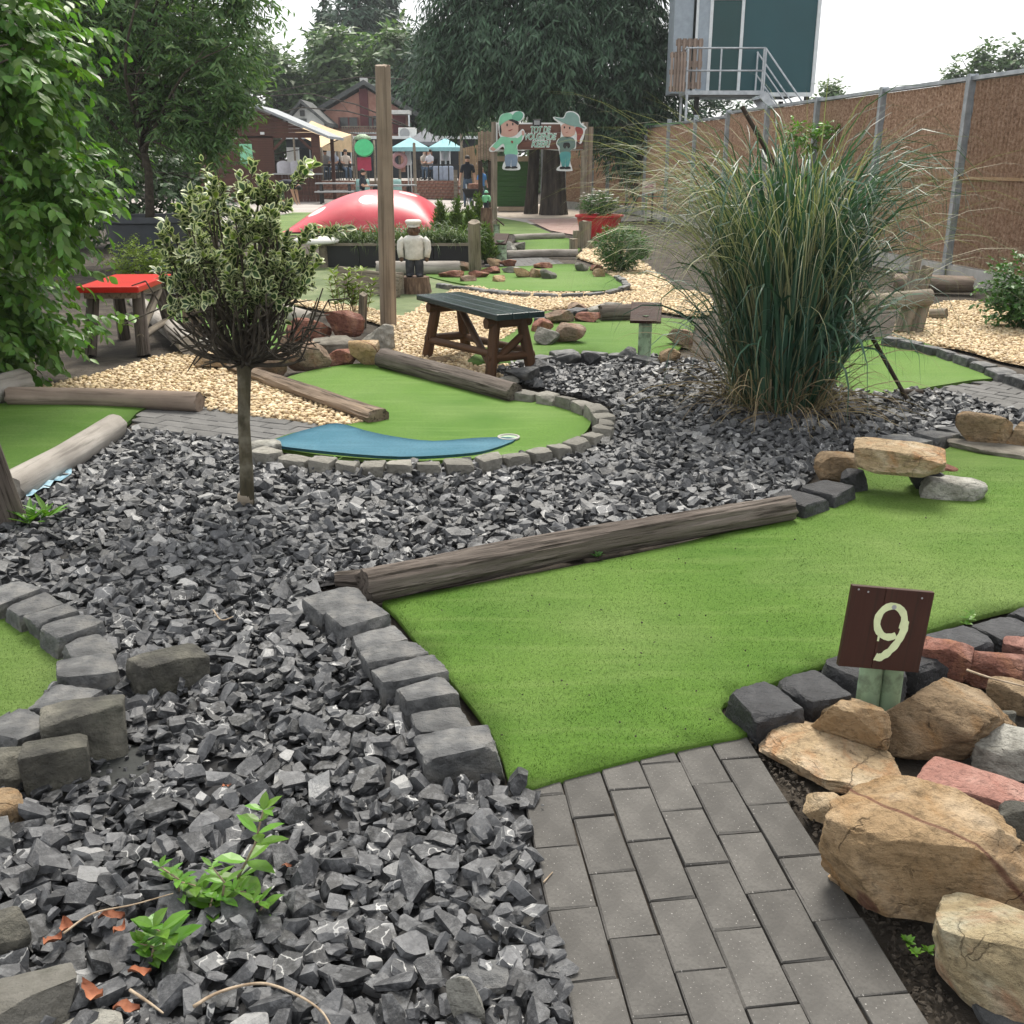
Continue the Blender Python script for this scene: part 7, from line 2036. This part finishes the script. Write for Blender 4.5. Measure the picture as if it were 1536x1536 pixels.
# sail canopy
sa = thing('shade_sail', 'beige canvas shade sail stretched over the terrace', 'shade sail', tuple(at(490, 210, 50)))
C4 = [at(440, 200, 51), at(467, 181, 53), at(528, 202, 49), at(482, 221, 47.5)]
V, F = [], []; n = 12
for i in range(n + 1):
    for j in range(n + 1):
        u_, v_ = i / n, j / n
        e_ = .10 * (math.sin(math.pi * u_) * (abs(v_ - .5) * 2) ** 3 + math.sin(math.pi * v_) * (abs(u_ - .5) * 2) ** 3)
        u2, v2 = u_ + (.5 - u_) * .0, v_
        q = C4[0].lerp(C4[1], u2).lerp(C4[3].lerp(C4[2], u2), v2); q = q.lerp(sum(C4, Vector()) / 4, e_ * .9); q.z -= .5 * math.sin(math.pi * u_) * math.sin(math.pi * v_) * .3
        V.append(q)
for k in (0, 1): 
    for i in range(n):
        for j in range(n):
            o_ = k * (n + 1) ** 2; q = (o_ + i * (n + 1) + j, o_ + (i + 1) * (n + 1) + j, o_ + (i + 1) * (n + 1) + j + 1, o_ + i * (n + 1) + j + 1); F.append(q if k == 0 else q[::-1])
V = V + [p - Vector((0, 0, .015)) for p in V]
obj('canvas', V, F, M['sail'], sa, True)
for k in (0, 1, 2, 3): MB().tube([(C4[k].x, C4[k].y, 0), tuple(C4[k])], .05, 8).build('mast', M['post_grey'], sa, True)
q = C4[2] + Vector((0, -.05, 0)); MB().add([C4[3], C4[2], C4[2] - Vector((0, 0, .75)), C4[3] - Vector((0, 0, .12))], [(0, 1, 2, 3)]).build('valance', M['sail'], sa)
# parasols
def parasol(label, x, y_apex, half, y_eave, Y, mat, z0, n=8):
    a = at(x, y_apex, Y); e = at(x, y_eave, Y); r_ = half / ppm(a)
    t = thing('parasol', label, 'parasol', (a.x, Y, z0))
    V = [tuple(a)] + [(a.x + r_ * math.cos(2 * math.pi * (k + .5) / n), Y + r_ * math.sin(2 * math.pi * (k + .5) / n), e.z) for k in range(n)]
    V += [(v[0], v[1], v[2] - .16) for v in V[1:]]
    F = [(0, 1 + k, 1 + (k + 1) % n) for k in range(n)] + [(1 + k, 1 + n + k, 1 + n + (k + 1) % n, 1 + (k + 1) % n) for k in range(n)]
    cn = obj('canopy', V, F, M[mat], t)
    so = cn.modifiers.new('thick', 'SOLIDIFY'); so.thickness = .02
    MB().tube([(a.x, Y, z0), (a.x, Y, a.z + .06)], .03, 8).build('pole', M['frame_white'], t, True)
    MB().lathe((a.x, Y, z0), [(.3, 0), (.3, .06), (.05, .1)], 16).build('base', M['concrete'], t)
    for k in range(n):
        an = 2 * math.pi * (k + .5) / n; MB().beam((a.x, Y, a.z - .12), (a.x + r_ * .97 * math.cos(an), Y + r_ * .97 * math.sin(an), e.z - .03), .02, .02).build('rib', M['frame_white'], t)
parasol('turquoise parasol next to the tall wooden pole', 615, 206, 29, 221, 46.3, 'parasol_teal', 0)
parasol('turquoise parasol above the folded white parasol', 668, 207, 27, 221, 48.5, 'parasol_teal', dz)
parasol('large grey parasol behind the two turquoise ones', 637, 194, 31, 213, 51.5, 'parasol_grey', dz)
p = at(668, 241, 49.2); q = at(668, 219, 49.2)
fp_ = thing('folded_parasol', 'folded white parasol on the terrace', 'parasol', (p.x, 49.2, dz))
MB().lathe((p.x, 49.2, p.z), [(.20, 0), (.22, .05), (.15, (q.z - p.z) * .7), (.03, q.z - p.z + .05)], 12).build('cloth', M['cloth_white'], fp_, True)
MB().tube([(p.x, 49.2, dz), (p.x, 49.2, p.z + .1)], .03, 8).build('pole', M['frame_white'], fp_, True)
p = at(613, 248, 46.7); q = at(613, 224, 46.7)
cl = thing('hanging_cloth', 'lilac folded parasol hanging beside the life ring', 'parasol', (p.x, 46.7, 0))
MB().lathe((p.x - .05, 46.9, p.z), [(.16, 0), (.18, .1), (.1, (q.z - p.z) * .8), (.04, q.z - p.z)], 12).build('cloth', M['cloth_white'], cl, True)
MB().tube([(p.x - .05, 46.9, 0), (p.x - .05, 46.9, q.z)], .03, 8).build('pole', M['frame_white'], cl, True)
# playground pieces
sl = thing('play_tower', 'small play tower with round green roof and red climbing panel', 'play tower', tuple(at(546, 285, 44.0) * 1.0))
WLOC[sl.name] = Vector((at(546, 285, 44).x, 44.0, 0)); sl.location = WLOC[sl.name]
p = at(546, 222, 44); rr = 14 / ppm(p)
MB().lathe((p.x, 44, p.z), [(rr, -.08), (rr * 1.02, 0), (rr, .08)], 24, sy=.9, M=Matrix.Rotation(RAD(72), 3, 'X')).build('round_roof', M['slide_green'], sl, True, sharp=40)
MB().lathe((p.x - .1, 44.4, p.z + .32), [(rr * .95, 0), (rr * .9, .1), (rr * .3, .22)], 24).build('canopy', M['post_green'], sl, True)
a, b = at(536, 256, 44), at(556, 236, 44); MB().box(((a.x + b.x) / 2, 44.1, (a.z + b.z) / 2), (b.x - a.x, .06, b.z - a.z)).build('climbing_panel', M['wall_red'], sl, bev=.02)
for xx in (534, 548, 562): pp = at(xx, 240, 44.2); MB().tube([(pp.x, 44.2, 0), (pp.x, 44.2, at(xx, 210, 44.2).z)], .05, 8).build('post', M['post_grey'], sl, True)
MB().box((at(548, 250, 44.3).x, 44.5, .75), (.9, .8, .08)).build('floor_board', M['plank'], sl)
for (x, lab, m) in ((544, 'pale green barrel under the play tower', 'barrel_teal'), (592, 'pale green barrel behind the picnic table', 'barrel_teal')):
    p = at(x, 275, 42.8); t = thing('barrel', lab, 'barrel', (p.x, 42.8, 0))
    MB().lathe((p.x, 42.8, 0), [(.24, 0), (.27, .1), (.29, .4), (.27, .75), (.25, .86)], 18).build('body', M[m], t, True)
    for zz in (.25, .6): MB().lathe((p.x, 42.8, zz), [(.288, 0), (.295, .02), (.288, .04)], 18).build('hoop', M['galv'], t, True)
    MB().lathe((p.x, 42.8, .86), [(.25, 0), (.24, .02)], 18).build('lid', M[m], t)
p = at(599, 240, 46.0)
lr = thing('life_ring', 'dusty pink ring hanging from the terrace post', 'ring', (p.x, 46, 0))
V, F = [], []
R1, R2 = 9.5 / ppm(p), 3.0 / ppm(p)
for i in range(24):
    for j in range(10):
        a_, b_ = 2 * math.pi * i / 24, 2 * math.pi * j / 10; V.append((p.x + (R1 + R2 * math.cos(b_)) * math.cos(a_), 46 + R2 * math.sin(b_), p.z + (R1 + R2 * math.cos(b_)) * math.sin(a_)))
F = [(i * 10 + j, ((i + 1) % 24) * 10 + j, ((i + 1) % 24) * 10 + (j + 1) % 10, i * 10 + (j + 1) % 10) for i in range(24) for j in range(10)]
obj('ring', V, F, M['ring_pink'], lr, True)
MB().tube([(p.x, 46.1, 0), (p.x, 46.1, p.z + .45)], .05, 8).build('post', M['post_grey'], lr, True)
for (x, yb, yt, Y, lab) in ((623, 281, 214, 45.2, 'tall thin timber post in front of the terrace'), (693, 280, 200, 46.0, 'timber lamp post at the terrace gate')):
    p = at(x, yb, Y); log('post', lab, (p.x, Y, 0), (p.x, Y, at(x, yt, Y).z), .07, .06, M['post_grey'], nl=10, nr=10, cat='post', seed=int(x))
# picnic table
def picnic(label, x, Y, L, rz):
    c = at(x, 280, Y); t = thing('picnic_table', label, 'picnic table', (c.x, Y, 0))
    Rm = Matrix.Rotation(rz, 3, 'Z'); o = Vector((c.x, Y, 0))
    for k in range(4): MB().box(o + Rm @ Vector((0, (k - 1.5) * .18, .74)), (L, .165, .045), M=Rm).build('top_plank', M['cloth_grey'], t)
    for s in (-1, 1):
        for k in (0, 1): MB().box(o + Rm @ Vector((0, s * (.66 + .15 * k), .44)), (L, .14, .045), M=Rm).build('seat_plank', M['cloth_grey'], t)
        for e in (-1, 1): MB().beam(o + Rm @ Vector((e * L * .36, s * .55, 0)), o + Rm @ Vector((e * L * .36, s * .25, .72)), .09, .05).build('leg', M['black_metal'], t)
    for e in (-1, 1): MB().beam(o + Rm @ Vector((e * L * .36, -.8, .40)), o + Rm @ Vector((e * L * .36, .8, .40)), .05, .09).build('seat_beam', M['black_metal'], t)
    return o
pt = picnic('dark framed picnic table behind the bouncing pillow', 588, 38.6, 1.7, .25)
pt2 = picnic('red brown picnic table beside the kiosk', 503, 42.0, 1.5, .1)
# wooden gate boards left of the arch
gx0, gx1 = at(717, 240, 30).x, at(738, 240, 30).x
wg = thing('timber_screen', 'screen of upright weathered boards on dark posts left of the arch', 'screen', ((gx0 + gx1) / 2, 30, 0))
zb, zt = at(728, 241, 30).z, at(728, 198, 30).z
for k in range(5): MB().box((gx0 + (gx1 - gx0) * (k + .5) / 5, 30, (zb + zt) / 2 + .03 * (k % 2)), ((gx1 - gx0) / 5 - .012, .03, zt - zb)).build('board', M['plank'], wg)
for xx in (gx0 + .06, gx1 - .05): MB().box((xx, 30.08, zt / 2 - .1), (.12, .12, zt - .2)).build('post', M['dark_pole'], wg)
a, b = at(688, 246, 49), at(718, 220, 49)
wf = thing('timber_fence', 'light timber board fence behind the man with the wheelbarrow', 'fence', ((a.x + b.x) / 2, 49, 0))
for k in range(9): MB().box((a.x + (b.x - a.x) * (k + .5) / 9, 49, b.z / 2 - .05 + .1 * k / 9), ((b.x - a.x) / 9 - .01, .04, b.z - .1 + .2 * k / 9)).build('board', M['plank_tan'], wf)

# ---------------------------------------------------------------- people
def person(name, label, loc, rz, J, mats, height=1.75, hair=True, fingers=True, hairm='hair_dark'):
    s = height / 1.75
    bm = bmesh.new(); lay_ = bm.verts.layers.skin.verify()
    Rm = Matrix.Rotation(rz, 3, 'Z'); vs = {}
    rad = dict(pelvis=.135, waist=.125, chest=.15, neck=.058, head=.085, crown=.082, sh=.075, el=.048, wr=.033, hand=.035, hip=.098, kn=.062, an=.043, toe=.036)
    def rkey(k): return k[1:] if k[0] in 'LR' and k[1:] in rad else k
    for k, p in J.items():
        if k == 'back': continue
        v = bm.verts.new(Vector(p) * s); rr = rad.get(rkey(k), .009) * s; v[lay_].radius = (rr, rr * (.78 if k in ('chest', 'waist', 'pelvis') else 1)); vs[k] = v
        if k == 'pelvis': v[lay_].use_root = True
    E = [('pelvis', 'waist'), ('waist', 'chest'), ('chest', 'neck'), ('neck', 'head'), ('head', 'crown')]
    for S in 'LR': E += [('chest', S + 'sh'), (S + 'sh', S + 'el'), (S + 'el', S + 'wr'), (S + 'wr', S + 'hand'), ('pelvis', S + 'hip'), (S + 'hip', S + 'kn'), (S + 'kn', S + 'an'), (S + 'an', S + 'toe')]
    for a, b in E: bm.edges.new((vs[a], vs[b]))
    bones = [(a, b, (Vector(J[a]) * s, Vector(J[b]) * s)) for a, b in E]
    if fingers:
        for S in 'LR':
            h = vs[S + 'hand'].co.copy(); d = (h - vs[S + 'wr'].co).normalized(); sd = d.cross(Vector((0, 1, .2))).normalized()
            for k, (off, ln) in enumerate(((-.026, .065), (-.009, .08), (.009, .075), (.026, .058), (.045, .045))):
                a = bm.verts.new(h + sd * off + d * (.03 if k < 4 else -.01)); b = bm.verts.new(a.co + d * ln * .55 + Vector((0, -.01, 0))); c = bm.verts.new(b.co + d * ln * .3 + Vector((0, -.018, -.01)))
                for v in (a, b, c): v[lay_].radius = (.009, .009)
                bm.edges.new((vs[S + 'hand'], a)); bm.edges.new((a, b)); bm.edges.new((b, c))
    me = bpy.data.meshes.new('body'); bm.to_mesh(me); bm.free()
    o = bpy.data.objects.new('tmp', me); col.objects.link(o)
    o.modifiers.new('skin', 'SKIN'); sb = o.modifiers.new('sub', 'SUBSURF'); sb.levels = 1 + fingers; sb.render_levels = 1 + fingers
    dg = bpy.context.evaluated_depsgraph_get(); dg.update()
    m2 = bpy.data.meshes.new_from_object(o.evaluated_get(dg)); bpy.data.objects.remove(o)
    t = thing(name, label, 'person', loc)
    root = Vector(loc)
    V = [root + Rm @ v.co for v in m2.vertices]; F = [tuple(p.vertices) for p in m2.polygons]; C = [p.center.copy() for p in m2.polygons]
    bpy.data.meshes.remove(m2)
    b = obj('body', V, F, None, t, True, origin=tuple(root))
    for m in mats.values(): 
        if M[m].name not in [x.name for x in b.data.materials]: b.data.materials.append(M[m])
    ix = {x.name: i for i, x in enumerate(b.data.materials)}
    def part_of(a, bb, tt):
        if a in ('neck', 'head'): return 'skin'
        if a in ('pelvis', 'waist', 'chest'): return 'trousers' if bb[1:] == 'hip' else ('trousers' if a == 'pelvis' and tt < .2 else 'shirt')
        k = a[1:]
        if k == 'sh': return 'shirt' if tt < mats_sleeve else 'skin'
        if k in ('el', 'wr'): return 'skin'
        if k == 'hip': return 'trousers'
        if k == 'kn': return 'trousers' if tt < mats_leg else 'skin'
        return 'shoe'
    mats_sleeve, mats_leg = (.75, 2.0) if 'leg' not in mats else (.75, .1)
    for p, c in zip(b.data.polygons, C):
        best, kk = 9, 'skin'
        for (a, bb, (p0, p1)) in bones:
            d = p1 - p0; tt = max(0, min(1, (c - p0).dot(d) / max(d.dot(d), 1e-6))); dist = (c - p0 - d * tt).length - rad.get(rkey(a), .05) * s * .5
            if dist < best: best, kk = dist, part_of(a, bb, tt)
        p.material_index = ix[M[mats.get(kk, mats['skin'])].name]
    if hair:
        hd, cr = Vector(J['head']) * s, Vector(J['crown']) * s; up = (cr - hd).normalized(); mid_ = hd.lerp(cr, .62)
        bk = Vector(J.get('back', (0, 1, 0))).normalized()
        fr_ = xframe(bk, up)
        mb = MB(); mb.ball(root + Rm @ (mid_ + up * .045 * s + bk * .025 * s), (.098 * s, .092 * s, .085 * s), 14, 10, M=Rm @ fr_); mb.build('hair', M[hairm], t, True)
        mb = MB(); mb.ball(root + Rm @ (mid_ - bk * .088 * s - up * .015 * s), (.018 * s, .016 * s, .022 * s), 8, 6, M=Rm @ fr_); mb.build('nose', M['skin'], t, True)
        mb = MB()
        for e in (-1, 1): mb.ball(root + Rm @ (mid_ + fr_ @ Vector((-.075, e * .035, .01)) * s), .011 * s, 8, 6)
        mb.build('eyes', M['hair_dark'], t, True)
    return t
def sym(d):
    o = {}
    for k, p in d.items():
        if k[0] == '*': o['L' + k[1:]] = (-p[0], p[1], p[2]); o['R' + k[1:]] = p
        else: o[k] = p
    return o
STAND = sym({'pelvis': (0, 0, .93), 'waist': (0, 0, 1.08), 'chest': (0, 0, 1.28), 'neck': (0, 0, 1.47), 'head': (0, -.015, 1.56), 'crown': (0, -.01, 1.67), '*sh': (.175, 0, 1.39), '*el': (.235, .02, 1.12), '*wr': (.235, -.09, .90), '*hand': (.235, -.12, .84),
             '*hip': (.085, 0, .88), '*kn': (.10, -.03, .49), '*an': (.10, .03, .09), '*toe': (.115, -.12, .04)})
SIT = sym({'pelvis': (0, 0, .52), 'waist': (0, -.01, .68), 'chest': (0, -.04, .88), 'neck': (0, -.05, 1.07), 'head': (0, -.07, 1.16), 'crown': (0, -.07, 1.27), '*sh': (.165, -.04, .99), '*el': (.21, -.12, .76), '*wr': (.14, -.33, .74), '*hand': (.11, -.39, .75),
           '*hip': (.085, -.02, .50), '*kn': (.10, -.42, .50), '*an': (.10, -.44, .09), '*toe': (.11, -.58, .04)})
BEND = sym({'pelvis': (0, .12, .86), 'waist': (0, -.02, .95), 'chest': (0, -.24, .97), 'neck': (0, -.42, .90), 'head': (0, -.50, .84), 'crown': (0, -.57, .76), '*sh': (.17, -.34, .93), '*el': (.19, -.40, .66), '*wr': (.15, -.45, .42), '*hand': (.14, -.47, .35),
            '*hip': (.09, .12, .82), '*kn': (.11, .02, .46), '*an': (.11, .10, .09), '*toe': (.12, -.05, .04)})
BEND['back'] = (0, .75, .65)
PUSH = dict(STAND); PUSH.update({'Lkn': (-.10, -.14, .50), 'Lan': (-.10, -.10, .11), 'Ltoe': (-.11, -.25, .06), 'Ran': (.10, .16, .11), 'Rtoe': (.11, .03, .05), 'Lwr': (-.27, -.12, .88), 'Rwr': (.27, -.14, .86), 'Lhand': (-.27, -.17, .83), 'Rhand': (.27, -.19, .81)})
JE = {'skin': 'skin', 'shirt': 'polo_black', 'trousers': 'jeans', 'shoe': 'black'}
mp_ = g(702, 312)
person('person', 'man in dark polo shirt and jeans pushing a wheelbarrow', (mp_.x, mp_.y, 0), 0.0, PUSH, JE)
# wheelbarrow
wb = thing('wheelbarrow', 'dark wheelbarrow loaded with a box in front of the man', 'wheelbarrow', (mp_.x + .25, mp_.y - .9, 0))
wx, wy = mp_.x + .22, mp_.y - .85
def frustum(mb, c, b, t, h):
    V = [(c[0] + sx * b[0], c[1] + sy * b[1], c[2]) for sx, sy in ((-1, -1), (1, -1), (1, 1), (-1, 1))] + [(c[0] + sx * t[0], c[1] + sy * t[1], c[2] + h) for sx, sy in ((-1, -1), (1, -1), (1, 1), (-1, 1))]
    return mb.add(V, [(3, 2, 1, 0), (0, 1, 5, 4), (1, 2, 6, 5), (2, 3, 7, 6), (3, 0, 4, 7)])
tray = frustum(MB(), (wx, wy, .38), (.22, .26), (.36, .48), .28).build('tray', M['black_metal'], wb)
tray.modifiers.new('thick', 'SOLIDIFY').thickness = .02
MB().lathe((wx, wy - .62, .18), [(.10, -.04), (.18, -.035), (.18, .035), (.10, .04)], 20, M=Matrix.Rotation(math.pi / 2, 3, 'Y')).build('wheel', M['black'], wb, True, sharp=40)
for s in (-1, 1):
    MB().tube([(wx + s * .09, wy - .64, .18), (wx + s * .2, wy, .36), (wx + s * .27, wy + .72, .80)], .02, 8).build('handle', M['frame_white'], wb, True)
    MB().tube([(wx + s * .2, wy + .2, .40), (wx + s * .24, wy + .32, .0)], .018, 8).build('leg', M['black_metal'], wb, True)
bxw = MB().box((wx + .05, wy, .70), (.42, .45, .26)).build('load_box', M['brick_low'], None, bev=.02); tag(bxw, 'reddish brown box lying in the wheelbarrow', 'box')
q = at(412, 300, 33.5)
person('person', 'person in black shirt and green shorts bending over in front of the kiosk', (at(424, 300, 33.8).x, 33.8, 0), 1.45, BEND, {'skin': 'skin', 'shirt': 'polo_black', 'trousers': 'shorts_green', 'shoe': 'black', 'leg': 'skin'}, 1.75)
person('person', 'seated person with dark hair on the picnic table bench', (pt.x - 1.05, pt.y - .25, 0), 1.4, SIT, {'skin': 'skin', 'shirt': 'polo_black', 'trousers': 'cloth_grey', 'shoe': 'black'}, 1.68)
pb = at(723, 285, 38.5)
person('person', 'child in a bright blue shirt behind the timber screen', (pb.x, 38.5, 0), .6, STAND, {'skin': 'skin', 'shirt': 'cloth_blue', 'trousers': 'jeans', 'shoe': 'black'}, 1.35, hairm='stick', fingers=False)
for (x, lab, sh_, rz_, y_) in ((519, 'terrace guest in pale shirt seated at the railing behind the play tower', 'cloth_cream', .4, 48.2), (503, 'terrace guest in blue seated behind the kiosk post', 'lounge_blue', -.3, 48.5), (636, 'terrace guest in cream clothes seated under the turquoise parasol', 'cloth_cream', .8, 48.4), (646, 'terrace guest in white seated beside the blue sofa', 'cloth_white', -.6, 48.0), (489, 'terrace guest in grey seated nearest the kiosk', 'cloth_grey', .2, 48.8)):
    p = at(x, 260, y_); person('person', lab, (p.x, y_, dz), rz_, SIT, {'skin': 'skin', 'shirt': sh_, 'trousers': 'jeans', 'shoe': 'black'}, 1.7, fingers=False)
    t = thing('terrace_chair', lab.replace('terrace guest', 'terrace chair of the guest').split(' seated')[0] + ' on the terrace', 'chair', (p.x, y_ + .1, dz))
    Rm = Matrix.Rotation(rz_, 3, 'Z'); o = Vector((p.x, y_, dz))
    MB().box(o + Rm @ Vector((0, -.05, .42)), (.44, .44, .04), M=Rm).build('seat', M['black_metal'], t); MB().box(o + Rm @ Vector((0, .20, .66)), (.44, .04, .45), M=Rm).build('backrest', M['black_metal'], t)
    for sx in (-.19, .19):
        for sy in (-.24, .16): MB().beam(o + Rm @ Vector((sx, sy, 0)), o + Rm @ Vector((sx, sy, .41)), .03, .03).build('leg', M['black_metal'], t)

# ---------------------------------------------------------------- added volume imitating lens glare as thin haze
hz = MB().box((0, 110, 14), (302, 284, 30.2)).build('glare_haze', None, None, origin=(0, 110, -1.1))
tag(hz, kind='stuff')
hm_ = bpy.data.materials.new('glare_haze'); hm_.use_nodes = True; ht_ = hm_.node_tree; ht_.nodes.clear()
ho = ht_.nodes.new('ShaderNodeOutputMaterial'); hv = ht_.nodes.new('ShaderNodeVolumePrincipled')
hv.inputs['Color'].default_value = (.86, .92, .97, 1); hv.inputs['Density'].default_value = .0006; hv.inputs['Anisotropy'].default_value = .2
ht_.links.new(hv.outputs[0], ho.inputs['Volume'])
hz.data.materials.append(hm_)
